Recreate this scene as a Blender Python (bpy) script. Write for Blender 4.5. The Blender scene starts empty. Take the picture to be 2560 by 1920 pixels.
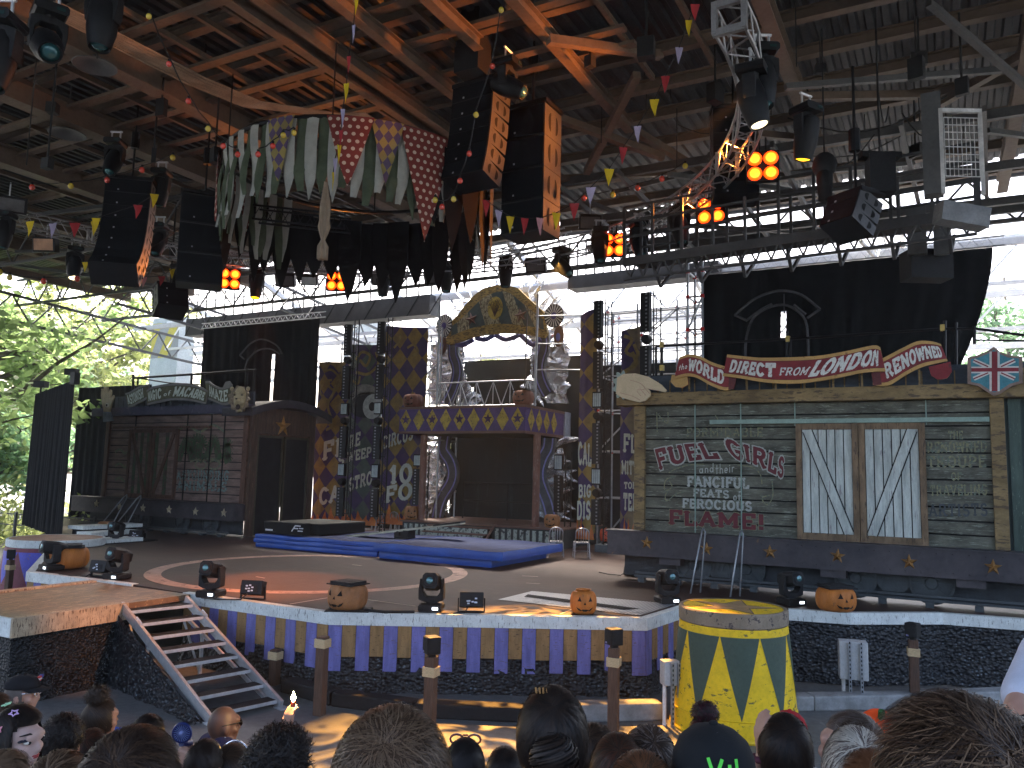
import bpy, bmesh, math, random
from mathutils import Vector, Matrix
random.seed(7)
R = math.radians
scene = bpy.context.scene
COL = scene.collection
# ------------------------------------------------------------------ camera
F_PX, YAW, HZ, ROLL = 2000.0, R(28.5), 1188.0, .024
CAM = Vector((0, 0, 3.7))
PITCH = math.atan((HZ - 960) / F_PX)
cF = Vector((-math.sin(YAW) * math.cos(PITCH), math.cos(YAW) * math.cos(PITCH), math.sin(PITCH)))
cR0 = Vector((math.cos(YAW), math.sin(YAW), 0)); cU0 = cR0.cross(cF)
cR = cR0 * math.cos(ROLL) + cU0 * math.sin(ROLL); cU = cU0 * math.cos(ROLL) - cR0 * math.sin(ROLL)
cam = bpy.data.cameras.new('camera'); camo = bpy.data.objects.new('camera', cam); COL.objects.link(camo)
cam.sensor_width = 36; cam.lens = 36 * F_PX / 2560; cam.clip_end = 3000; cam.clip_start = .05
m = Matrix((cR, cU, -cF)).transposed().to_4x4(); m.translation = CAM; camo.matrix_world = m
scene.camera = camo
# ------------------------------------------------------------------ light
SUN_EL, SUN_ROT = 55, 320
world = bpy.data.worlds.new('World'); scene.world = world; world.use_nodes = True
wn = world.node_tree; bg = wn.nodes['Background']
sky = wn.nodes.new('ShaderNodeTexSky'); sky.sky_type = 'NISHITA'; sky.sun_disc = False
sky.sun_elevation = R(SUN_EL); sky.sun_rotation = R(SUN_ROT); sky.dust_density = 7; sky.air_density = .8; sky.ozone_density = .6
wn.links.new(sky.outputs[0], bg.inputs[0]); bg.inputs[1].default_value = .15
sl = bpy.data.lights.new('sun', 'SUN'); sl.energy = 2.0; sl.angle = R(12); sl.color = (1, .93, .8)
so = bpy.data.objects.new('sun', sl); COL.objects.link(so)
_a = R(SUN_ROT); _e = R(SUN_EL)
sd = Vector((math.sin(_a) * math.cos(_e), math.cos(_a) * math.cos(_e), math.sin(_e)))
so.rotation_euler = sd.to_track_quat('Z', 'Y').to_euler(); so.location = sd * 100
vs = scene.view_settings; vs.view_transform = 'Standard'; vs.look = 'None'; vs.exposure = 2.85; vs.gamma = 1; vs.use_curve_mapping = False
scene.render.engine = 'CYCLES'
cy = scene.cycles; cy.use_denoising = True; cy.max_bounces = 6; cy.diffuse_bounces = 4; cy.glossy_bounces = 3
cy.transmission_bounces = 4; cy.transparent_max_bounces = 12; cy.volume_bounces = 0; cy.sample_clamp_indirect = 6; cy.caustics_reflective = False; cy.caustics_refractive = False

# ------------------------------------------------------------------ picture -> place
def ray(px, py): return cF + cR * ((px - 1280) / F_PX) + cU * ((960 - py) / F_PX)
def atY(px, py, Y): d = ray(px, py); return CAM + d * (Y / d.y)
def atX(px, py, X): d = ray(px, py); return CAM + d * (X / d.x)
def atZ(px, py, Z): d = ray(px, py); return CAM + d * ((Z - CAM.z) / d.z)
def atD(px, py, t): return CAM + ray(px, py) * t

# ------------------------------------------------------------------ objects
def V(*a): return Vector(a)
def tag(o, label=None, cat=None, group=None, kind=None):
    if label: o['label'] = label
    if cat: o['category'] = cat
    if group: o['group'] = group
    if kind: o['kind'] = kind
    return o
def thing(name, label, cat, loc=(0, 0, 0), rz=0, group=None):
    o = bpy.data.objects.new(name, None); COL.objects.link(o); o.empty_display_size = .2
    o.location = loc; o.rotation_euler = (0, 0, rz)
    return tag(o, label, cat, group)
def dup(o, parent=None):
    c = o.copy(); COL.objects.link(c)
    if parent: c.parent = parent
    for ch in KIDS.get(o.name, []): 
        d = dup(ch, c)
        KIDS.setdefault(c.name, []).append(d)
    return c
KIDS = {}
class MB:
    """collects shapes; build() links them as ONE mesh object. Coordinates are given in the thing's frame, or in the world when o is the thing's place."""
    def __init__(s, o=(0, 0, 0)): s.v = []; s.f = []; s.m = []; s.uv = []; s.o = Vector(o)
    def add(s, vs, fs, mi=0, uvs=None):
        b = len(s.v); s.v += [tuple(Vector(p) - s.o) for p in vs]
        for k, f in enumerate(fs):
            s.f.append([b + i for i in f]); s.m.append(mi)
            s.uv.append([uvs[i] for i in f] if uvs else None)
    def box(s, c, d, mi=0, rz=0, M=None):
        x, y, z = d[0] / 2, d[1] / 2, d[2] / 2
        p = [V(a, b, e) for e in (-z, z) for b in (-y, y) for a in (-x, x)]
        if M is None: M = Matrix.Rotation(rz, 3, 'Z')
        c = Vector(c)
        s.add([c + M @ q for q in p], [(0, 2, 3, 1), (4, 5, 7, 6), (0, 1, 5, 4), (2, 6, 7, 3), (0, 4, 6, 2), (1, 3, 7, 5)], mi)
    def bbox(s, a, b, mi=0):
        s.box([(a[i] + b[i]) / 2 for i in range(3)], [abs(b[i] - a[i]) for i in range(3)], mi)
    def bar(s, p, q, w, h=None, mi=0, up=(0, 0, 1)):
        p = Vector(p); q = Vector(q); d = q - p; L = d.length
        if L < 1e-6: return
        d /= L; up = Vector(up)
        if abs(d.dot(up)) > .98: up = V(0, 1, 0)
        x = d.cross(up).normalized(); z = x.cross(d)
        M = Matrix((x, d, z)).transposed()
        s.box((p + q) / 2, (w, L, h or w), mi, M=M)
    def tube(s, pts, r, n=8, mi=0, cap=True, closed=False):
        pts = [Vector(p) for p in pts]; N = len(pts)
        rs = r if isinstance(r, (list, tuple)) else [r] * N
        vs = []; fs = []; prev = None
        for i, p in enumerate(pts):
            if closed: d = pts[(i + 1) % N] - pts[i - 1]
            else: d = pts[min(i + 1, N - 1)] - pts[max(i - 1, 0)]
            d = d.normalized() if d.length > 1e-9 else V(0, 0, 1)
            if prev is None:
                a = V(0, 0, 1) if abs(d.z) < .9 else V(1, 0, 0)
                x = d.cross(a).normalized()
            else: x = (prev - d * prev.dot(d)).normalized()
            prev = x; y = d.cross(x)
            for k in range(n):
                t = 2 * math.pi * k / n
                vs.append(p + (x * math.cos(t) + y * math.sin(t)) * rs[i])
        for i in range(N if closed else N - 1):
            j = (i + 1) % N
            for k in range(n):
                l = (k + 1) % n
                fs.append((i * n + k, i * n + l, j * n + l, j * n + k))
        if cap and not closed: fs += [tuple(range(n - 1, -1, -1)), tuple((N - 1) * n + k for k in range(n))]
        s.add(vs, fs, mi)
    def lathe(s, prof, c=(0, 0, 0), n=24, mi=0, M=None, fn=None, cap=True, mis=None):
        c = Vector(c); vs = []; M = M or Matrix.Identity(3); P = len(prof)
        for r, z in prof:
            for k in range(n):
                t = 2 * math.pi * k / n; g = fn(t, r, z) if fn else 1
                vs.append(c + M @ V(r * g * math.cos(t), r * g * math.sin(t), z))
        for i in range(P - 1):
            fs = [(i * n + k, i * n + (k + 1) % n, (i + 1) * n + (k + 1) % n, (i + 1) * n + k) for k in range(n)]
            s_b = len(s.v)
            if i == 0: s.add(vs, fs, mis[i] if mis else mi); base = s_b
            else:
                for f in fs: s.f.append([base + q for q in f]); s.m.append(mis[i] if mis else mi); s.uv.append(None)
        if cap:
            s.f.append([base + k for k in range(n - 1, -1, -1)]); s.m.append(mis[0] if mis else mi); s.uv.append(None)
            s.f.append([base + (P - 1) * n + k for k in range(n)]); s.m.append(mis[-1] if mis else mi); s.uv.append(None)
    def ell(s, c, r, n=16, mi=0, M=None, fn=None):
        prof = [(max(1e-4, math.sin(math.pi * i / (n // 2 + 2))), -math.cos(math.pi * i / (n // 2 + 2))) for i in range(n // 2 + 3)]
        D = Matrix.Diagonal(Vector(r)); s.lathe(prof, c, n, mi, (M @ D) if M else D, fn)
    def prism(s, poly, fr, t0, t1, mi=0, mis=None):
        """poly: 2D points counter-clockwise seen from the front; fr(x, y, t) -> point, t towards the viewer"""
        n = len(poly); vs = [fr(x, y, t0) for x, y in poly] + [fr(x, y, t1) for x, y in poly]
        fs = [tuple(range(n - 1, -1, -1)), tuple(range(n, 2 * n))]
        s.add(vs, fs, mi); b = len(s.v) - 2 * n
        for k in range(n):
            l = (k + 1) % n; s.f.append([b + k, b + l, b + n + l, b + n + k]); s.m.append(mis if mis is not None else mi); s.uv.append(None)
    def build(s, name, mats, parent=None, smooth=False, bevel=0, **kw):
        me = bpy.data.meshes.new(name); me.from_pydata(s.v, [], s.f)
        mats = mats if isinstance(mats, (list, tuple)) else [mats]
        for q in mats: me.materials.append(q)
        me.polygons.foreach_set('material_index', s.m)
        if any(u is not None for u in s.uv):
            ul = me.uv_layers.new(name='UVMap'); arr = []
            for f, u in zip(s.f, s.uv):
                for i in range(len(f)): arr += list(u[i]) if u else [0, 0]
            ul.data.foreach_set('uv', arr)
        if smooth: me.polygons.foreach_set('use_smooth', [True] * len(me.polygons))
        me.update()
        o = bpy.data.objects.new(name, me); COL.objects.link(o)
        if smooth == 'auto':
            try: me.set_sharp_from_angle(angle=R(40))
            except Exception: pass
        if parent: o.parent = parent; KIDS.setdefault(parent.name, []).append(o)
        else: o.location = s.o
        if bevel:
            b = o.modifiers.new('bevel', 'BEVEL'); b.width = bevel; b.segments = 2; b.limit_method = 'ANGLE'
        if kw: tag(o, **kw)
        return o

# ------------------------------------------------------------------ materials
class NT:
    def __init__(s, name):
        s.m = bpy.data.materials.new(name); s.m.use_nodes = True; s.t = s.m.node_tree
        s.b = s.t.nodes['Principled BSDF']; s.out = s.t.nodes['Material Output']
    def n(s, typ, **kw):
        q = s.t.nodes.new('ShaderNode' + typ)
        for k, v in kw.items(): setattr(q, k, v)
        return q
    def l(s, a, b): s.t.links.new(a, b)
    def put(s, sock, v):
        if isinstance(v, (int, float)): sock.default_value = v
        elif isinstance(v, (tuple, list)): sock.default_value = tuple(v) + ((1,) if len(v) == 3 and sock.type == 'RGBA' else ())
        else: s.l(v, sock)
    def math(s, op, a, b=0, c=None):
        q = s.n('Math', operation=op); s.put(q.inputs[0], a); s.put(q.inputs[1], b)
        if c is not None: s.put(q.inputs[2], c)
        return q.outputs[0]
    def mix(s, f, a, b, mode='MIX'):
        q = s.n('Mix', data_type='RGBA', blend_type=mode); s.put(q.inputs[0], f); s.put(q.inputs[6], a); s.put(q.inputs[7], b); return q.outputs[2]
    def coord(s, scale=(1, 1, 1), kind='Object'):
        t = s.n('TexCoord'); mp = s.n('Mapping'); mp.inputs['Scale'].default_value = scale; s.l(t.outputs[kind], mp.inputs[0]); return mp.outputs[0]
    def noise(s, vec, scale, detail=5, rough=.6):
        q = s.n('TexNoise'); s.l(vec, q.inputs[0]); q.inputs['Scale'].default_value = scale; q.inputs['Detail'].default_value = detail; q.inputs['Roughness'].default_value = rough; return q.outputs[0]
    def ramp(s, v, lo, hi):
        q = s.n('MapRange'); q.clamp = True; s.put(q.inputs[0], v); q.inputs[1].default_value = lo; q.inputs[2].default_value = hi; return q.outputs[0]
    def bump(s, h, strength, dist=.01):
        q = s.n('Bump'); q.inputs['Strength'].default_value = strength; q.inputs['Distance'].default_value = dist; s.l(h, q.inputs['Height']); s.l(q.outputs[0], s.b.inputs['Normal'])
    def fin(s, col, rough=.6, metal=0, spec=.4):
        s.put(s.b.inputs['Base Color'], col); s.put(s.b.inputs['Roughness'], rough); s.put(s.b.inputs['Metallic'], metal)
        s.b.inputs['Specular IOR Level'].default_value = spec
        return s.m
def mul(c, k): return tuple(max(0, min(1, x * k)) for x in c)
def paint(name, col, col2=None, scale=3, st=(1, 1, 1), var=.35, wear=None, wamt=.35, wscale=14, wst=(1, 1, 1), rough=.65, bump=.15, metal=0, spec=.3):
    N = NT(name); c = N.coord(st)
    a = N.ramp(N.noise(c, scale, 8), .3, .7)
    base = N.mix(a, mul(col, 1 - var), col2 or mul(col, 1 + var))
    h = N.noise(c, scale * 9, 6)
    base = N.mix(N.math('MULTIPLY', N.ramp(h, .45, .75), .35), base, mul(col, .45))
    if wear:
        w = N.noise(N.coord(wst), wscale, 7, .7)
        k = N.ramp(w, .72 - wamt * .5, .76 - wamt * .5)
        base = N.mix(k, base, wear)
    if bump: N.bump(h, bump, .02)
    r = N.math('ADD', N.math('MULTIPLY', h, .3), rough - .15)
    return N.fin(base, r, metal, spec)
def emit(name, col, s, base=(.02, .02, .02)):
    N = NT(name); N.b.inputs['Emission Color'].default_value = (*col, 1); N.b.inputs['Emission Strength'].default_value = s
    return N.fin(base, .3)
def cloth(name, col, var=.2, rough=.9, scale=4, sheen=.0, bump=.3):
    N = NT(name); c = N.coord(); a = N.ramp(N.noise(c, scale, 5), .3, .7)
    w = N.noise(N.coord((1, 1, 1)), 180, 2)
    b = N.mix(a, mul(col, 1 - var), mul(col, 1 + var)); b = N.mix(N.math('MULTIPLY', w, .25), b, mul(col, .5))
    N.bump(w, bump, .004); return N.fin(b, rough, 0, .2)
MAT = {}
def mt():
    M = MAT
    M['black'] = paint('black_metal', (.009, .009, .010), var=.3, rough=.5, bump=.05, scale=6, spec=.22)
    M['black_rough'] = paint('black_coating', (.011, .011, .012), var=.4, rough=.75, bump=.3, scale=20)
    M['steel'] = paint('galvanised_steel', (.34, .36, .38), var=.2, rough=.42, metal=.75, bump=.05, scale=8)
    M['alu'] = paint('aluminium', (.60, .62, .64), var=.15, rough=.38, metal=.7, bump=.03, scale=10)
    M['beam'] = paint('painted_roof_steel', (.135, .10, .072), var=.25, rough=.6, bump=.06, scale=1.2, wear=(.12, .08, .05), wamt=.1, wscale=5)
    M['greysteel'] = paint('grey_painted_steel', (.085, .087, .087), var=.2, rough=.55, bump=.05, scale=2)
    M['deck'] = paint('roof_sheet', (.045, .045, .047), var=.2, rough=.5, metal=.2, bump=.03, scale=1.5)
    M['white'] = paint('white_steel', (.72, .73, .73), var=.1, rough=.5, bump=.03)
    M['rope'] = paint('rope', (.62, .47, .27), var=.3, rough=.9, bump=.6, scale=30, st=(1, 1, 8))
    M['postwood'] = paint('brown_post', (.09, .05, .032), var=.4, rough=.7, bump=.3, scale=9, st=(6, 6, .5))
    M['cable'] = paint('cable', (.015, .015, .015), rough=.6, bump=0)
    M['dark'] = paint('dark_void', (.006, .006, .007), rough=.9, bump=0)
    M['glass'] = NT('lens_glass').fin((.02, .05, .05), .05, 0, 1.0)
    M['red'] = paint('red_plastic', (.5, .02, .02), rough=.4, bump=0)
    M['grey'] = paint('light_grey_enclosure', (.45, .46, .46), var=.12, rough=.5, bump=.05)
    return M
mt()
S = 1.3   # stage level
# ------------------------------------------------------------------ ground
def ground_mat():
    N = NT('concrete_ground'); c = N.coord()
    a = N.ramp(N.noise(c, .35, 8), .3, .7); b = N.noise(c, 9, 6); d = N.noise(c, 60, 3)
    col = N.mix(a, (.085, .092, .095), (.15, .155, .155)); col = N.mix(N.math('MULTIPLY', N.ramp(b, .45, .7), .5), col, (.10, .10, .10))
    N.bump(d, .25, .01); return N.fin(col, N.math('ADD', N.math('MULTIPLY', b, .4), .35), 0, .4)
g = MB()
g.add([V(-300, -60, 0), V(300, -60, 0), V(300, 500, 0), V(-300, 500, 0)], [(0, 1, 2, 3)])
g.build('ground', ground_mat(), kind='structure')
# audience terraces, stepping up towards the camera
cFh = V(-math.sin(YAW), math.cos(YAW), 0); cRh = V(math.cos(YAW), math.sin(YAW), 0)
def tz(d):  # terrace height at distance d in front of the camera
    return max(0, math.ceil((7.4 - d) / .8)) * .19
tb = MB()
for k in range(1, 11):
    c = cFh * (7.4 - (k - .5) * .8); z = k * .19
    M = Matrix((cRh, cFh, V(0, 0, 1))).transposed()
    tb.box((c.x, c.y, z / 2 - .05), (40, .798, z + .1), M=M)
tb.build('ground_terraces', paint('terrace_concrete', (.2, .2, .2), rough=.8, scale=2), kind='structure')

# ------------------------------------------------------------------ stage
def P2(px, py): p = atZ(px, py, S); return (p.x, p.y)
A9, A0, A1, B0, B1, B2, C0, C1, C2, C3 = [P2(*q) for q in ((116, 1380), (71, 1430), (332, 1461), (463, 1482), (823, 1531), (1614, 1546), (1974, 1523), (2124, 1533), (2354, 1533), (2560, 1548))]
B3 = (B2[0] + .25, B2[1] + 2.3)
front = [A9, A0, A1, B0, B1, B2, B3, C0, C1, C2, C3, (5.5, 18.6)]
back = [(5.5, 34), (-36, 34), (-36, 21.5), (-31, 20.0), (-25.5, 15.2)]
outline = front + back
wornwhite = paint('worn_white_trim', (.62, .66, .64), var=.15, scale=5, wear=(.14, .15, .14), wamt=.27, wscale=6, wst=(7, 7, 1.3), rough=.6, bump=.25)
def stagefloor_mat():
    N = NT('stage_floor_paint'); c = N.coord()
    a = N.ramp(N.noise(c, .5, 9), .3, .7); st = N.noise(N.coord((1, 14, 1)), 2.5, 8)
    col = N.mix(a, (.020, .0115, .0105), (.052, .027, .022)); col = N.mix(N.math('MULTIPLY', N.ramp(st, .5, .75), .55), col, (.10, .068, .058))
    sc = N.noise(N.coord((9, 1, 1)), 3, 9, .75); col = N.mix(N.math('MULTIPLY', N.ramp(sc, .66, .72), .5), col, (.25, .21, .19))
    bk = N.n('TexBrick'); N.l(N.coord(), bk.inputs[0]); bk.inputs['Scale'].default_value = 1; bk.inputs['Mortar Size'].default_value = .006; bk.inputs['Brick Width'].default_value = 2.44; bk.inputs['Row Height'].default_value = 1.22; bk.inputs['Mortar Smooth'].default_value = 0
    col = N.mix(N.math('MULTIPLY', bk.outputs['Fac'], .7), col, (.008, .006, .006))
    N.bump(st, .15, .01); return N.fin(col, N.math('ADD', N.math('MULTIPLY', st, .3), .42), 0, .14)
stage = thing('stage', 'raised dark wooden show stage with a worn white edge and striped valance boards', 'stage', (-12, 16, 0))
SO = stage.location
d = MB(SO); n = len(outline)
d.prism([(x, y) for x, y in outline], lambda x, y, t: V(x, y, t), S - .12, S)
d.build('deck', stagefloor_mat(), stage)
# worn white edge board along the front
def rim(pts, z0, z1, off, th):
    b = MB(SO)
    for i in range(len(pts) - 1):
        p = V(*pts[i], 0); q = V(*pts[i + 1], 0); dd = (q - p).normalized(); nn = V(dd.y, -dd.x, 0)
        p2 = p - dd * .02; q2 = q + dd * .02
        vs = [p2 + nn * off, q2 + nn * off, q2 + nn * (off - th), p2 + nn * (off - th)]
        b.add([v + V(0, 0, z0) for v in vs] + [v + V(0, 0, z1 + .003 * (i % 2)) for v in vs], [(3, 2, 1, 0), (4, 5, 6, 7), (0, 1, 5, 4), (1, 2, 6, 5), (2, 3, 7, 6), (3, 0, 4, 7)])
    return b
rim([A9, A0, A1], S - .2, S + .006, .04, .16).build('edge_board', wornwhite, stage)
rim([B0, B1, B2, B3], S - .2, S + .006, .04, .16).build('edge_board', wornwhite, stage)
rim([C0, C1, C2, C3, (5.5, 18.6)], S - .2, S + .006, .04, .16).build('edge_board', wornwhite, stage)
# hanging valance boards, ochre short and purple long
ochre = paint('ochre_board', (.27, .16, .065), var=.3, scale=3, st=(3, 3, .6), wear=(.07, .04, .02), wamt=.25, wscale=9, wst=(1, 1, 5), bump=.25)
purple = paint('purple_board', (.15, .145, .37), var=.3, scale=3, st=(3, 3, .6), wear=(.13, .10, .15), wamt=.28, wscale=8, wst=(1, 1, 5), bump=.25)
def valance(pts, w=.236, start=0):
    b = MB(SO); k = start; rnd = random.Random(4)
    for i in range(len(pts) - 1):
        p = V(*pts[i], 0); q = V(*pts[i + 1], 0); L = (q - p).length; dd = (q - p) / L; nn = V(dd.y, -dd.x, 0)
        cnt = max(1, round(L / w)); ww = L / cnt
        for j in range(cnt):
            c = p + dd * (j + .5) * ww + nn * (.004 + rnd.random() * .008); lo = S - (.72 if k % 2 else .95) + rnd.uniform(-.012, .012)
            M = Matrix((dd, nn, V(0, 0, 1))).transposed()
            b.box((c.x, c.y, (S - .2 + lo) / 2), (ww - .008, .018, S - .2 - lo), 0 if k % 2 else 1, M=M); k += 1
    return b
for pts, s0 in (([A9, A0, A1], 1), ([B0, B1], 1), ([B1, B2], 0), ([B2, B3], 0)):
    valance(pts, start=s0).build('valance_boards', [ochre, purple], stage)
def net_mat(name='camouflage_net', k=1.0, dens=15):
    N = NT(name); c = N.coord((1, 1, 1.25)); v = N.n('TexVoronoi'); N.l(c, v.inputs[0]); v.inputs['Scale'].default_value = dens
    a = N.ramp(v.outputs['Distance'], .0, .55); n2 = N.noise(c, 2.2, 5)
    vc = N.n('SeparateColor'); N.l(v.outputs['Color'], vc.inputs[0]); br = N.ramp(vc.outputs[0], .35, 1)
    e = N.math('MULTIPLY', N.math('MULTIPLY', br, N.ramp(a, .75, .2)), N.ramp(n2, .3, .65))
    col = N.mix(e, (.005 * k, .006 * k, .008 * k), (.26 * k, .31 * k, .35 * k)); N.bump(v.outputs['Distance'], 1, .05)  # pale cells in the colour stand in for highlights on the black net
    return N.fin(col, .45, 0, .5)
net = net_mat(); netd = net_mat('camouflage_net_warm', .5, 22)
def skirt(pts, zt, zb, mat, inset, par, o, name='net_skirt', wob=.03):
    b = MB(o); rnd = random.Random(len(pts))
    cols = []
    for i in range(len(pts) - 1):
        p = V(*pts[i], 0); q = V(*pts[i + 1], 0); dd = (q - p).normalized(); nn = V(dd.y, -dd.x, 0); L = (q - p).length
        k = max(2, int(L / .12))
        for j in range(k + (1 if i == len(pts) - 2 else 0)):
            c = p + dd * (L * j / k); cols.append((c, nn))
    R_ = 9; vs = []
    for c, nn in cols:
        for r in range(R_):
            t = r / (R_ - 1); vs.append(c - nn * (inset - wob * rnd.uniform(-1, 1) * (.3 + t) - .12 * t * t) + V(0, 0, zt + (zb - zt) * t))
    fs = [(i * R_ + r, i * R_ + r + 1, (i + 1) * R_ + r + 1, (i + 1) * R_ + r) for i in range(len(cols) - 1) for r in range(R_ - 1)]
    b.add(vs, fs); return b.build(name, mat, par, smooth=True)
skirt([A9, A0, A1], S - .2, 0, net, .05, stage, SO); skirt([B0, B1, B2, B3], S - .2, 0, net, .05, stage, SO)
skirt([(C0[0] - .9, C0[1] - .2), C1, C2, C3, (5.5, 18.6)], S - .2, .02, net, .0, stage, SO)
skirt([B3, (B3[0] + .9, B3[1] + .9), C0], S - .2, .02, net, .05, stage, SO)
# painted ring on the deck
rc = V(-13.5, 15.05, 0); ring = MB(SO); NR = 96
vs = []; fs = []
for i in range(NR):
    t = 2 * math.pi * i / NR
    for r in (3.72, 3.36): vs.append(rc + V(r * math.cos(t), r * math.sin(t), S + .004))
for i in range(NR): fs.append((2 * i, 2 * ((i + 1) % NR), 2 * ((i + 1) % NR) + 1, 2 * i + 1))
ring.add(vs, fs); ring.build('painted_ring', paint('ring_paint', (.36, .22, .17), var=.3, scale=4, wear=(.12, .07, .055), wamt=.3, wscale=5, bump=0), stage)
tp = MB(SO)
def tape(a, b, w=.02, z=S + .006):
    p = atZ(*a, S); q = atZ(*b, S); d_ = (q - p).normalized(); n_ = V(-d_.y, d_.x, 0) * w
    tp.add([V(v.x, v.y, z) for v in (p - n_, q - n_, q + n_, p + n_)], [(0, 1, 2, 3)])
for a, b in (((724, 1511), (820, 1495)), ((920, 1500), (1040, 1516)), ((1400, 1536), (1435, 1522)), ((1305, 1440), (1345, 1442)), ((1315, 1458), (1350, 1460)), ((640, 1442), (662, 1446)), ((880, 1412), (905, 1415)), ((1560, 1452), (1600, 1456))): tape(a, b)
tp.build('tape_marks', paint('floor_tape', (.42, .33, .28), rough=.6, bump=0), stage)
# perforated metal plates at the front right corner
pl = MB(SO)
def quadz(pts, z, mi=0, b=pl): b.add([V(atZ(x, y, S).x, atZ(x, y, S).y, z) for x, y in pts], [tuple(range(len(pts)))], mi)
def grate_mat():
    N = NT('perforated_plate'); v = N.n('TexVoronoi'); N.l(N.coord(), v.inputs[0]); v.inputs['Scale'].default_value = 16; v.inputs['Randomness'].default_value = 0
    k = N.ramp(v.outputs['Distance'], .25, .35); return N.fin(N.mix(k, (.02, .02, .02), (.42, .43, .45)), .45, .5)
quadz([(1245, 1500), (1600, 1540), (1690, 1512), (1330, 1479)], S + .012); pl.build('perforated_plate', grate_mat(), stage)
pl2 = MB(SO); quadz([(1310, 1494), (1560, 1527), (1600, 1524), (1320, 1488)], S + .02, 0, pl2); pl2.build('slot', MAT['dark'], stage)

# ------------------------------------------------------------------ walkway towards the audience and its stairs
walk = thing('walkway', 'low wooden walkway running from the stage towards the audience, brown top and pale edges', 'walkway', (-13.7, 9, 0)); WO = walk.location
wx0, wx1, wy0, wy1 = -15.6, -12.75, 7.55, 10.86
wk = MB(WO); wk.bbox((wx0, wy0, S - .1), (wx1, wy1 - .02, S + .002))
wk.build('deck', paint('walkway_boards', (.16, .10, .055), var=.45, scale=1.2, st=(6, 1, 1), wear=(.34, .22, .11), wamt=.35, wscale=4, wst=(5, 1, 1), rough=.45), walk)
tan = paint('worn_tan_edge', (.42, .33, .22), var=.3, scale=5, wear=(.13, .09, .06), wamt=.36, wscale=6, wst=(6, 6, 1.2), bump=.3)
e = MB(WO); e.bbox((wx1, wy0 - .05, S - .27), (wx1 + .05, 9.5, S + .02)); e.bbox((wx1 - .16, wy0, S + .002), (wx1 - .001, 9.45, S + .017)); e.build('edge_board', tan, walk)
e = MB(WO); e.bbox((wx0, wy0 - .05, S - .27), (wx1 - .002, wy0, S + .02)); e.build('edge_board', wornwhite, walk)
e = MB(WO); e.bbox((wx0 - .05, wy0, S - .27), (wx0, 10.8, S + .04)); e.bbox((wx0 + .002, wy0, S + .002), (wx0 + .1, 10.8, S + .035)); e.build('edge_board', tan, walk)
skirt([(wx0, wy0), (wx1, wy0), (wx1, 9.45), (wx1 + .02, 9.6)], S - .27, 0, netd, .03, walk, WO)
# stairs
st = thing('metal_stairs', 'portable grey metal stairs with open dark treads leading up to the stage', 'stairs', (-12.68, 10.0, 0)); TO = st.location
sy0, sy1 = 9.42, 10.58; sx0, sx1 = -12.66, -9.3; st.rotation_euler = (0, 0, R(-13.8))
nt_ = 8
sl_ = V(sx1 - sx0, 0, -S).normalized()
for yy in (sy0, sy1):
    b = MB(TO); b.bar((sx0, yy, S - .04), (sx1, yy, .04), .05, .16); b.bbox((sx1 - .1, yy - .08, 0), (sx1 + .12, yy + .08, .02))
    b.bar((sx0 + .05, yy, S - .35), (sx1 - .35, yy, .02), .04, .06)
    f = b.build('stringer', MAT['alu'], st)
    for k in (.22, .88):
        h = MB(TO); p = V(sx0 + (sx1 - sx0) * k, yy, S * (1 - k) + .04)
        h.tube([p + sl_ * -.1, p + sl_ * -.1 + V(0, 0, .07), p + sl_ * .1 + V(0, 0, .07), p + sl_ * .1], .011, 6); h.build('handle', MAT['alu'], f)
for k in range(nt_):
    t = (k + .25) / nt_; x = sx0 + (sx1 - sx0) * t + .1; z = S * (1 - (k + .55) / (nt_ + .25))
    b = MB(TO); b.bbox((x - .14, sy0 + .03, z - .03), (x + .13, sy1 - .03, z), 0); b.bbox((x + .13, sy0 + .03, z - .045), (x + .145, sy1 - .03, z + .004), 1)
    b.build('tread', [MAT['black_rough'], MAT['alu']], st)
for yy in (sy0 + .1, sy1 - .1):
    b = MB(TO); b.bar((sx0 + .9, yy, 0), (sx0 + .9, yy, .82), .05); b.bar((sx0 + .9, yy, .1), (sx0 + .15, yy, .95), .03); b.build('leg', MAT['alu'], st)
skirt([(wx1 + .08, sy0 - .1), (sx1 - .1, sy0 - .1)], 1.2, 0, net, 0, st, TO)
_sk = KIDS[st.name][-1]
for v in _sk.data.vertices:
    x = v.co.x + TO.x; lim = max(.01, (S - .12) * (1 - (x - sx0) / (sx1 - sx0))); v.co.z *= lim / 1.2
# rope posts in front of the stage
def post(px, py, h, label, sp=None, base=None):
    p = base or atZ(px, py, 0); o = thing('rope_post', label, 'post', p, R(8), 'wooden posts along the front of the stage')
    b = MB(); b.box((0, 0, h / 2), (.15, .15, h)); b.build('post', MAT['postwood'], o, bevel=.012)
    b = MB()
    for i in range(6):
        z = h - .16 + i * .022 - (.1 if sp else 0); q = .087
        b.tube([(q, q, z), (-q, q, z + .004), (-q, -q, z + .008), (q, -q, z + .003)], .012, 6, closed=True)
    b.build('rope_wrap', MAT['rope'], o)
    if sp:
        c = p + V(0, 0, h); s_ = thing('monitor_speaker', sp, 'speaker', c, R(-35 if px < 1800 else -20), 'small black speakers standing on the posts')
        b = MB(); b.box((0, 0, .16), (.2, .2, .24)); b.build('cabinet', MAT['black'], s_, bevel=.015)
        b = MB(); b.box((0, -.103, .17), (.17, .006, .2)); b.build('grille', MAT['black_rough'], s_)
        b = MB(); b.bbox((-.03, -.05, 0), (.03, .05, .045)); b.build('bracket', MAT['black'], s_)
        b = MB(); b.box((-.05, -.104, .075), (.04, .008, .025)); b.build('badge', paint('badge', (.2, .2, .4), bump=0), s_)
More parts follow.
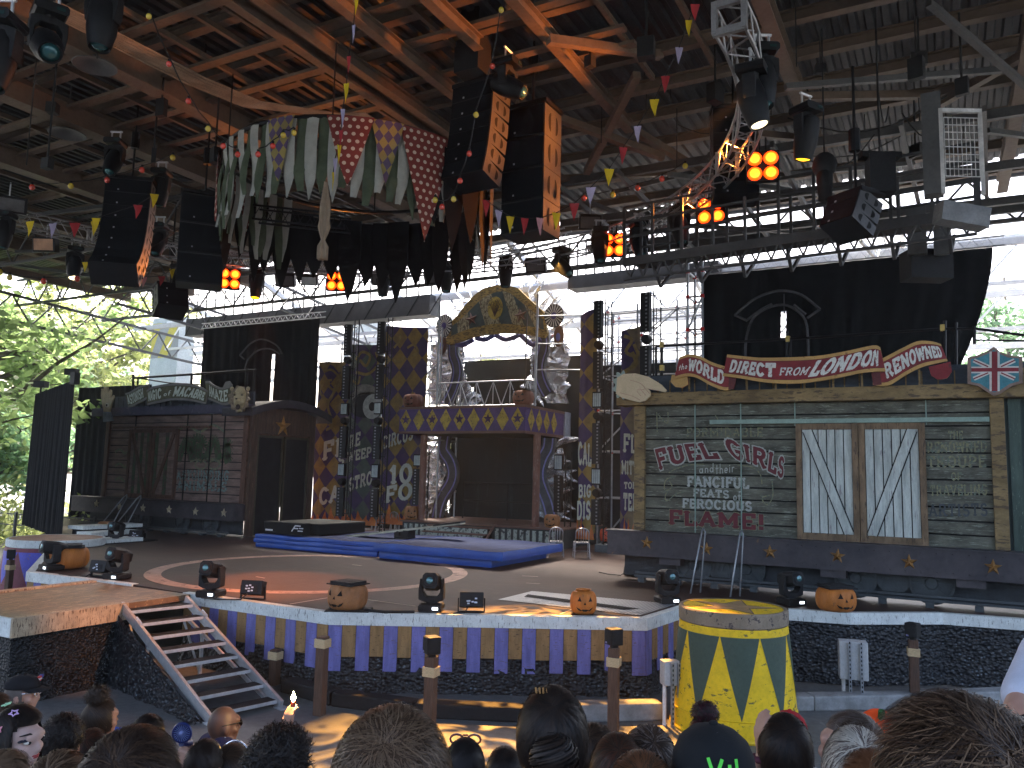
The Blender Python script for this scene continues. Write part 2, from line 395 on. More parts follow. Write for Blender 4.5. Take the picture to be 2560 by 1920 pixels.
for args in ((798, 1788, 1.17, 'brown wooden rope post without a speaker, right of the metal stairs', None),
             (1072, 1850, 1.13, 'brown rope post carrying a speaker, before the middle of the striped valance', 'small black speaker on the post under the middle of the striped valance'),
             (1533, 1830, 1.2, 'brown rope post with a speaker on it, left of the yellow drum', 'small black speaker on the post just left of the yellow drum'),
             (2288, 1768, 1.1, 'brown rope post with a speaker on it, far right in front of the black net', 'small black speaker on the far right post before the black net'),
             (18, 1497, 1.05, 'dark rope post with a speaker on it, beside the purple drum at the left edge', 'small black speaker on the post beside the purple and red drum')): post(*args[:3], args[3], args[4])
post(1210 / 2.212 + 0, 1590, .6, 'short brown post half hidden behind the right rail of the metal stairs', None, base=V(-10.35, 10.35, 0) + V(0, .35, 0))
# kerbs in front of the skirt
def kerb(name, label, pts, h, w, mat):
    o = MB(pts[0] + (0,)); 
    for i in range(len(pts) - 1): o.bar(V(*pts[i], h / 2), V(*pts[i + 1], h / 2 + .001 * i), w, h)
    ob = o.build(name, mat, bevel=.03); tag(ob, label, 'kerb'); return ob
kerb('low_kerb', 'low black rubber kerb curving along the foot of the stage net', [(-9.9, 10.55), (-8.7, 10.38), (-7.3, 10.6), (-5.6, 11.35)], .22, .3, MAT['black_rough'])
kerb('low_kerb', 'short grey concrete kerb between the rope post and the yellow drum', [(-5.3, 11.6), (-4.05, 12.55)], .26, .3, paint('kerb_concrete', (.25, .26, .26), scale=3, rough=.8))
kerb('low_kerb', 'long grey concrete kerb right of the yellow drum', [(-3.3, 13.5), (-2.1, 14.4), (-.6, 15.5), (1.0, 16.9), (3, 17.6)], .24, .3, paint('kerb_concrete2', (.26, .27, .27), scale=3, rough=.8))

# ------------------------------------------------------------------ circus drums
def drum(name, label, c, r0, r1, h, ntri, ph, mats, band, top):
    o = thing(name, label, 'drum', c); b = MB(); n = 180
    ht = h - .33; zb = .3
    def rad(z): return r0 + (r1 - r0) * z / h
    vs = []; fs = []; mi = []; rows = [0, zb, ht, h - .22]; K = 28
    zs = [0] + [zb + (ht - zb) * i / K for i in range(K + 1)] + [h - .22]
    for z in zs:
        for k in range(n): t = 2 * math.pi * k / n; vs.append(V(rad(z) * math.cos(t), rad(z) * math.sin(t), z))
    b.add(vs, [(i * n + k, i * n + (k + 1) % n, (i + 1) * n + (k + 1) % n, (i + 1) * n + k) for i in range(len(zs) - 1) for k in range(n)], 0)
    b.build('side', mats[0], o, smooth=True)
    # painted long triangles standing up from the base band, 3 mm proud
    b = MB(); hw = math.pi / ntri
    for j in range(ntri):
        c0 = ph + 2 * math.pi * j / ntri; vs = []; fs = []
        for i in range(15):
            q = i / 14; z = ht - (ht - zb) * q; w = hw * (1 - q) * .98
            for q_ in range(15): t = c0 + w * (q_ / 7 - 1); rr = rad(z) + .005; vs.append(V(rr * math.cos(t), rr * math.sin(t), z))
        fs = [(i * 15 + s_, (i + 1) * 15 + s_, (i + 1) * 15 + s_ + 1, i * 15 + s_ + 1) for i in range(14) for s_ in range(14)]
        b.add(vs, fs)
    b.build('painted_triangles', mats[1], o, smooth=True)
    b = MB(); b.lathe([(rad(zb) + .002, zb - .012), (rad(zb) + .012, zb), (rad(zb) + .002, zb + .012)], n=72, cap=False); b.lathe([(rad(0) + .002, 0), (rad(0) + .014, .03), (rad(0) + .002, .06)], n=72, cap=False); b.build('base_hoop', mats[0], o)
    b = MB(); b.lathe([(r1 + .012, h - .22), (r1 + .03, h - .2), (r1 + .03, h - .02), (r1 + .015, h), (r1 - .04, h)], n=96, cap=False); b.build('rim', band, o, smooth=False)
    b = MB(); b.add([V((r1 - .04) * math.cos(2 * math.pi * k / 96), (r1 - .04) * math.sin(2 * math.pi * k / 96), h - .006) for k in range(96)], [tuple(range(96))]); lid = b.build('lid', top, o)
    return o, lid
yel = paint('worn_yellow_paint', (.74, .50, .008), var=.15, scale=2, wear=(.10, .09, .04), wamt=.27, wscale=6, wst=(1, 1, 2.2), rough=.5, bump=.2)
grn = paint('drum_green_paint', (.045, .075, .055), var=.15, scale=2, wear=(.09, .12, .09), wamt=.15, rough=.5, bump=.1)
dgrey = paint('drum_band', (.22, .18, .13), var=.25, scale=4, wear=(.06, .05, .05), wamt=.3, wscale=8, rough=.7)
DC = V(-2.98, 12.83, 0)
dr, lid = drum('circus_drum', 'big yellow circus drum with tall dark green triangles and a star on its lid', DC, .95, .79, 1.77, 9, math.radians(-70), (yel, grn), dgrey, yel)
b = MB()
def star2(cx, cy, r, r2, rot=0, n=5): return [(cx + (r if i % 2 == 0 else r2) * math.cos(rot + math.pi * i / n), cy + (r if i % 2 == 0 else r2) * math.sin(rot + math.pi * i / n)) for i in range(2 * n)]
b.prism(star2(0, 0, .68, .26, R(20)), lambda x, y, t: V(x, y, t), 1.7655, 1.769); b.build('lid_star', paint('star_tan', (.3, .2, .1), var=.3, scale=6, bump=0), lid)
b = MB(); b.prism(star2(0, 0, .72, .29, R(20)), lambda x, y, t: V(x, y, t), 1.7643, 1.7668); b.build('lid_star_outline', paint('star_dark', (.05, .04, .03), bump=0), lid)
pur = paint('drum_purple_paint', (.10, .10, .52), var=.2, scale=2, wear=(.2, .15, .3), wamt=.25, wscale=7, rough=.5)
mar = paint('drum_maroon_paint', (.17, .035, .05), var=.2, scale=2, wear=(.09, .03, .04), wamt=.2, rough=.5)
d2c = atZ(105, 1352, S); d2 = V(-23.55, 15.0, 0)
drum('circus_drum', 'purple and maroon circus drum with a worn white rim beside the far pumpkin', d2, 1.5, 1.28, 1.52, 10, R(-95), (mar, pur), wornwhite, paint('drum2_lid', (.34, .2, .14), var=.3))
# grey electric boxes
def ebox(label, base, rz, w, d, h, zt):
    o = thing('junction_box', label, 'junction box', base, rz, 'grey electrical boxes on stands'); b = MB()
    b.box((0, 0, zt - h / 2), (w, d, h)); b.build('box', MAT['grey'], o, bevel=.012)
    for s_ in (-.28, .12):
        b = MB(); b.box((w * s_ + .06, -d / 2 - .025, (zt - .02) / 2), (.045, .045, zt - .02)); 
        
        for i in range(int(zt / .07)): b.box((w * s_ + .06, -d / 2 - .0485, .06 + i * .07), (.018, .006, .035), 1)
        b.build('strut', [MAT['steel'], MAT['dark']], o)
    b = MB(); b.tube([(-w * .35, 0, 0), (-w * .35, 0, zt - h)], .03, 8); b.build('conduit', MAT['white'], o)
ebox('pale grey electrical box on struts just left of the yellow drum', atZ(1675, 1812, 0), R(40), .26, .2, .36, .95)
ebox('grey electrical box on slotted struts right of the yellow drum', atZ(2135, 1762, 0), R(12), .45, .28, .62, 1.05)
# ------------------------------------------------------------------ slab-serif lettering made of strokes
def arc(cx, cy, rx, ry, a0, a1, n=10): return [(cx + rx * math.cos(R(a0 + (a1 - a0) * i / n)), cy + ry * math.sin(R(a0 + (a1 - a0) * i / n))) for i in range(n + 1)]
GL = {  # width, strokes, serif points (x, y)
 'A': (.78, [[(.1, 0), (.39, 1), (.68, 0)], [(.2, .33), (.58, .33)]], [(.1, 0), (.68, 0)]),
 'B': (.7, [[(.14, 0), (.14, 1), (.4, 1)] + arc(.4, .77, .17, .23, 90, -90, 6) + [(.14, .54)], [(.4, .54)] + arc(.42, .27, .2, .27, 90, -90, 6) + [(.14, 0)]], []),
 'C': (.72, [arc(.38, .5, .28, .5, 48, 312, 14)], [(.58, .86)]),
 'D': (.74, [[(.14, 0), (.14, 1), (.34, 1)] + arc(.34, .5, .29, .5, 90, -90, 10) + [(.14, 0)]], []),
 'E': (.64, [[(.56, .82), (.56, 1), (.14, 1), (.14, 0), (.56, 0), (.56, .18)], [(.14, .5), (.44, .5)]], []),
 'F': (.62, [[(.56, .8), (.56, 1), (.14, 1), (.14, 0)], [(.14, .5), (.44, .5)]], [(.14, 0)]),
 'G': (.76, [arc(.38, .5, .28, .5, 48, 330, 14) + [(.62, .42), (.42, .42)]], [(.58, .86)]),
 'H': (.78, [[(.14, 0), (.14, 1)], [(.64, 0), (.64, 1)], [(.14, .5), (.64, .5)]], [(.14, 0), (.64, 0), (.14, 1), (.64, 1)]),
 'I': (.36, [[(.18, 0), (.18, 1)]], [(.18, 0), (.18, 1)]),
 'L': (.6, [[(.14, 1), (.14, 0), (.54, 0), (.54, .2)]], [(.14, 1)]),
 'M': (.92, [[(.13, 0), (.13, 1), (.46, .25), (.79, 1), (.79, 0)]], [(.13, 0), (.79, 0), (.1, 1), (.82, 1)]),
 'N': (.8, [[(.14, 0), (.14, 1), (.66, 0), (.66, 1)]], [(.14, 0), (.1, 1), (.66, 1)]),
 'O': (.78, [arc(.39, .5, .29, .5, 90, 450, 18)], []),
 'P': (.66, [[(.14, 0), (.14, 1), (.38, 1)] + arc(.38, .74, .19, .26, 90, -90, 6) + [(.14, .48)]], [(.14, 0)]),
 'R': (.74, [[(.14, 0), (.14, 1), (.38, 1)] + arc(.38, .75, .19, .25, 90, -90, 6) + [(.14, .5)], [(.38, .5), (.64, 0)]], [(.14, 0), (.64, 0)]),
 'S': (.64, [arc(.32, .74, .2, .26, 30, 270, 9) + arc(.32, .24, .22, .25, 90, -150, 9)], []),
 'T': (.68, [[(.1, .8), (.1, 1), (.58, 1), (.58, .8)], [(.34, 1), (.34, 0)]], [(.34, 0)]),
 'U': (.76, [[(.14, 1), (.14, .3)] + arc(.38, .3, .24, .3, 180, 360, 10) + [(.62, 1)]], [(.14, 1), (.62, 1)]),
 'V': (.74, [[(.08, 1), (.37, 0), (.66, 1)]], [(.08, 1), (.66, 1)]),
 'W': (1.0, [[(.08, 1), (.28, 0), (.5, .85), (.72, 0), (.92, 1)]], [(.08, 1), (.5, .9), (.92, 1)]),
 'Y': (.72, [[(.08, 1), (.36, .45), (.64, 1)], [(.36, .45), (.36, 0)]], [(.08, 1), (.64, 1), (.36, 0)]),
 'Z': (.64, [[(.1, .8), (.1, 1), (.54, 1), (.1, 0), (.56, 0), (.56, .2)]], []),
 '1': (.44, [[(.08, .78), (.22, 1), (.22, 0)]], [(.22, 0)]),
 '0': (.72, [arc(.36, .5, .26, .5, 90, 450, 18)], []),
 '!': (.3, [[(.15, 1), (.15, .36)], [(.15, .1), (.15, 0)]], []),
 'a': (.5, [arc(.22, .25, .16, .25, 0, 360, 10), [(.4, .5), (.4, 0)]], []),
 'd': (.5, [arc(.22, .25, .16, .25, 0, 360, 10), [(.4, 1), (.4, 0)]], []),
 'e': (.46, [[(.06, .25), (.38, .25)] + arc(.22, .25, .16, .25, 0, 310, 10)], []),
 'h': (.5, [[(.1, 1), (.1, 0)], [(.1, .3)] + arc(.25, .3, .15, .2, 180, 0, 6) + [(.4, 0)]], []),
 'i': (.2, [[(.1, .5), (.1, 0)], [(.1, .75), (.1, .7)]], []), 'n': (.5, [[(.1, .5), (.1, 0)], [(.1, .3)] + arc(.25, .3, .15, .2, 180, 0, 6) + [(.4, 0)]], []),
 'r': (.36, [[(.1, .5), (.1, 0)], [(.1, .3)] + arc(.25, .3, .15, .2, 180, 60, 5)], []), 't': (.36, [[(.16, .9), (.16, 0)], [(.02, .55), (.32, .55)]], []),
 'o': (.48, [arc(.23, .25, .16, .25, 0, 360, 10)], []), 'f': (.36, [[(.16, 0), (.16, .8)] + arc(.28, .8, .12, .2, 180, 60, 5), [(.04, .5), (.3, .5)]], []),
 'm': (.7, [[(.1, .5), (.1, 0)], [(.1, .3)] + arc(.22, .32, .12, .18, 180, 0, 5) + [(.34, 0)], [(.34, .3)] + arc(.46, .32, .12, .18, 180, 0, 5) + [(.58, 0)]], []),
 'b': (.5, [[(.1, 1), (.1, 0)], arc(.27, .25, .16, .25, 0, 360, 10)], []), 'l': (.22, [[(.1, 1), (.1, 0)]], []),
 ' ': (.4, [], [])}
def lettering(mb, text, fmap, t=.2, serif=.32, mi=0, track=.1, z0=.0, grow=0, small=None):
    """strokes text in the unit box; fmap(x in 0..1, y in 0..1, lift) -> point; x runs over the whole line"""
    W = sum(GL[c][0] + track for c in text) - track; x = 0; k = 0
    asp = W
    for ch in text:
        w, strokes, ser = GL[ch]
        segs = []
        for s_ in strokes:
            for a, b in zip(s_[:-1], s_[1:]): segs.append((a, b, t))
        for sx, sy in ser:
            if serif: segs.append(((sx - serif / 2, min(.95, max(.05, sy))), (sx + serif / 2, min(.95, max(.05, sy))), t * .55))
        for (ax, ay), (bx, by), th in segs:
            ay = .06 + ay * .88; by = .06 + by * .88
            dx, dy = bx - ax, by - ay; L = math.hypot(dx, dy) or 1; nx, ny = -dy / L, dx / L; h = th / 2 + grow; e = (h * .75 if th == t else 0) + grow * .3
            ex, ey = dx / L * e, dy / L * e
            P = [(ax - ex + nx * h, ay - ey + ny * h), (ax - ex - nx * h, ay - ey - ny * h), (bx + ex - nx * h, by + ey - ny * h), (bx + ex + nx * h, by + ey + ny * h)]
            k += 1; lift = z0 + (k % 9) * .0005
            mb.add([fmap((x + px) / W, py, lift) for px, py in P], [(0, 1, 2, 3)], mi)
        x += w + track
def interp(c, t):  # point on a polyline by fraction of length
    L = [0]
    for a, b in zip(c[:-1], c[1:]): L.append(L[-1] + (Vector(b) - Vector(a)).length)
    s_ = t * L[-1]
    for i in range(len(c) - 1):
        if s_ <= L[i + 1] or i == len(c) - 2:
            q = (s_ - L[i]) / max(1e-9, L[i + 1] - L[i]); return Vector(c[i]).lerp(Vector(c[i + 1]), q)
def smooth_curve(c, n=24):  # Catmull-Rom through the points
    c = [Vector(p) for p in c]; out = []
    for i in range(n + 1):
        t = i / n * (len(c) - 1); k = min(int(t), len(c) - 2); f = t - k
        p0 = c[max(k - 1, 0)]; p1 = c[k]; p2 = c[k + 1]; p3 = c[min(k + 2, len(c) - 1)]
        out.append(.5 * ((2 * p1) + (p2 - p0) * f + (2 * p0 - 5 * p1 + 4 * p2 - p3) * f * f + (3 * p1 - p0 - 3 * p2 + p3) * f ** 3))
    return out
def curveY(pts, Y): return smooth_curve([atY(x, y, Y) for x, y in pts])
def ribbon(mb, top, bot, Y, th=.06, edge=.13, wave=.05):
    T = curveY(top, Y); B = curveY(bot, Y); n = len(T) - 1; rows = (0, edge, edge + .015, 1 - edge - .015, 1 - edge, 1)
    g = []
    for i in range(n + 1):
        dy = -wave * math.sin(math.pi * i / n)
        g.append([T[i].lerp(B[i], r) + V(0, dy - (.012 if 1 < j < 4 and False else 0), 0) for j, r in enumerate(rows)])
    vs = [p for c in g for p in c]; R_ = len(rows); bk = [p + V(0, th, 0) for p in vs]; N = len(vs)
    mb.add(vs + bk, [], 0); b = len(mb.v) - 2 * N
    for i in range(n):
        for j in range(R_ - 1):
            f = (b + i * R_ + j, b + i * R_ + j + 1, b + (i + 1) * R_ + j + 1, b + (i + 1) * R_ + j)
            mb.f.append(list(f)); mb.m.append(1 if j in (0, 4) else (2 if j in (1, 3) else 0)); mb.uv.append(None)
            mb.f.append([q + N for q in reversed(f)]); mb.m.append(1); mb.uv.append(None)
    for i in range(n):
        for j in (0, R_ - 1):
            a = b + i * R_ + j; c = a + R_; mb.f.append([a, c, c + N, a + N]); mb.m.append(1); mb.uv.append(None)
    for i in (0, n):
        for j in range(R_ - 1):
            a = b + i * R_ + j; mb.f.append([a, a + 1, a + 1 + N, a + N]); mb.m.append(1); mb.uv.append(None)
    def fm(x0, x1, y0=.24, y1=.78):
        def f(x, y, l):
            k = x0 + (x1 - x0) * x; i = min(int(k * n), n - 1); q = k * n - i
            t = T[i].lerp(T[i + 1], q); b_ = B[i].lerp(B[i + 1], q); dy = -wave * math.sin(math.pi * k)
            return b_.lerp(t, y0 + (y1 - y0) * y) + V(0, dy - .006 - l, 0)
        return f
    return fm
def polyY(mb, px, Y, th, mi=0, mis=None, lift=0):
    """flat cut-out: outline in the picture laid on the wall plane Y, with thickness towards the viewer"""
    P = [atY(x, y, Y) for x, y in px]
    A = sum(P[i].x * P[(i + 1) % len(P)].z - P[(i + 1) % len(P)].x * P[i].z for i in range(len(P)))
    if A < 0: P.reverse()
    mb.prism([(p.x, p.z) for p in P], lambda x, y, t: V(x, Y - t, y), lift, lift + th, mi, mis)
# ------------------------------------------------------------------ materials of the wagons
green_plank = paint('weathered_green_planks', (.074, .075, .056), (.168, .172, .132), var=.5, scale=2.2, st=(.8, 1, 2), wear=(.27, .30, .24), wamt=.3, wscale=5, wst=(.5, 1, 7), rough=.7, bump=.3)
red_plank = paint('weathered_red_planks', (.16, .11, .092), (.30, .20, .165), var=.4, scale=2.2, st=(.6, 1, 3), wear=(.2, .16, .13), wamt=.26, wscale=5, wst=(.5, 1, 7), rough=.7, bump=.3)
oldwood = paint('old_yellow_wood', (.19, .13, .055), (.30, .215, .095), var=.4, scale=2.5, st=(.7, 1, 1.5), wear=(.09, .065, .04), wamt=.36, wscale=5, wst=(.7, 1, 3), rough=.65, bump=.25)
framewood = paint('frame_wood', (.15, .10, .055), (.25, .17, .10), var=.4, scale=3, st=(2, 2, .6), wear=(.06, .04, .03), wamt=.3, wscale=6, wst=(4, 1, .6), rough=.65, bump=.25)
redframe = paint('red_frame_wood', (.10, .052, .036), (.17, .09, .06), var=.4, scale=3, st=(2, 2, .6), wear=(.05, .03, .02), wamt=.3, wscale=6, wst=(4, 1, .6), rough=.65)
whiteboard = paint('whitewashed_boards', (.42, .47, .44), (.60, .66, .62), var=.25, scale=3, st=(3, 3, .5), wear=(.25, .24, .25), wamt=.24, wscale=5, wst=(4, 1, .5), rough=.7, bump=.25)
ironledge = paint('rusty_dark_iron', (.045, .043, .052), (.085, .075, .08), var=.3, scale=1.2, wear=(.2, .115, .055), wamt=.16, wscale=1.6, wst=(1, 1, 1.5), rough=.5, bump=.15, metal=.2)
bluegrey = paint('blue_grey_siding', (.05, .065, .085), var=.3, scale=3, st=(1, 1, 4), rough=.65)
goldstar = paint('tarnished_gold', (.42, .22, .07), var=.3, scale=8, rough=.4, metal=.45, bump=.1)
ironpaint = paint('wheel_grey', (.055, .065, .07), var=.3, scale=3, rough=.6)
palegreen = paint('pale_green_rail', (.24, .34, .29), var=.2, scale=4, rough=.6)
redpaint = paint('ribbon_red', (.20, .022, .028), var=.35, scale=2, wear=(.10, .03, .03), wamt=.25, wscale=5, rough=.6)
ochreedge = paint('ribbon_ochre', (.48, .30, .10), var=.2, scale=3, wear=(.2, .1, .04), wamt=.2, wscale=6, rough=.6)
letterwhite = paint('letter_white', (.66, .68, .64), var=.12, scale=6, wear=(.28, .22, .2), wamt=.3, wscale=16, bump=0)
letterred = paint('letter_red', (.13, .026, .032), var=.25, scale=5, bump=0)
faded = paint('faded_yellow_letter', (.20, .20, .11), var=.3, scale=8, wear=(.11, .14, .11), wamt=.45, wscale=14, bump=0)
outlinew = paint('letter_outline', (.37, .40, .36), var=.15, scale=6, wear=(.2, .24, .2), wamt=.25, wscale=12, bump=0)
fadedwhite = paint('chalky_letter', (.37, .40, .37), var=.2, scale=8, wear=(.16, .2, .17), wamt=.34, wscale=12, bump=0)
def star_relief(mb, cx, Y, cz, r, mi=0, rot=0, depth=.1):
    pts = star2(cx, cz, r, r * .4, math.pi / 2 + rot); c = V(cx, Y - depth, cz); vs = [V(x, Y, z) for x, z in pts] + [c]
    mb.add(vs, [(i, (i + 1) % 10, 10) for i in range(10)], mi)
def planks_wall(o, O, x0, x1, z0, z1, Y, n, mat, name='plank_wall', skip=None):
    b = MB(O); h = (z1 - z0) / n; rnd = random.Random(5)
    b.bbox((x0, Y + .03, z0), (x1, Y + .1, z1), 1)
    for i in range(n):
        dz = rnd.uniform(-.003, .003); 
        b.box(((x0 + x1) / 2, Y + .012 + dz, z0 + (i + .5) * h), (x1 - x0, .03, h - .034), 0)
    return b.build(name, [mat, MAT['dark']], o)

# ------------------------------------------------------------------ right wagon
YW = 18.6
wag = thing('circus_wagon', 'green planked circus wagon with white barn doors and a red ribbon sign on its roof', 'wagon', (-2.5, YW, S)); GO = wag.location
X0, X1 = -6.58, 1.02; ZB, ZT = 2.45, 5.46
planks_wall(wag, GO, X0 + .1, X1 - .05, ZB, ZT, YW, 11, green_plank)
b = MB(GO); b.bbox((X0 - .06, YW - .09, ZB), (X0 + .2, YW + .5, ZT)); b.build('corner_post', oldwood, wag, bevel=.01)
b = MB(GO); b.bbox((X1 - .22, YW - .09, ZB), (X1 + .03, YW + .5, ZT)); b.build('corner_post', oldwood, wag, bevel=.01)
b = MB(GO); b.bbox((-7.06, YW - .22, ZT), (2.4, YW + .35, ZT + .29)); b.build('roof_beam', oldwood, wag, bevel=.012)
b = MB(GO)
b.bbox((-6.6, YW + .05, ZT + .29), (2.4, YW + .12, ZT + .72), 0)
for i in range(30): b.bbox((-6.4 + i * .3, YW + .02, ZT + .29), (-6.375 + i * .3, YW + .05, ZT + .6), 1)
b.build('upper_siding', [bluegrey, oldwood], wag)
# body behind
b = MB(GO); b.bbox((X0 + .1, YW + .1, ZB - .1), (X1 + .9, YW + 1.6, ZT)); b.build('body', paint('wagon_side_green', (.05, .075, .07), var=.3, scale=2, st=(4, 4, .5)), wag)
for i in range(4):
    b = MB(GO); x = X1 + .1 + i * .28; b.bbox((x, YW + .04, ZB), (x + .2, YW + .1, ZT - .02)); b.build('end_board', paint('wagon_end_green', (.055, .085, .07), var=.35, scale=2, st=(4, 4, .5), wear=(.2, .26, .2), wamt=.2, wst=(4, 1, .5)), wag)
# vertical steel laths
for x in (atY(1737, 1040, YW).x, atY(1851, 1040, YW).x, -2.93, -.34): b = MB(GO); b.bbox((x, YW - .035, ZB if x < -4 else ZT - .52), (x + .022, YW - .004, ZT)); b.build('lath', palegreen, wag)
b = MB(GO); b.bbox((-4.8, YW - .1, 4.99), (X1 - .23, YW - .005, 5.085)); b.build('door_rail', palegreen, wag)
# doors
def barn_door(x0, x1, z0, z1, lean):
    b = MB(GO); t = .12
    for a in ((x0, z0, x0 + t, z1), (x1 - t, z0, x1, z1)): b.bbox((a[0], YW - .1, a[1]), (a[2], YW - .005, a[3]))
    for a in ((x0 + t, z1 - .13, x1 - t, z1), (x0 + t, z0, x1 - t, z0 + .16)): b.bbox((a[0], YW - .094, a[1]), (a[2], YW - .005, a[3]))
    d = b.build('door', framewood, wag, bevel=.006)
    b = MB(GO); w = (x1 - x0 - 2 * t) / 6
    for i in range(6): b.bbox((x0 + t + i * w + .011, YW - .055, z0 + .16), (x0 + t + (i + 1) * w - .011, YW - .02, z1 - .13))
    b.build('door_boards', whiteboard, d)
    b = MB(GO); b.bbox((x0 + t, YW - .018, z0 + .16), (x1 - t, YW - .006, z1 - .13)); b.build('door_backing', MAT['dark'], d)
    b = MB(GO); a = V(x0 + t + .12 if lean > 0 else x1 - t - .12, YW - .075, z1 - .15); c = V(x1 - t - .1 if lean > 0 else x0 + t + .1, YW - .075, z0 + .18)
    b.bar(a, c, .035, .17, up=(0, 0, 1)); dd = (c - a).normalized()
    b.build('door_brace', whiteboard, d)
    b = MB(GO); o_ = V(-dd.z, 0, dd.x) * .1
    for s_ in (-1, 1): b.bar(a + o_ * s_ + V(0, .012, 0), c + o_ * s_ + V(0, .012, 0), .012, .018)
    b.build('brace_shadow_strips', MAT['dark'], d)  # dark strips along both brace edges stand in for its shadow
barn_door(-2.9, -1.635, 2.46, 4.98, 1); barn_door(-1.625, -.36, 2.46, 4.98, -1)
# ledge with gold stars
b = MB(GO); b.bbox((-7.15, YW - .5, 1.9), (2.6, YW + .3, 2.44), 0); b.bbox((-7.2, YW - .54, 2.441), (2.6, YW - .02, 2.475), 0)
rnd = random.Random(3)
for i in range(34):
    for z in (1.99, 2.35): b.ell((-6.95 + i * .28, YW - .502, z + rnd.uniform(-.01, .01)), (.014, .01, .014), 6, 0)
b.build('ledge', ironledge, wag)
for px, py in ((1617, 1357), (1766, 1372), (1925, 1380), (2094, 1390), (2273, 1405), (2483, 1418)):
    p = atY(px, py, YW - .5); b = MB(GO); star_relief(b, p.x, YW - .503, p.z, .16, rot=random.uniform(-.1, .1)); b.build('star', goldstar, wag)
for x in (-5.9, -2.4, .1): b = MB(GO); b.bbox((x, YW - .42, 1.74), (x + .5, YW + .2, 1.9)); b.build('under_block', ironledge, wag)
def wheel(o, O, x, Y, z, r, mat):
    b = MB(O); M = Matrix.Rotation(R(90), 3, 'X')
    b.lathe([(r, -.06), (r, .06), (r * .88, .07), (r * .88, .02), (r * .3, .03), (r * .25, .09), (.02, .1)], (x, Y, z), 32, 0, M)
    for i in range(8): t = i * math.pi / 4; b.bar((x + r * .25 * math.cos(t), Y - .035, z + r * .25 * math.sin(t)), (x + r * .9 * math.cos(t), Y - .035, z + r * .9 * math.sin(t)), .05, .03)
    b.build('wheel', mat, o)
b = MB(GO); b.bbox((-6.9, YW + .02, S + .1), (2.2, YW + .1, 1.9)); b.build('undercarriage', paint('under_dark', (.025, .03, .035), var=.3), wag)
for px, py in ((1737, 1425), (1868, 1438), (2140, 1465), (2330, 1475)): p = atY(px, py, YW); wheel(wag, GO, p.x, YW - .05, 1.74, .42, ironpaint)
for px in (1803, 2233):
    p = atY(px, 1430, YW); b = MB(GO); x = p.x; b.prism([(x - .36, 1.9), (x - .36, 1.72), (x - .2, 1.52), (x + .2, 1.52), (x + .36, 1.72), (x + .36, 1.9)], lambda a, c, t: V(a, YW - t, c), .02, .09)
    for i in range(5): b.bar((x - .2 + i * .1, YW - .1, 1.84), (x - .26 + i * .1, YW - .1, 1.66), .03)
    b.build('spring_box', ironpaint, wag)
rail = MB((-3, YW - .25, S)); 
for dz, dy in ((.19, -.12), (.115, -.18)): rail.bbox((-6.5, YW - .25 + dy, S + dz), (1.6, YW - .19 + dy, S + dz + .045))
for i in range(10): rail.bbox((-6.4 + i * .85, YW - .45, S), (-6.25 + i * .85, YW - .3, S + .11))
tag(rail.build('wagon_rail', ironpaint), 'low grey rail on blocks along the foot of the green wagon', 'rail')
# ladder hoops leaning against the ledge
for k, (a, b_) in enumerate((((1756, 1340), (1752, 1490)), ((1851, 1346), (1850, 1495)))):
    lo = MB(); p = atY(a[0], a[1], YW - .62); f = atZ(b_[0], b_[1], S + .0); 
    hoop = [V(p.x - .02, YW - 1.5, S), V(p.x, YW - .68, 2.55), V(p.x + .02, YW - .62, 2.62), V(p.x + .05, YW - .58, 2.55), V(p.x + .12, YW - 1.25, S)]
    lo.o = V(p.x, YW - 1.2, S); lo.tube(hoop, .018, 8)
    tag(lo.build('ladder_hoop', MAT['steel'], smooth=True), ('left' if k == 0 else 'right') + ' of the two thin steel hoops leaning on the green wagon ledge', 'hoop', 'steel hoops leaning on the green wagon')
# painted lettering on the planks
YT = YW - .006
def flat(p0, p1, h, arch=0, Y=YT):
    """line of text between two picture points (baseline), letter height h in metres"""
    a = atY(*p0, Y); c = atY(*p1, Y)
    def f(x, y, l):
        ang = arch * (x - .5) * 2; z = a.z + (c.z - a.z) * x + y * h - arch * .5 * (c.x - a.x) * ((x - .5) ** 2 * 2) * .8 + (arch * .5 * (c.x - a.x) * .4 if arch else 0)
        return V(a.x + (c.x - a.x) * x + math.sin(ang) * y * h, Y - l, z)
    return f
def words(txt, p0, p1, h, mats, arch=0, t=.2, serif=.32, name='painted_words', outline=0, par=wag, O=None, Y=YT, fm=None):
    b = MB(O or GO); f = fm or flat(p0, p1, h, arch, Y)
    if outline: lettering(b, txt, lambda x, y, l: f(x, y, l), t, serif, 1, grow=outline)
    lettering(b, txt, lambda x, y, l: f(x, y, l + (.006 if outline else 0)), t, serif, 0)
    return b.build(name, mats, par)
words('FORMIDABLE', (1716, 1092), (1908, 1092), .21, [faded], t=.13)
def gfun():
    base = [(1648, 1170), (1700, 1152), (1760, 1143), (1830, 1142), (1875, 1152), (1925, 1173), (1958, 1190)]
    top = [(1636, 1127), (1690, 1115), (1745, 1110), (1805, 1098), (1872, 1115), (1930, 1132), (1962, 1148)]
    Bc = curveY(base, YT); Tc = curveY(top, YT)
    def f(x, y, l):
        i = min(int(x * 24), 23); q = x * 24 - i
        return Bc[i].lerp(Bc[i + 1], q).lerp(Tc[i].lerp(Tc[i + 1], q), y * 1.15 - .12) + V(0, -l, 0)
    return f
words('FUEL GIRLS', None, None, 0, [letterred, outlinew], t=.2, serif=.3, outline=.065, fm=gfun())
words('and', (1748, 1184), (1785, 1181), .22, [outlinew], t=.09, serif=0)
words('their', (1789, 1186), (1836, 1181), .24, [outlinew], t=.09, serif=0)
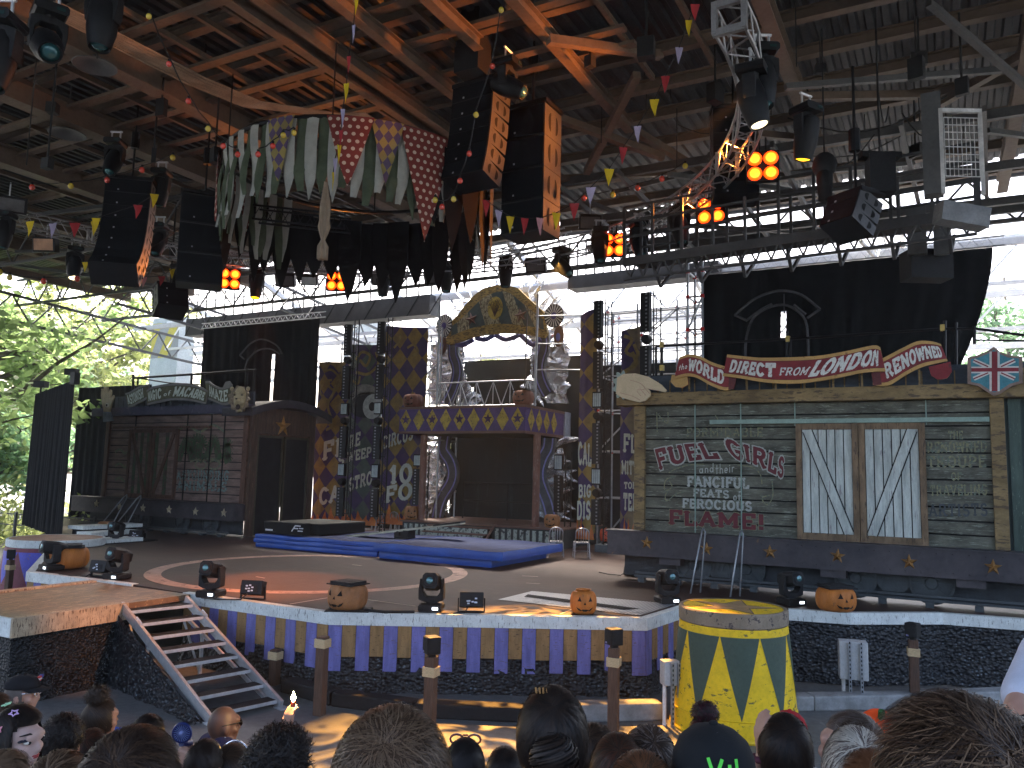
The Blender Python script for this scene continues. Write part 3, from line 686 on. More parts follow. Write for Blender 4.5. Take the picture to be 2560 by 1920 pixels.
words('FANCIFUL', (1718, 1216), (1872, 1221), .235, [fadedwhite], t=.22)
words('FEATS', (1733, 1241), (1823, 1246), .18, [fadedwhite], t=.2)
words('of', (1833, 1252), (1852, 1252), .22, [fadedwhite], t=.13, serif=0)
words('FEROCIOUS', (1706, 1269), (1880, 1278), .21, [fadedwhite], t=.22)
words('FLAME!', (1672, 1311), (1912, 1325), .34, [letterred, faded], t=.2, outline=.035)
for txt, a, c, h in (('THE', (2371, 1098), (2408, 1098), .17), ('RENOWNED', (2318, 1132), (2468, 1130), .22), ('TROUPE', (2318, 1170), (2466, 1168), .24), ('OF', (2378, 1201), (2404, 1201), .16), ('TRAVELING', (2325, 1240), (2470, 1238), .22), ('ARTISTS', (2322, 1292), (2470, 1290), .25)):
    words(txt, a, c, h, [faded if txt != 'ARTISTS' else ironpaint], t=.16)
def scroll(px, w, mat, par, O, Y, name='painted_scroll'):
    b = MB(O); C_ = curveY(px, Y)
    for a, c in zip(C_[:-1], C_[1:]):
        d_ = (c - a).normalized(); n_ = V(-d_.z, 0, d_.x) * w; b.add([a - n_ + V(0, -.003, 0), c - n_ + V(0, -.003, 0), c + n_ + V(0, -.003, 0), a + n_ + V(0, -.003, 0)], [(0, 1, 2, 3)])
    return b.build(name, mat, par)
for s_ in ([(1672, 1182), (1690, 1172), (1720, 1163), (1760, 1160)], [(1845, 1163), (1880, 1168), (1900, 1185), (1905, 1210)], [(1690, 1190), (1665, 1200), (1662, 1225), (1680, 1218), (1672, 1200)], [(1930, 1200), (1932, 1240), (1918, 1262), (1905, 1245), (1925, 1238)], [(1670, 1228), (1663, 1240), (1668, 1252), (1690, 1235), (1710, 1230)], [(1788, 1038), (1795, 1050), (1790, 1060), (1780, 1055)], [(1642, 1030), (1643, 1080)], [(1645, 1036), (1668, 1058), (1670, 1030)]): scroll(s_, .012, faded, wag, GO, YT)
# ribbon sign
YR = YW - .32
MR = [redpaint, ochreedge, paint('ribbon_line', (.08, .02, .015), bump=0), letterwhite]
def ribbon_sign(par, O, Y, pieces, mats, name='ribbon_sign'):
    for top, bot, texts in pieces:
        b = MB(O); fm = ribbon(b, top, bot, Y); r = b.build(name, mats[:3], par)
        for txt, x0, x1, y0, y1, t in texts:
            q = MB(O); lettering(q, txt, fm(x0, x1, y0, y1), t, .3 if txt[0].isupper() else 0); q.build('lettering', mats[3], r)
# curls first (behind)
b = MB(GO); polyY(b, [(1681, 938), (1720, 936), (1722, 962), (1708, 970), (1690, 968), (1678, 955)], YR + .08, .05, 0, 1); b.build('ribbon_curl', [ochreedge, redpaint], wag)
b = MB(GO); polyY(b, [(2322, 918), (2376, 905), (2380, 930), (2368, 946), (2345, 950), (2328, 940)], YR + .08, .05, 0, 1); b.build('ribbon_curl', [redpaint, ochreedge], wag)
ribbon_sign(wag, GO, YR, [
    ([(1698, 893), (1724, 886), (1751, 891), (1781, 906), (1816, 917), (1834, 922)], [(1686, 948), (1716, 941), (1743, 945), (1778, 964), (1812, 976), (1834, 970)], [('the', .06, .2, .34, .62, .14), ('WORLD', .22, .78, .26, .78, .24)]),
    ([(2182, 905), (2205, 897), (2256, 871), (2294, 854), (2329, 854), (2352, 860)], [(2182, 962), (2221, 964), (2267, 937), (2306, 918), (2344, 908), (2369, 902)], [('RENOWNED', .2, .92, .26, .76, .24)])], MR)
b = MB(GO); rbk = paint('ribbon_back', (.11, .03, .03), var=.3); polyY(b, [(1807, 942), (1842, 945), (1836, 972), (1815, 976)], YR + .03, .05); b.build('ribbon_fold', rbk, wag); b = MB(GO); polyY(b, [(2178, 930), (2217, 928), (2206, 962), (2184, 964)], YR + .03, .05); b.build('ribbon_fold', rbk, wag)
ribbon_sign(wag, GO, YR - .07, [
    ([(1818, 886), (1870, 892), (1920, 895), (2036, 891), (2113, 879), (2182, 864), (2200, 868)], [(1807, 940), (1851, 946), (1920, 957), (1997, 959), (2074, 949), (2159, 932), (2214, 928)], [('DIRECT', .06, .37, .24, .76, .24), ('FROM', .39, .515, .3, .6, .17), ('LONDON', .53, .93, .24, .8, .24)])], MR)
for i in range(9):
    p = atY(1720 + i * 72, 950, YR + .1); b = MB(GO); b.bbox((p.x, YR + .11, ZT + .29), (p.x + .04, YR + .15, ZT + .62)); b.build('sign_stake', oldwood, wag)
# pointing hand
skin_p = paint('painted_hand', (.62, .52, .33), (.66, .54, .36), var=.12, scale=4, wear=(.42, .22, .2), wamt=.15, wscale=6)
YH = YW - .3
b = MB(GO); cf = [(1556 + (27 + 6 * math.cos(9 * a)) * math.cos(a) * .75, 963 + (32 + 5 * math.cos(9 * a)) * math.sin(a)) for a in [2 * math.pi * i / 54 for i in range(54)]]
polyY(b, cf, YH + .06, .05); b.build('sign_cuff', paint('cuff_teal', (.30, .40, .37), var=.2, scale=5), wag)
b = MB(GO); polyY(b, [(1542, 985), (1545, 945), (1560, 936), (1590, 934), (1622, 942), (1655, 962), (1668, 976), (1664, 981), (1640, 976), (1620, 972), (1627, 978), (1628, 990), (1615, 1002), (1600, 1006), (1575, 1000), (1555, 994)], YH, .06); knk = paint('painted_hand_shade', (.46, .30, .22), var=.2, bump=0)
for s_ in ([(1575, 950), (1600, 958), (1612, 972), (1592, 975)], [(1592, 978), (1602, 990)], [(1603, 975), (1614, 988)], [(1612, 970), (1624, 984)], [(1550, 982), (1580, 990), (1600, 1000)], [(1620, 972), (1648, 977)]):
    C_ = curveY(s_, YH - .067); [b.bar(a, c, .014, .008, 1, up=(0, 1, 0)) for a, c in zip(C_[:-1], C_[1:])]
b.build('pointing_hand_sign', [skin_p, knk], wag)
# flag shield
b = MB(GO); sh = [(2418, 895), (2440, 890), (2465, 880), (2484, 868), (2500, 880), (2525, 890), (2556, 893), (2556, 958), (2530, 965), (2500, 985), (2484, 990), (2465, 978), (2445, 965), (2419, 960)]
polyY(b, sh, YR, .06); shd = b.build('flag_shield', paint('shield_border', (.24, .17, .14), var=.25, scale=5), wag)
cx = sum(p[0] for p in sh) / len(sh); cyy = sum(p[1] for p in sh) / len(sh)
ins = [(cx + (x - cx) * .87, cyy + (y - cyy) * .87) for x, y in sh]
b = MB(GO); polyY(b, ins, YR, .004, lift=.062); b.build('blue_field', paint('shield_blue', (.06, .23, .28), var=.25, scale=5, wear=(.25, .35, .35), wamt=.15), shd)
wl = [((2486, 882), (2486, 978), 17), ((2430, 927), (2546, 925), 15)]
b = MB(GO); lift = .066
def strip(b, a, c, w, l, mi=0):
    p = atY(*a, YR); q = atY(*c, YR); d_ = (q - p).normalized(); n_ = V(-d_.z, 0, d_.x) * w * .0041
    b.add([v + V(0, -l, 0) for v in (p - n_, q - n_, q + n_, p + n_)], [(0, 1, 2, 3)], mi)
for a, c in (((2434, 902), (2536, 948)), ((2536, 902), (2434, 948))): strip(b, a, c, 10, .068)
strip(b, (2486, 880), (2486, 979), 21, .07); strip(b, (2428, 926), (2546, 925), 16, .0705); b.build('white_cross', paint('shield_white', (.62, .62, .58), var=.12, wear=(.3, .3, .3), wamt=.15), shd)
b = MB(GO)
for a, c in (((2434, 902), (2470, 918)), ((2536, 948), (2502, 933)), ((2536, 902), (2502, 918)), ((2434, 948), (2470, 933))): strip(b, a, c, 3, .073)
strip(b, (2486, 880), (2486, 979), 12, .0745); strip(b, (2428, 926), (2546, 925), 9, .0745 + .0006); b.build('red_cross', paint('shield_red', (.22, .03, .04), var=.25), shd)
# roof handrail of the wagon
b = MB(GO); YRL = YW + .9
def tY(pts, r, Y, bb, mi=0): bb.tube([atY(x, y, Y) for x, y in pts], r, 8, mi)
tY([(1640, 866), (1970, 848), (2360, 822), (2440, 822), (2560, 838)], .03, YRL, b); tY([(2440, 850), (2560, 852)], .02, YRL, b)
for x, y0, y1 in ((1655, 862, 960), (1640, 866, 962), (1968, 830, 905), (1976, 846, 905), (2362, 802, 925), (2390, 806, 930), (2436, 815, 860)): tY([(x, y0), (x, y1)], .035, YRL, b)
b.build('roof_handrail', MAT['black'], wag)
brs = paint('brass_clamp', (.45, .33, .1), rough=.4, metal=.5, bump=0)
for x, y in ((1655, 862), (1970, 848), (2356, 820), (1655, 920)): b = MB(GO); p = atY(x, y, YRL); b.box(p, (.09, .12, .14)); b.build('handrail_clamp', brs, wag)
# ------------------------------------------------------------------ left wagon
YL = 20.9
lw = thing('circus_wagon', 'dark red planked circus wagon with an olive ribbon sign and black end doors', 'wagon', (-26, YL, S)); LO = lw.location
lx0, lx1 = -30.0, -22.1
planks_wall(lw, LO, lx0 + .1, lx1 - .05, 2.45, 5.7, YL, 11, red_plank)
for a in (lx0 - .08, lx1 - .2): b = MB(LO); b.bbox((a, YL - .09, 2.45), (a + .22, YL + .4, 5.7)); b.build('corner_post', redframe, lw, bevel=.01)
purplebeam = paint('dark_violet_beam', (.045, .042, .075), var=.35, scale=2, wear=(.10, .09, .12), wamt=.25, wscale=5, rough=.6)
b = MB(LO); b.bbox((-30.85, YL - .25, 5.7), (-21.95, YL + .35, 6.02)); b.build('roof_beam', purplebeam, lw)
b = MB(LO); b.bbox((-29.8, YL + .03, 6.02), (-22, YL + .1, 6.5))
for i in range(24): b.bbox((-29.6 + i * .32, YL + .01, 6.02), (-29.57 + i * .32, YL + .03, 6.45))
b.build('upper_siding', bluegrey, lw)
b = MB(LO); b.bbox((lx0, YL + .1, 2.3), (lx1 - .06, YL + 3.3, 5.9)); b.build('body', redframe, lw)
for x in (-28.35, -25.35, -24.05, -23.35): b = MB(LO); b.bbox((x, YL - .035, 2.45), (x + .035, YL - .004, 5.7)); b.build('lath', MAT['black'], lw)
b = MB(LO); b.bbox((-29.6, YL - .1, 5.19), (-24.0, YL - .004, 5.27)); b.build('door_rail', redframe, lw)
greenpatch = paint('faded_green_paint', (.05, .13, .05), (.08, .11, .06), var=.4, scale=3, wear=(.08, .05, .04), wamt=.42, wscale=6, wst=(2, 1, .8), bump=0)
def red_door(x0, x1, lean):
    b = MB(LO); t = .13; z0, z1 = 2.5, 5.15
    b.bbox((x0, YL - .08, z0), (x0 + t, YL - .004, z1)); b.bbox((x1 - t, YL - .08, z0), (x1, YL - .004, z1)); b.bbox((x0 + t, YL - .075, z1 - .13), (x1 - t, YL - .004, z1)); b.bbox((x0 + t, YL - .075, z0), (x1 - t, YL - .004, z0 + .14))
    d = b.build('door', redframe, lw); b = MB(LO); w = (x1 - x0 - 2 * t) / 6
    for i in range(6): b.bbox((x0 + t + i * w + .01, YL - .05, z0 + .14), (x0 + t + (i + 1) * w - .01, YL - .005, z1 - .13), i % 2 if lean > 0 else (0 if i % 3 else 1))
    b.build('door_boards', [red_plank, greenpatch], d)
    b = MB(LO); a = V(x0 + t + .1 if lean > 0 else x1 - t - .1, YL - .07, z1 - .15); c = V(x1 - t - .1 if lean > 0 else x0 + t + .1, YL - .07, z0 + .16); b.bar(a, c, .04, .15); b.build('door_brace', redframe, d)
red_door(-28.62, -27.25, 1); red_door(-27.2, -25.75, -1)
b = MB(LO); b.bbox((-31.3, YL - .5, 1.85), (-22.1, YL + .3, 2.42)); b.bbox((-31.35, YL - .54, 2.421), (-22.1, YL - .02, 2.455)); b.build('ledge', ironledge, lw)
silverstar = paint('pale_star', (.42, .36, .24), var=.25, rough=.45, metal=.3)
for px, py in ((242, 1259), (300, 1267), (358, 1270), (423, 1274), (489, 1279), (560, 1282)):
    p = atY(px, py, YL - .5); b = MB(LO); star_relief(b, p.x, YL - .503, p.z, .17); b.build('star', silverstar, lw)
b = MB(LO); b.bbox((-30.8, YL + .02, S + .05), (-22.2, YL + .1, 1.85)); b.build('undercarriage', paint('under_dark2', (.03, .035, .04), var=.3), lw)
for px, py in ((335, 1310), (360, 1312), (460, 1318), (530, 1322)): p = atY(px, py, YL); wheel(lw, LO, p.x, YL - .05, 1.72, .42, ironpaint)
rail = MB((-26, YL - .3, S)); rail.bbox((-30.6, YL - .5, S + .12), (-22.3, YL - .44, S + .17)); rail.bbox((-30.6, YL - .6, S + .06), (-22.3, YL - .53, S + .1))
for i in range(9): rail.bbox((-30.3 + i * .95, YL - .6, S), (-30.1 + i * .95, YL - .43, S + .06))
tag(rail.build('wagon_rail', ironpaint), 'low grey rail along the foot of the dark red wagon', 'rail')
# end of the wagon with the doors, facing right
XE = -21.95; ew = paint('end_wall_wood', (.075, .045, .03), var=.4, scale=2.5, st=(1, 4, .5), wear=(.14, .09, .05), wamt=.25, wscale=5, wst=(1, 4, .6), rough=.6)
b = MB(LO); ye0, ye1 = YL, YL + 3.3
b.bbox((XE - .12, ye0, 5.0), (XE, ye1, 5.95)); b.bbox((XE - .12, ye0, S), (XE, ye0 + .3, 5.0)); b.bbox((XE - .12, ye1 - .3, S), (XE, ye1, 5.0)); b.build('end_wall', ew, lw)
ol = paint('door_frame_olive', (.06, .055, .03), var=.3, rough=.5)
for k, (a, c) in enumerate(((ye0 + .32, ye0 + 1.6), (ye0 + 1.7, ye1 - .32))):
    b = MB(LO); b.bbox((XE - .1, a, S + .02), (XE - .02, a + .07, 4.94)); b.bbox((XE - .1, c - .07, S + .02), (XE - .02, c, 4.94)); b.bbox((XE - .1, a + .07, 4.86), (XE - .02, c - .07, 4.94))
    d = b.build('end_door', ol, lw); b = MB(LO); b.bbox((XE - .07, a + .07, S + .02), (XE - .05, c - .07, 4.86)); b.build('door_panel', paint('door_black', (.012, .013, .014), rough=.35, bump=.05), d)
p = atX(708, 1066, XE); b = MB(LO); pts = star2(p.y, p.z, .42, .16, math.pi / 2, 5); vs = [V(XE + .003, y, z) for y, z in pts] + [V(XE + .12, p.y, p.z)]; b.add(vs, [(i, (i + 1) % 10, 10) for i in range(10)]); b.build('end_star', goldstar, lw)
b = MB(LO); n = 16; pr = [(ye0 - .35 + 4.2 * i / n, 5.75 + .55 * math.sin(math.pi * (i / n * .86 + .07))) for i in range(n + 1)]
poly = pr + [(y, z - .28) for y, z in reversed(pr)]
b.prism([(y, z) for y, z in reversed(poly)], lambda y, z, t: V(t, y, z), XE - 1.2, XE + .35); b.build('arched_roof', paint('arch_roof', (.035, .03, .035), var=.3, wear=(.09, .08, .08), wamt=.2, rough=.6), lw, smooth='auto')
# ribbon sign, hand and lion
YB = YL - .35
ol_r = paint('ribbon_olive', (.085, .08, .04), var=.3, scale=2, wear=(.16, .15, .10), wamt=.2); gr_e = paint('ribbon_grey_edge', (.17, .165, .15), var=.25, scale=3)
lwh = paint('letter_pale_green', (.50, .56, .48), var=.15, bump=0)
ML = [ol_r, gr_e, paint('ribbon_line2', (.03, .03, .02), bump=0), lwh]
ribbon_sign(lw, LO, YB, [
    ([(313, 983), (328, 979), (340, 972), (355, 964), (372, 960)], [(320, 1018), (336, 1016), (348, 1009), (359, 1003), (370, 994)], [('ASTONISH', .06, .8, .2, .8, .2)]),
    ([(513, 953), (524, 953), (536, 962), (555, 969), (579, 962)], [(517, 998), (528, 1001), (540, 1005), (559, 1013), (575, 1010)], [('AMAZE', .22, .9, .2, .8, .18)])], ML)
ribbon_sign(lw, LO, YB - .08, [
    ([(366, 976), (386, 966), (444, 958), (494, 964), (519, 977)], [(368, 1014), (390, 1009), (432, 1001), (474, 1002), (513, 1010)], [('MAGIC', .09, .35, .24, .78, .24), ('of', .38, .46, .3, .6, .12), ('MACABRE', .5, .95, .24, .78, .24)])], ML)
b = MB(LO); polyY(b, [(560, 968), (566, 955), (576, 953), (582, 962), (578, 985), (563, 985)], YB + .06, .05); b.build('ribbon_curl', gr_e, lw)
handp = paint('carved_hand', (.36, .29, .17), var=.25, scale=6, wear=(.15, .1, .07), wamt=.25)
b = MB(LO); polyY(b, [(263, 1030), (259, 1012), (256, 990), (257, 972), (260, 972), (262, 985), (263, 968), (265, 967), (267, 985), (269, 969), (272, 969), (273, 986), (278, 974), (281, 976), (280, 995), (287, 988), (288, 993), (281, 1012), (277, 1032)], YB - .1, .07); hh = b.build('raised_hand_sign', handp, lw, bevel=.008)
b = MB(LO); p = atY(268, 1013, YB - .17); b.ell(p, (.11, .03, .09), 14, 0); b.ell(p + V(0, -.02, 0), (.05, .03, .05), 12, 1); b.build('palm_eye', [paint('eye_cream', (.55, .5, .38), bump=0), paint('eye_dark', (.05, .03, .02), bump=0)], hh)
b = MB(LO); polyY(b, [(262, 1030), (278, 1030), (285, 1052), (262, 1055)], YB - .1, .08); b.build('sleeve', paint('sleeve_grey', (.2, .23, .27), var=.3), hh)
b = MB(LO); c = [(600 + (24 + 2.5 * math.cos(11 * a)) * math.cos(a), 998 + (31 + 3 * math.cos(11 * a)) * math.sin(a)) for a in [2 * math.pi * i / 66 for i in range(66)]]
polyY(b, c, YB - .1, .08); lion = b.build('lion_head_sign', paint('lion_mane', (.23, .18, .12), var=.45, scale=9, wear=(.09, .06, .04), wamt=.3), lw)
lface = paint('lion_face', (.42, .34, .2), var=.25, scale=8); b = MB(LO); Yf = YB - .18
def lp(x, y): return atY(x, y, Yf)
b.ell(lp(600, 995), (.3, .1, .42), 16); b.ell(lp(600, 1002), (.14, .18, .12), 12); b.ell(lp(590, 983), (.1, .12, .05), 10); b.ell(lp(610, 983), (.1, .12, .05), 10); b.ell(lp(594, 1009), (.1, .15, .08), 10); b.ell(lp(606, 1009), (.1, .15, .08), 10)
b.ell(lp(580, 972), (.08, .06, .08), 10); b.ell(lp(620, 972), (.08, .06, .08), 10); b.ell(lp(600, 1027), (.1, .1, .05), 10); b.build('lion_face', lface, lion, smooth=True)
b = MB(LO); b.ell(lp(600, 1018) + V(0, -.1, 0), (.1, .05, .1), 12); b.ell(lp(591, 988) + V(0, -.08, 0), (.05, .04, .025), 8); b.ell(lp(609, 988) + V(0, -.08, 0), (.05, .04, .025), 8); b.ell(lp(600, 998) + V(0, -.17, 0), (.05, .03, .03), 8); b.build('lion_mouth_and_eyes', paint('lion_dark', (.04, .02, .015), bump=0), lion)
# faded paint on the planks
teal = paint('faded_teal_letter', (.16, .24, .22), var=.3, wear=(.10, .07, .06), wamt=.42, wscale=10, bump=0)
words('ASTOUNDING', (440, 1199), (572, 1202), .36, [teal], t=.2, par=lw, O=LO, Y=YL - .006)
words('ANIMALS', (440, 1226), (567, 1229), .36, [teal], t=.2, par=lw, O=LO, Y=YL - .006)
for pts in ([(445, 1152), (468, 1098), (478, 1150)], [(482, 1150), (484, 1098), (508, 1100), (508, 1118), (488, 1122), (508, 1150)], [(515, 1150), (535, 1096), (548, 1150)], [(560, 1105), (576, 1112), (560, 1128), (577, 1140), (560, 1150)]): scroll(pts, .17, greenpatch, lw, LO, YL - .006, 'faded_green_flourish')
for cx_ in (502, 535): scroll([(cx_ + 14 * math.cos(a), 1162 + 11 * math.sin(a)) for a in [2 * math.pi * i / 10 for i in range(11)]], .035, faded, lw, LO, YL - .006, 'painted_goggle')
scroll([(475, 1155), (490, 1150), (520, 1147), (545, 1150), (552, 1165)], .035, faded, lw, LO, YL - .006, 'painted_goggle')
scroll([(445, 1075), (470, 1065), (500, 1080), (530, 1062), (560, 1078)], .05, faded, lw, LO, YL - .006, 'painted_scroll')
for y in (1130, 1165, 1200): scroll([(288, y), (300, y - 6), (312, y + 4), (318, y - 2)], .05, faded, lw, LO, YL - .006, 'painted_scroll')
b = MB(LO); YQ = YL + 1.2
for pts, r in (([(333, 945), (480, 936), (640, 925)], .05), ([(345, 945), (420, 957), (500, 962)], .03), ([(333, 936), (333, 985)], .05), ([(345, 945), (343, 985)], .04), ([(480, 934), (478, 965)], .05), ([(617, 920), (615, 1000)], .06), ([(637, 925), (635, 1005)], .06)): tY(pts, r, YQ, b)
b.build('roof_handrail', MAT['black'], lw)
b = MB((-31, 21, S)); q = atY(405, 850, 21.5); b.tube([q, atY(398, 965, 21.5)], .03, 6); b.o = atY(398, 965, 21.5); tag(b.build('whip_antenna', MAT['black']), 'thin black pole standing above the dark red wagon roof', 'pole')
for k, (x, y0, y1) in enumerate(((255, 1175, 1255),)):
    p = atZ(256, 1290, S); b = MB(p)
for k, x0 in enumerate((310, 345)):
    p = atY(x0, 1255, YL - .62); b = MB((p.x, YL - 1.2, S)); b.tube([V(p.x - .1, YL - 1.6, S), V(p.x, YL - .66, 2.5), V(p.x + .1, YL - .6, 2.6), V(p.x + .2, YL - .66, 2.5), V(p.x + .35, YL - 1.4, S)], .025, 8)
    tag(b.build('ladder_hoop', MAT['steel'], smooth=True), ('left' if k == 0 else 'right') + ' of the two thin steel hoops leaning on the dark red wagon', 'hoop', 'steel hoops leaning on the dark red wagon')
# ------------------------------------------------------------------ black drapes
def drape_mat(name='black_drape', c=(.008, .008, .009)):
    return cloth(name, c, .3, .95)
drm = drape_mat()
def drape(label, fx, zt, zb, L, amp=.06, wl=.32, slit=None, edge=None, mat=None, nx=None, name='drape', wob=1):
    """fx(u) -> (point on the line, normal), u metres along it"""
    nx = nx or int(L / .045); nz = 14; P0 = fx(0)[0]; o = MB((P0.x, P0.y, zb)); vs = []; rnd = random.Random(int(L * 100)); ph = [rnd.uniform(0, 6) for _ in range(4)]
    for i in range(nx + 1):
        u = L * i / nx; p, nn = fx(u)
        for j in range(nz + 1):
            t = j / nz; z = zt + (zb - zt) * t
            if edge: u2 = edge(u, t); p, nn = fx(u2)
            w = amp * (.35 + .65 * t) * (math.sin(2 * math.pi * u / wl + ph[0] + .5 * math.sin(u * 1.7 + ph[1])) + .4 * math.sin(2 * math.pi * u / wl * .43 + ph[2])) * wob
            vs.append(V(p.x, p.y, z) + nn * w)
    fs = []
    for i in range(nx):
        for j in range(nz):
            u = L * (i + .5) / nx; z = zt + (zb - zt) * (j + .5) / nz
            if slit and slit[0] < u < slit[1] and slit[2] < z < slit[3]: continue
            fs.append((i * (nz + 1) + j, i * (nz + 1) + j + 1, (i + 1) * (nz + 1) + j + 1, (i + 1) * (nz + 1) + j))
    o.add(vs, fs); ob = o.build(name, mat or drm, smooth=True); tag(ob, label, 'drape'); return ob
def lineY(x0, Y): return lambda u: (V(x0 + u, Y, 0), V(0, -1, 0))
sl = atY(1962, 800, 21).x + 5.65; slz = (atY(1962, 838, 21).z, atY(1962, 788, 21).z)
dR = drape('big black drape with a pale arch outline hanging behind the green wagon', lineY(-5.65, 21), 9.18, 6.0, 6.8, .035, .5, (sl - .05, sl + .06, slz[0], slz[1]), edge=lambda u, t: u - (u / 6.8) ** 2 * (.95 * t ** 1.6 + .04))
archm = paint('arch_outline', (.07, .07, .075), rough=.7, bump=0)
def arcs(par, Y, items, w=.035):
    b = MB(par.location)
    for c in items:
        C_ = curveY(c, Y)
        for a, e in zip(C_[:-1], C_[1:]): b.bar(a, e, .02, w, up=(0, 1, 0)) if False else b.tube([a, e], w, 5)
    b.build('arch_outline', archm, par)
arcs(dR, 20.87, [[(1864, 895), (1865, 850), (1880, 800), (1915, 772), (1957, 762), (1990, 775), (2014, 802), (2020, 850), (2021, 890)], [(1837, 788), (1880, 752), (1920, 733), (1960, 727), (2005, 738), (2050, 773)], [(1868, 800), (1900, 776), (1930, 760)], [(1837, 788), (1868, 802)], [(2050, 773), (2018, 795)], [(1985, 762), (2014, 786)]])
arcs(dR, 20.86, [[(1960, 735), (1961, 785)]], .02)
sl = atY(685, 900, 24).x + 28.5; slz = (atY(682, 1010, 24).z, atY(684, 890, 24).z)
dL = drape('smaller black drape with a bright slit hanging behind the dark red wagon', lineY(-28.5, 24), 9.76, 6.0, 6.65, .05, .5, (sl - .14, sl + .1, 5.9, slz[1]))
arcs(dL, 23.85, [[(610, 930), (620, 900), (645, 876), (675, 872), (700, 885)], [(600, 888), (625, 860), (655, 848), (690, 862), (705, 885)], [(600, 888), (612, 898)]], .035)
for lab, (a, c), dY in (('silver truss bar the big black drape hangs from', (-5.75, 1.35), 21), ('silver truss bar the smaller black drape hangs from', (-28.7, -21.6), 24)):
    b = MB((a, dY, 9.2)); z = 9.22 if dY == 21 else 9.8
    for zz in (z, z + .22): b.tube([V(a, dY + .05, zz), V(c, dY + .05, zz)], .022, 6)
    for i in range(int((c - a) / .3)): b.tube([V(a + i * .3, dY + .05, z), V(a + i * .3 + .15, dY + .05, z + .22), V(a + i * .3 + .3, dY + .05, z)], .011, 5)
    tag(b.build('drape_truss', MAT['alu']), lab, 'truss')
p1 = atZ(50, 1310, S); t_ = (p1 - CAM).dot(cF); q1 = atD(88, 983, t_); p2 = atZ(187, 950, q1.z); 
q1 = V(p1.x + .2, p1.y, 0); q2 = V(p2.x, p2.y, 0); ztop = atD(88, 983, t_).z; dq = (q2 - q1).normalized()
drape('black side curtain standing at the far left edge of the stage before the trees', lambda u: (q1 + dq * u, V(dq.y, -dq.x, 0)), ztop, S, (q2 - q1).length, .07, .42)
r1 = atY(197, 970, 23.2); drape('black side curtain between the far left curtain and the dark red wagon', lambda u: (V(r1.x + u, r1.y + .0, 0), V(0, -1, 0)), r1.z, S, 5.2, .07, .42)
b = MB((q2.x, q2.y, ztop)); b.box((q2.x, q2.y, ztop + .05), (.25, .2, .4)); tag(b.build('curtain_bracket', MAT['black']), 'black bracket box at the top corner of the far left curtain', 'bracket')
for k, (x, y) in enumerate(((180, 930), (103, 961))):
    p = atD(x, y, t_ - .5); b = MB(p - V(0, 0, .3)); b.box(p, (.45, .3, .25), rz=.4); b.bar(p, p - V(0, 0, .35), .05); tag(b.build('work_light', MAT['black']), ('small black work light on the top corner of the far left curtain', 'small black work light lower on the far left curtain edge')[k], 'work light')
# ------------------------------------------------------------------ side steps at the left back
for k, (x0, x1, y, z) in enumerate(((170, 232, 1309, .42), (192, 252, 1325, .28), (215, 288, 1342, .14))):
    a = atZ(x0, y + 4, S + z); c = atZ(x1, y + 6, S + z)
    if k == 0: stp = thing('side_steps', 'three white edged side steps at the back left of the stage', 'steps', V(a.x + 1, a.y + 1, S))
    b = MB(stp.location); b.bbox((a.x, a.y, S + z - .11), (c.x, a.y + 2.2 - k * .4, S + z)); tr = b.build('step', wornwhite, stp); b = MB(stp.location); b.bbox((a.x + .1, a.y + .1, S), (c.x - .05, a.y + 2, S + z - .11)); b.build('riser', MAT['dark'], tr)
# ------------------------------------------------------------------ centre tower
YF = 24.5; tw = thing('circus_tower', 'two storey circus tower with a diamond balcony, wavy frames and a striped arched top', 'tower', (-15.2, 26, S)); OO = tw.location
yb0 = 28.3; PZ = 1.92
vio = paint('violet_paint', (.075, .045, .15), var=.25, scale=3, wear=(.05, .03, .08), wamt=.3, rough=.6); mus = paint('mustard_paint', (.40, .29, .05), var=.3, scale=5, wear=(.16, .12, .04), wamt=.36, wscale=8, rough=.6)
trimw = paint('tower_trim_wood', (.15, .08, .06), var=.35, scale=4, st=(.5, 2, 3), rough=.6)
b = MB(OO); b.bbox((-17.7, YF - .1, S), (-11.3, yb0, PZ)); b.build('platform', paint('platform_dark', (.04, .045, .045), var=.3), tw)
strip_m = paint('platform_strips', (.36, .40, .34), var=.25, scale=5, wear=(.06, .06, .06), wamt=.4, wscale=9)
b = MB(OO)
for i in range(26):
    x = -17.6 + i * .24
    if not (-16.35 < x < -13.95): b.bbox((x, YF - .13, S + .02), (x + .13, YF - .101, PZ - .06))
_ = b.build('platform_front_strips', strip_m, tw); _['kind'] = 'stuff'
b = MB(OO); b.bbox((-17.75, YF - .2, PZ), (-11.25, yb0, PZ + .05)); b.build('platform_deck', trimw, tw)
for k in range(3):
    z = S + .2 * (k + 1) - .02; b = MB(OO); y = YF - .1 - (3 - k) * .3; b.bbox((-16.35, y, S), (-13.9, y + .3, z - .04), 1); b.bbox((-16.4, y - .03, z - .04), (-13.85, y + .3, z), 0); b.bbox((-16.35, y - .012, z - .2), (-13.9, y - .0005, z - .05), 2)
    b.build('step', [trimw, MAT['dark'], strip_m], tw)
b = MB(OO); b.bar((-13.75, YF - 1.0, S), (-13.75, YF - .15, PZ + .1), .06); b.build('step_rail', trimw, tw)
# columns
for x in (-17.18, -12.45):
    b = MB(OO); b.tube([V(x, YF + .35, PZ), V(x, YF + .35, 3.4), V(x, YF + .35, 5.12)], [.13, .125, .13], 14); b.build('column', paint('reddish_column', (.19, .085, .06), var=.3, scale=5, st=(1, 1, .3), wear=(.26, .17, .13), wamt=.3, wscale=6, wst=(3, 3, .6), rough=.5), tw, smooth='auto')
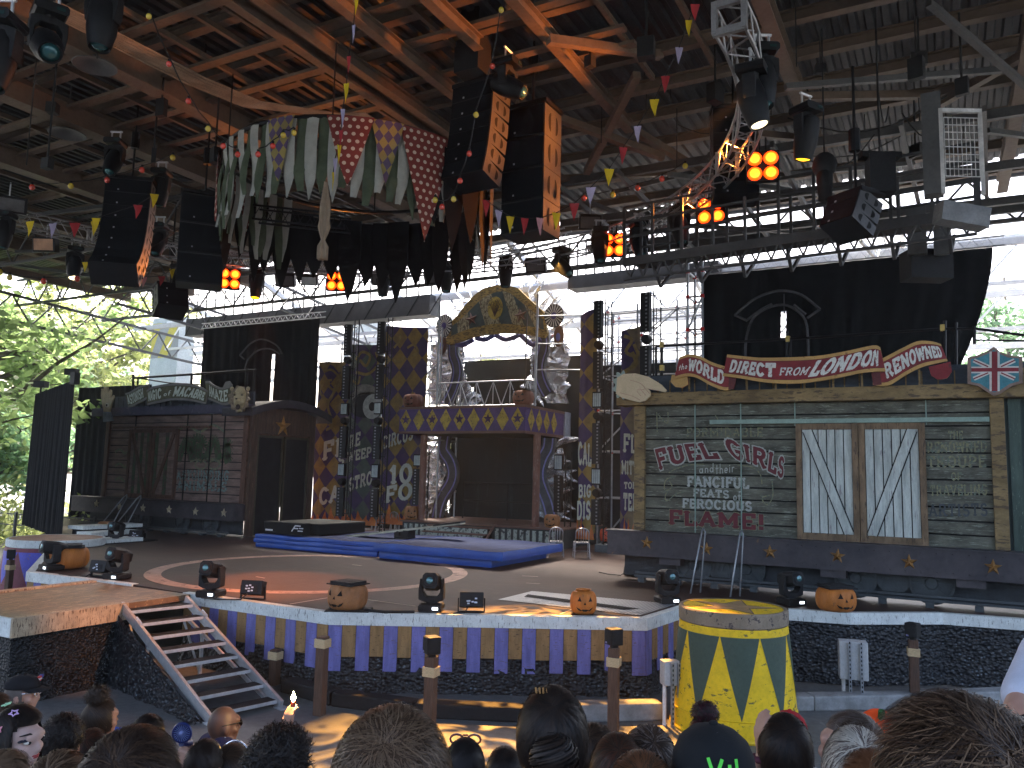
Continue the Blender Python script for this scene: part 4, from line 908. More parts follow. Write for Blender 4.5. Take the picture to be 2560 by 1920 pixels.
# balcony
bz0, bz1 = 5.15, 6.15; bx0, bx1 = -18.1, -12.75
b = MB(OO); b.bbox((bx0, YF, bz0), (bx1, YF + .06, bz1)); b.bbox((bx1 - .06, YF + .06, bz0), (bx1, yb0 - .6, bz1)); b.bbox((bx0, YF + .06, bz0), (bx0 + .06, yb0 - .6, bz1)); b.build('balcony_front', vio, tw)
b = MB(OO)
for z in (bz0, bz1 - .09): b.bbox((bx0 - .02, YF - .03, z), (bx1 + .03, YF - .0005, z + .09)); b.bbox((bx1 + .0005, YF - .0005, z), (bx1 + .03, yb0 - .6, z + .09))
b.build('balcony_trim', trimw, tw)
b = MB(OO); b.bbox((bx0 + .06, YF + .06, bz0 + .02), (bx1 - .06, yb0 - .3, bz0 + .12)); b.build('balcony_floor', MAT['black_rough'], tw)
b = MB(OO); n = 9; w = (bx1 - bx0) / n
for i in range(n): c = bx0 + (i + .5) * w; b.prism([(c, bz0 + .1), (c + w * .42, (bz0 + bz1) / 2), (c, bz1 - .1), (c - w * .42, (bz0 + bz1) / 2)], lambda x, z, t: V(x, YF - t, z), .001, .014)
for i in range(4):
    c = YF + .45 + i * .62; b.prism([(c, bz0 + .1), (c + .26, (bz0 + bz1) / 2), (c, bz1 - .1), (c - .26, (bz0 + bz1) / 2)], lambda y, z, t: V(bx1 + t, y, z), .001, .012)
b.build('diamonds', mus, tw)
b = MB(OO)
for i in (0, 2, 4, 6, 8): star_relief(b, bx0 + (i + .5) * w, YF - .015, (bz0 + bz1) / 2 + .02, .2, depth=.05)
b.build('diamond_stars', paint('violet_star', (.06, .03, .10), var=.3), tw)
b = MB(OO); pts = [(bx1 - .06, yb0 - .6), (bx1 + .02, yb0 - .6), (bx1 - .02, yb0 + .2), (bx1 - .3, yb0 + .8), (bx1 - .6, yb0 + .9)]
for a, c in zip(pts[:-1], pts[1:]): b.bar(V(*a, (bz0 + bz1) / 2), V(*c, (bz0 + bz1) / 2), .05, bz1 - bz0)
b.build('balcony_curved_end', paint('pale_panel', (.34, .36, .40), var=.2, scale=2), tw)
# wavy frames on both storeys
wm = paint('wavy_frame', (.085, .09, .10), var=.3, scale=4, rough=.6); wl_ = paint('wavy_line', (.22, .23, .52), var=.2, scale=6, bump=0)
YV = 26.7
def wavy(c, w, Y=YV):
    b = MB(OO); C_ = curveY(c, Y); n = len(C_); L, Rr = [], []
    for i in range(n):
        d_ = (C_[min(i + 1, n - 1)] - C_[max(i - 1, 0)]).normalized(); q = V(-d_.z, 0, d_.x); L.append(C_[i] - q * w); Rr.append(C_[i] + q * w)
    for k, off in enumerate((1, -.62, .62)):
        for i in range(n - 1):
            if k == 0: vs = [L[i], L[i + 1], Rr[i + 1], Rr[i]]; y0, y1 = .14, 0
            else:
                f = lambda i_, s_: C_[i_] + (Rr[i_] - C_[i_]) * (off + s_)
                vs = [f(i, -.1), f(i + 1, -.1), f(i + 1, .1), f(i, .1)]; y0, y1 = .0, -.012
            b.add([v + V(0, y0, 0) for v in vs] + [v + V(0, y1, 0) for v in vs], [(4, 5, 6, 7), (0, 3, 2, 1), (0, 1, 5, 4), (2, 3, 7, 6)], 0 if k == 0 else 1)
    b.build('wavy_frame', [wm, wl_], tw)
wavy([(1112, 1084), (1108, 1110), (1108, 1128), (1124, 1153), (1131, 1181), (1125, 1209), (1106, 1240), (1095, 1270), (1089, 1305)], .27)
wavy([(1372, 1095), (1369, 1120), (1357, 1143), (1348, 1172), (1348, 1200), (1357, 1228), (1369, 1259), (1378, 1300)], .27)
wavy([(1132, 855), (1132, 887), (1139, 907), (1142, 930), (1138, 953), (1130, 978), (1114, 1008)], .24)
wavy([(1357, 838), (1357, 871), (1350, 894), (1346, 919), (1349, 942), (1357, 965), (1368, 985)], .24)
# arched top sign
YS = 26.6; b = MB(OO)
outer = [(1120, 860), (1119, 850), (1132, 807), (1150, 788), (1168, 763), (1189, 740), (1214, 722), (1246, 714), (1271, 714), (1299, 722), (1322, 745), (1342, 763), (1363, 781), (1370, 820), (1372, 834), (1365, 846), (1338, 841), (1303, 835), (1258, 834), (1223, 838), (1189, 843), (1155, 855), (1127, 863)]
polyY(b, outer, YS, .14); arch = b.build('arched_sign', paint('arch_ochre', (.30, .20, .05), var=.35, scale=4, wear=(.07, .05, .02), wamt=.4, wscale=7, wst=(1, 1, 3)), tw)
ti = curveY([(1133, 818), (1152, 804), (1182, 775), (1212, 747), (1246, 732), (1276, 733), (1306, 756), (1336, 780), (1362, 800)], YS); bi = curveY([(1133, 842), (1155, 832), (1187, 821), (1235, 812), (1269, 811), (1303, 814), (1336, 819), (1350, 822), (1364, 826)], YS)
bnd = [0, .1, .22, .33, .45, .56, .67, .79, .9, 1]; cg = paint('arch_green', (.045, .065, .06), var=.3, scale=4); cc = paint('arch_cream', (.33, .29, .17), var=.3, scale=4, wear=(.08, .06, .03), wamt=.45, wscale=8, wst=(3, 1, 1))
b = MB(OO)
def lerp_c(c, t): i = min(int(t * 24), 23); return c[i].lerp(c[i + 1], t * 24 - i)
for k in range(9):
    m_ = 3; ts = [bnd[k] + (bnd[k + 1] - bnd[k]) * i / m_ for i in range(m_ + 1)]
    for a, c in zip(ts[:-1], ts[1:]): b.add([lerp_c(q, t) + V(0, -.146, 0) for q, t in ((bi, a), (bi, c), (ti, c), (ti, a))], [(0, 1, 2, 3)], k % 2)
b.build('striped_panel', [cg, cc], arch)
b = MB(OO)
bst = paint('brown_star', (.10, .045, .03), var=.3)
for px, py, r in ((1183, 800, .3), (1306, 790, .3)): b = MB(OO); p = atY(px, py, YS); star_relief(b, p.x, YS - .147, p.z, r, rot=.2); b.build('arch_star', bst, arch)
b = MB(OO); p = atY(1243, 772, YS); b.prism([(p.x + .33 * math.cos(2 * math.pi * i / 32), p.z + .45 * math.sin(2 * math.pi * i / 32)) for i in range(32)], lambda x, z, t: V(x, YS - t, z), .147, .17)
md = b.build('medallion', mus, arch); b = MB(OO)
for a in (-60, -40, -20, 0, 20, 40, 60): b.bar(p + V(0, -.178, -.34), p + V(.27 * math.sin(R(a)), -.178, .1 + .2 * math.cos(R(a))), .012, .035, up=(0, 1, 0))
b.build('medallion_rays', paint('ray_brown', (.09, .05, .03), bump=0), md)
# swag under the arch
b = MB(OO); sw = [(1140, 862), (1160, 858), (1183, 850)], [(1190, 845), (1212, 846), (1235, 838)], [(1240, 838), (1265, 846), (1298, 838)], [(1302, 838), (1330, 858), (1352, 848)]
for c in sw:
    C_ = curveY([c[0], (c[1][0], c[1][1] + 3), c[2]], YS + .05); b.tube(C_, .1, 8)
b.build('swag', paint('swag_violet', (.10, .10, .26), var=.3), arch, smooth=True)
# pinwheels
for px, py, rx, rz in ((1112, 815, .36, .45), (1386, 790, .38, .43)):
    p = atY(px, py, YS - .1); b = MB(OO); n = 38
    b.prism([(p.x + rx * 1.04 * math.cos(2 * math.pi * i / n), p.z + rz * 1.04 * math.sin(2 * math.pi * i / n)) for i in range(n)], lambda x, z, t: V(x, YS - .1 - t, z), 0, .06, 1)
    for i in range(n):
        if i % 2: continue
        a0, a1 = 2 * math.pi * i / n, 2 * math.pi * (i + 1) / n
        b.add([p + V(rx * .3 * math.cos(a0), -.064, rz * .3 * math.sin(a0)), p + V(rx * math.cos(a0), -.064, rz * math.sin(a0)), p + V(rx * math.cos(a1), -.064, rz * math.sin(a1)), p + V(rx * .3 * math.cos(a1), -.064, rz * .3 * math.sin(a1))], [(0, 1, 2, 3)], 0)
    b.prism([(p.x + rx * .3 * math.cos(2 * math.pi * i / 20), p.z + rz * .3 * math.sin(2 * math.pi * i / 20)) for i in range(20)], lambda x, z, t: V(x, YS - .1 - t, z), .061, .075, 2)
    b.build('pinwheel', [paint('pin_white', (.6, .6, .56), var=.15), MAT['black'], paint('pin_violet', (.07, .06, .2), var=.2)], tw)
    b = MB(OO); q = p + V(-.15 if px < 1200 else .15, .1, -.75); b.ell(q, (.22, .08, .42), 14); b.ell(q + V(0, -.07, -.05), (.09, .05, .16), 12, 1); b.build('drop_ornament', [paint('ornament_brown', (.12, .06, .04), var=.3), paint('ornament_blue', (.09, .11, .35), bump=0)], tw, smooth=True)
# dark back walls with painted trees, rails
def backwall_mat():
    N = NT('painted_backdrop'); c = N.coord((1, 1, .12)); a = N.noise(c, 2.2, 8, .7); k = N.ramp(a, .55, .72); col = N.mix(k, (.006, .011, .013), (.05, .075, .08)); b_ = N.noise(N.coord(), 1.2, 5); return N.fin(N.mix(N.ramp(b_, .35, .7), (.004, .007, .008), col), .8)
bw = backwall_mat(); b = MB(OO); b.bbox((-18.2, yb0, PZ), (-12.0, yb0 + .1, 5.2)); b.bbox((-18.2, yb0, 5.2), (-12.0, yb0 + .1, 8.4)); b.build('back_wall', bw, tw)
b = MB(OO)
for z in (2.35, 3.05): b.tube([V(-16.9, 27.3, PZ + z - 1.6), V(-12.7, 27.3, PZ + z - 1.6)], .03, 8)
for x in (-16.9, -14.9, -12.9): b.tube([V(x, 27.3, PZ), V(x, 27.3, PZ + 1.45)], .025, 8)
b.build('inner_rail', MAT['black'], tw)
b = MB(OO); z0, z1 = 6.25, 7.15; xa, xb = -17.2, -12.9; yy = 25.6
for z in (z0, z1): b.tube([V(xa, yy, z), V(xb, yy, z)], .028, 8)
for i in range(6):
    x = xa + (xb - xa) * i / 6; d_ = (xb - xa) / 6; b.tube([V(x, yy, z0), V(x + d_ / 2, yy, z1), V(x + d_, yy, z0)], .02, 6); b.tube([V(x + d_ / 2, yy, z0), V(x + d_ / 2, yy, z1)], .014, 6)
b.build('balcony_truss_rail', MAT['alu'], tw)
b = MB(OO)
b.tube([atY(1345, 735, 25.2), atY(1337, 1015, 25.2)], .045, 10)
for y in (790, 860, 925): p = atY(1338, y, 25.2); b.tube([p, p + V(1.6, .5, 0)], .025, 8)
b.build('scaffold_pole', MAT['steel'], tw); b = MB(OO); b.tube([atY(1100, 740, 25.2), atY(1092, 1015, 25.2)], .045, 10); b.build('scaffold_pole', MAT['steel'], tw)
p0 = atY(1318, 785, 24.6); b = MB(atY(1312, 965, 24.6)); b.tube([p0, atY(1312, 965, 24.6)], .025, 6); tag(b.build('thin_mast', MAT['black']), 'thin black mast rising from the right balcony pumpkin', 'mast')
# silver foil sunburst
def foil_mat():
    N = NT('silver_foil'); c = N.coord(); v = N.n('TexVoronoi', feature='F1'); N.l(c, v.inputs[0]); v.inputs['Scale'].default_value = 2.6; n_ = N.noise(c, 4, 4); N.bump(N.math('ADD', v.outputs['Distance'], n_), .7, .2); return N.fin((.78, .80, .82), .2, .9)
foil = foil_mat(); fo = thing('foil_sunburst', 'crumpled silver foil spikes radiating behind the circus tower', 'foil spikes', (-15, 27.6, S)); rnd = random.Random(11); b = MB(fo.location); Yf = 27.4
def shard(cx, cz, ang, r0, r1, w, bb):
    d_ = V(math.cos(ang), 0, math.sin(ang)); n_ = V(-d_.z, 0, d_.x); yo = rnd.uniform(-.4, .3); c = V(cx, Yf, cz); tip = c + d_ * r1 + V(0, yo, 0); k = 5; vs = []
    for i in range(k + 1):
        t = i / k; m_ = c + d_ * (r0 + (r1 - r0) * t) + V(rnd.uniform(-.06, .06), yo * t + rnd.uniform(-.12, .12) * (1 - t), rnd.uniform(-.06, .06)); ww = w * (1 - t) + .01
        vs += [m_ - n_ * ww + V(0, rnd.uniform(0, .15), 0), m_ + V(0, -.22 * (1 - t) - .02, 0), m_ + n_ * ww + V(0, rnd.uniform(0, .15), 0)]
    bb.add(vs, [(i * 3 + j, i * 3 + j + 1, (i + 1) * 3 + j + 1, (i + 1) * 3 + j) for i in range(k) for j in range(2)])
cz = atY(1245, 900, Yf); 
for i in range(40):
    a = R(-58 + 296 * i / 39) + rnd.uniform(-.04, .04); a_ = R(-58) + R(296) * i / 39
    shard(cz.x, cz.z, a_, 1.6, rnd.uniform(2.7, 3.3) + (.5 if 50 < math.degrees(a_) < 75 else 0) + .6 * max(0, math.sin(a_)), .30 + .1 * max(0, math.sin(a_)), b)
b.build('spikes', foil, fo)
for side, xs in ((-1, 1085), (1, 1385)):
    b = MB(fo.location)
    for i in range(14):
        p = atY(xs + rnd.uniform(-12, 14), 1100 + i * 15, Yf); shard(p.x - side * .5, p.z, (0 if side > 0 else math.pi) + rnd.uniform(-.35, .35), 0, rnd.uniform(1.0, 1.5), .3, b)
    b.build('lower_spikes', foil, fo)
def sheet(px0, px1, y0, y1, n=9, m_=14):
    b = MB(fo.location); vs = []
    for j in range(m_ + 1):
        for i in range(n + 1):
            e = rnd.uniform(-8, 8) if i in (0, n) else 0; p = atY(px0 + (px1 - px0) * i / n + e, y0 + (y1 - y0) * j / m_, Yf); vs.append(p + V(0, rnd.uniform(-.16, .16), 0))
    b.add(vs, [(j * (n + 1) + i, (j + 1) * (n + 1) + i, (j + 1) * (n + 1) + i + 1, j * (n + 1) + i + 1) for j in range(m_) for i in range(n)]); b.build('crumpled_sheet', foil, fo)
sheet(1074, 1130, 850, 1012, 7); sheet(1360, 1418, 850, 1008, 7); sheet(1066, 1108, 1110, 1295, 6); sheet(1368, 1410, 1120, 1300, 6)
# ------------------------------------------------------------------ tall banners
def harlequin(name, a, c, w=.76, h=.86, dirt=.5):
    N = NT(name); u = N.n('UVMap'); s_ = N.n('SeparateXYZ'); N.l(u.outputs[0], s_.inputs[0]); x = N.math('DIVIDE', s_.outputs[0], w); y = N.math('DIVIDE', s_.outputs[1], h)
    p = N.math('FLOOR', N.math('ADD', x, y)); q = N.math('FLOOR', N.math('SUBTRACT', x, y)); k = N.math('MODULO', N.math('ABSOLUTE', N.math('ADD', p, q)), 2)
    n_ = N.noise(N.coord(), 3, 8); col = N.mix(k, a, c); col = N.mix(N.math('MULTIPLY', N.ramp(n_, .4, .7), dirt), col, mul(a, .45)); n2 = N.noise(N.coord(), .8, 4); col = N.mix(N.math('MULTIPLY', N.ramp(n2, .5, .75), .5), col, (.13, .10, .08))
    return N.fin(col, .8)
har = harlequin('harlequin_banner', (.065, .04, .12), (.30, .20, .055)); har2 = harlequin('harlequin_banner_green', (.075, .05, .13), (.10, .13, .11))
swirl = paint('banner_swirl', (.26, .19, .07), var=.3, scale=6, bump=0); flame = paint('painted_flame', (.62, .14, .04), (.75, .25, .07), var=.3, scale=2, bump=0); darkb = paint('banner_dark', (.05, .035, .06), var=.4, bump=0)
banw = paint('banner_letter', (.56, .57, .48), var=.15, wear=(.3, .28, .2), wamt=.2, bump=0)
YN = 25.5
def banner(label, tl, tr, zb, mat, slant=0, texts=(), swirls=(), name='hanging_banner'):
    a = atY(*tl, YN); c = atY(*tr, YN); O = V((a.x + c.x) / 2, YN, zb); o = thing(name, label, 'banner', O, 0, 'tall harlequin circus banners'); b = MB(O); k = 24; vs = []; uv = []
    for i in range(k + 1):
        t = i / k
        for j in range(9):
            q = j / 8; z = (a.z + (c.z - a.z) * q) * (1 - t) + zb * t; x = a.x + (c.x - a.x) * q
            vs.append(V(x, YN + .05 * math.sin(q * 7 + a.x) + .03 * math.sin(t * 9), z)); uv.append((x, z))
    b.add(vs, [(i * 9 + j, (i + 1) * 9 + j, (i + 1) * 9 + j + 1, i * 9 + j + 1) for i in range(k) for j in range(8)], 0, uv); b.build('cloth', mat, o, smooth=True)
    for txt, p0, p1, h in texts: words(txt, p0, p1, h, [banw], t=.2, par=o, O=O, Y=YN - .1, name='banner_lettering')
    for s_, w in swirls: scroll(s_, w, swirl, o, O, YN - .09)
    b = MB(O); W = c.x - a.x; rr = random.Random(int(a.x * 7))
    for i in range(5):
        x = a.x + W * (i + .5) / 5; hh_ = rr.uniform(.35, .8); w = W / 5 * .75; pts = [(x - w, zb), (x + w, zb), (x + w * .8, zb + hh_ * .35), (x + w * .2, zb + hh_ * .6), (x + w * .35 * rr.uniform(-1, 1), zb + hh_), (x - w * .5, zb + hh_ * .5)]
        b.prism(pts, lambda x_, z_, t: V(x_, YN - .085 - t - .001 * i, z_), 0, .003)
    b.build('painted_flames', flame, o)
    return o, O
banner('leftmost tall harlequin banner with gold leaf swirls, beside the dark red wagon', (796, 905), (874, 905), 1.5, har, texts=[('FI', (806, 1152), (852, 1140), .75), ('S', (845, 1166), (860, 1160), .4), ('CA', (797, 1262), (848, 1254), .66)], swirls=[([(810, 930), (830, 925), (850, 950), (835, 975), (815, 955), (830, 950)], .05), ([(845, 940), (825, 1000), (800, 980), (808, 960)], .06), ([(855, 920), (848, 960), (820, 1010), (832, 1060), (815, 1075)], .06), ([(840, 915), (820, 905)], .05)])
b2, O2 = banner('tall banner with a painted eye and green diamonds, between the two left light columns', (878, 862), (962, 862), 1.6, har2, texts=[('RE', (872, 1122), (900, 1112), .52), ('WEEP', (868, 1155), (928, 1142), .4), ('STRO', (872, 1228), (930, 1210), .52)], swirls=[([(890, 900), (905, 880), (925, 890), (915, 915), (900, 900)], .06), ([(940, 880), (945, 910), (920, 935), (890, 930)], .06), ([(900, 940), (895, 960), (880, 950)], .05)])
b = MB(O2); p = atY(920, 1018, YN)
b.prism([(p.x + .85 * math.cos(2 * math.pi * i / 30), p.z + .62 * math.sin(2 * math.pi * i / 30) * (1 if math.sin(2 * math.pi * i / 30) > 0 else .7)) for i in range(30)], lambda x, z, t: V(x, YN - .1 - t, z), 0, .004)
e_ = b.build('painted_eye', paint('eye_grey', (.03, .032, .035), var=.3, bump=0), b2)
b = MB(O2); p = atY(935, 1017, YN); b.prism([(p.x + .48 * math.cos(2 * math.pi * i / 30), p.z + .5 * math.sin(2 * math.pi * i / 30)) for i in range(30)], lambda x, z, t: V(x, YN - .106 - t, z), 0, .004, 0); b.prism([(p.x + .17 * math.cos(2 * math.pi * i / 20), p.z + .18 * math.sin(2 * math.pi * i / 20)) for i in range(20)], lambda x, z, t: V(x, YN - .113 - t, z), 0, .004, 1); b.build('iris', [paint('iris_white', (.42, .45, .43), var=.3, scale=6, bump=0), MAT['dark']], e_)
b = MB(O2); b.prism([(q.x, q.z) for q in reversed(curveY([(884, 985), (900, 965), (925, 962), (952, 975), (952, 990), (925, 985), (900, 992), (884, 1005)], YN))], lambda x, z, t: V(x, YN - .1 - t, z), 0, .004); b.build('brow', paint('brow_grey', (.24, .24, .22), var=.4, scale=5, bump=0), e_)
banner('tall gold and violet diamond banner partly behind the left end of the tower balcony', (966, 815), (1071, 820), 1.7, har, texts=[('CIRCUS', (956, 1124), (1032, 1098), .5), ('10', (974, 1211), (1030, 1206), .72), ('FO', (962, 1258), (1030, 1246), .62)], swirls=[([(985, 870), (1000, 850), (1000, 835)], .05), ([(985, 900), (1000, 905), (1010, 890)], .05), ([(1018, 870), (1035, 862), (1045, 880), (1030, 890)], .05)])
banner('narrow diamond banner right of the tower beside the tall light column', (1450, 788), (1492, 768), 1.6, har, texts=[('CAL', (1445, 1160), (1478, 1165), .75), ('BIG', (1446, 1243), (1478, 1243), .42), ('DIS', (1442, 1298), (1476, 1298), .6)])
banner('narrow swirled banner just left of the pointing hand sign', (1553, 828), (1602, 815), 1.6, harlequin('harlequin_banner_violet', (.065, .04, .13), (.22, .17, .1), 1.0, 1.6), texts=[('FL', (1558, 1130), (1592, 1132), .6), ('MITY', (1554, 1185), (1592, 1188), .45), ('TOP', (1560, 1222), (1590, 1222), .22), ('TEP', (1558, 1275), (1592, 1278), .55)], swirls=[([(1560, 840), (1580, 850), (1565, 880), (1595, 890), (1585, 860)], .06), ([(1560, 930), (1590, 910), (1580, 880)], .07)])
# ------------------------------------------------------------------ light columns
dots = paint('led_lens', (.25, .26, .28), rough=.2, bump=0); flo = paint('flood_glass', (.45, .52, .52), rough=.15, bump=0)
def column(label, top, bot, Y, seq, sgn=1):
    """a truss pole with battens, floods and pars; seq: (kind, y0, y1) in picture rows"""
    a = atY(*top, Y); c = atY(bot[0], bot[1], Y); x = lambda y: top[0] + (bot[0] - top[0]) * (y - top[1]) / (bot[1] - top[1])
    o = MB((c.x, Y, S)); p = V(c.x, Y, 0)
    for dx in (-.11, .11): o.tube([V(a.x + dx + .32, Y + .1, S), V(a.x + dx + .32, Y + .1, a.z)], .025, 6)
    k = int((a.z - S) / .3)
    for i in range(k): o.tube([V(a.x + .21, Y + .1, S + i * .3), V(a.x + .43, Y + .1, S + i * .3 + .15), V(a.x + .21, Y + .1, S + i * .3 + .3)], .01, 4)
    pole = o.build('lighting_tower', MAT['black']); tag(pole, label, 'light tower', 'slim black lighting towers')
    for kind, y0, y1, lab in seq:
        q0 = atY(x(y0), y0, Y); q1 = atY(x(y1), y1, Y); h = q0.z - q1.z; m_ = V(a.x, Y, (q0.z + q1.z) / 2)
        if kind == 'bar':
            t = thing('led_batten', lab, 'light bar', (m_.x, Y, q1.z), R(12) * sgn, 'black light bars on the lighting towers'); b = MB(); b.box((0, 0, h / 2), (.3, .16, h)); n = int(h / .11)
            for i in range(n): b.box((-.06 * sgn, -.083, (i + .5) * h / n), (.06, .008, .05), 1)
            b.build('housing', [MAT['black'], dots], t); b = MB(); b.bar((.16, 0, .1), (.3, .1, .1), .03); b.bar((.16, 0, h - .1), (.3, .1, h - .1), .03); b.bar((.3, .1, .1), (.3, .1, h - .1), .02); b.build('bracket', MAT['black'], t)
        elif kind == 'flood':
            t = thing('flood_light', lab, 'flood light', (m_.x, Y, q1.z), 0, 'small rectangular flood lights on the lighting towers'); b = MB(); b.box((0, 0, h / 2), (.32, .14, h)); b.build('housing', MAT['black'], t); b = MB()
            for i in range(4): b.box((-.105 + i * .07, -.075, h / 2), (.055, .012, h * .82))
            b.build('glass', flo, t)
        else:
            t = thing('par_can', lab, 'par can', (m_.x, Y, q1.z), 0, 'round par cans on the lighting towers'); b = MB(); b.lathe([(.12, .1), (.16, -.1), (.14, -.1)], (0, 0, h / 2), 16, 0, Matrix.Rotation(R(90), 3, 'X')); b.build('can', MAT['black_rough'], t, smooth='auto'); b = MB(); b.tube([V(-.17, .03, h / 2), V(-.17, .2, h / 2), V(.17, .2, h / 2), V(.17, .03, h / 2)], .012, 5); b.build('yoke', MAT['black'], t)
ordn = ['top', 'second', 'third', 'fourth', 'fifth', 'lowest']
def seqs(spec, where):
    out = []; cnt = {}
    tot = {}
    for k, *_ in spec: tot[k] = tot.get(k, 0) + 1
    nm = {'bar': 'black light bar', 'flood': 'pale rectangular flood light', 'par': 'round black par can'}
    for k, y0, y1 in spec:
        i = cnt.get(k, 0); cnt[k] = i + 1; od = ('only' if tot[k] == 1 else 'lowest' if i == tot[k] - 1 else ordn[i])
        out.append((k, y0, y1, '%s %s on the %s' % (od, nm[k], where)))
    return out
column('slim lighting tower left of the eye banner', (873, 800), (845, 1300), 24.0, seqs([('bar', 812, 888), ('par', 890, 910), ('bar', 915, 998), ('flood', 1008, 1038), ('par', 1042, 1062), ('bar', 1066, 1145), ('flood', 1158, 1190), ('par', 1194, 1214), ('bar', 1218, 1290)], 'lighting tower left of the eye banner'))
column('slim lighting tower right of the eye banner', (956, 795), (922, 1300), 24.0, seqs([('bar', 805, 885), ('par', 888, 908), ('bar', 912, 998), ('flood', 1006, 1036), ('par', 1042, 1062), ('bar', 1066, 1148), ('flood', 1160, 1196), ('par', 1198, 1218), ('bar', 1222, 1292)], 'lighting tower right of the eye banner'))
column('slim lighting tower between the tower column and the gold diamond banner', (1046, 1125), (1035, 1290), 25.1, seqs([('flood', 1136, 1166), ('bar', 1172, 1262)], 'short tower behind the left tower column'))
column('slim tall lighting tower beside the narrow diamond banner right of the tower', (1497, 745), (1480, 1320), 24.4, seqs([('bar', 752, 845), ('par', 852, 872), ('bar', 880, 972), ('flood', 980, 1020), ('par', 1030, 1050), ('bar', 1058, 1160), ('flood', 1170, 1212), ('par', 1222, 1242), ('bar', 1248, 1312)], 'tall lighting tower right of the circus tower'), -1)
column('slim lighting tower rising behind the pointing hand sign', (1615, 725), (1603, 1000), 22.5, seqs([('bar', 732, 830), ('par', 838, 858), ('bar', 866, 940)], 'lighting tower behind the pointing hand sign'), -1)
column('short lighting tower at the right foot of the circus tower', (1398, 1130), (1392, 1290), 25.6, seqs([('flood', 1136, 1176), ('bar', 1188, 1280)], 'short lighting tower right of the tower column'), -1)
# scaffolds
def scaffold(label, xs, ys, zs, O, diag=True, r=.036, red=True):
    o = thing('scaffold', label, 'scaffold', O); b = MB(O); c = MB(O); rr = random.Random(len(xs) * 7 + len(zs))
    for x in xs:
        for y in ys: b.tube([V(x, y, zs[0]), V(x, y, zs[-1] + .3)], r, 6)
    for z in zs:
        for y in ys: b.tube([V(xs[0], y, z), V(xs[-1], y, z)], r * .85, 6)
        for x in xs: b.tube([V(x, ys[0], z), V(x, ys[-1], z)], r * .85, 6); [c.box((x, y, z), (.09, .09, .09)) for y in ys if rr.random() < .6]
    if diag:
        for i in range(len(xs) - 1):
            for j in range(len(zs) - 1):
                if (i + j) % 2 == 0: b.tube([V(xs[i], ys[0], zs[j]), V(xs[i + 1], ys[0], zs[j + 1])], r * .8, 6)
    b.build('tubes', MAT['steel'], o); 
    c.build('clamps', MAT['red'] if red else MAT['alu'], o)
scaffold('galvanised tube scaffold between the narrow banners and the big black drape', [-10.6, -9.2, -7.8, -6.4], [25.9, 27.2], [S, 3.0, 4.6, 6.0, 7.2, 8.2, 9.4], (-8.5, 26.5, S))
scaffold('galvanised tube scaffold behind the eye banner', [-20.4, -18.9, -17.5], [26.3, 27.6], [S, 3, 5, 7, 8.2, 9.2], (-19, 27, S), red=False)
scaffold('tube scaffold at the left end of the big black drape', [-6.0, -5.6], [20.9, 21.6], [5.9, 6.8, 7.7, 8.6, 9.3], (-5.8, 21.2, 5.9))
scaffold('tube scaffold behind the left banner and the smaller drape', [-22.6, -21.3], [26.3, 27.2], [S, 3, 5, 6.8, 8.0, 8.9], (-22, 26.7, S), red=False)
scaffold('second galvanised tube scaffold standing deeper behind the narrow banners', [-11.6, -10.2, -8.8, -7.4, -6.0, -4.8], [29.2, 30.4], [S, 3.2, 5.0, 6.6, 8.0, 9.2, 10.2], (-8.2, 29.8, S))
b = MB((-8.4, 28.0, S)); b.bbox((-12, 28.0, S), (-5.0, 28.1, 7.9)); tag(b.build('black_masking_flat', paint('masking', (.012, .014, .016), rough=.9), None), 'black masking wall behind the scaffold right of the tower', 'masking wall')
b = MB((-20, 28.2, S)); b.bbox((-24, 28.2, S), (-18.3, 28.3, 5.5)); tag(b.build('black_masking_flat', paint('masking2', (.012, .014, .016), rough=.9), None), 'black masking wall behind the banners left of the tower', 'masking wall')
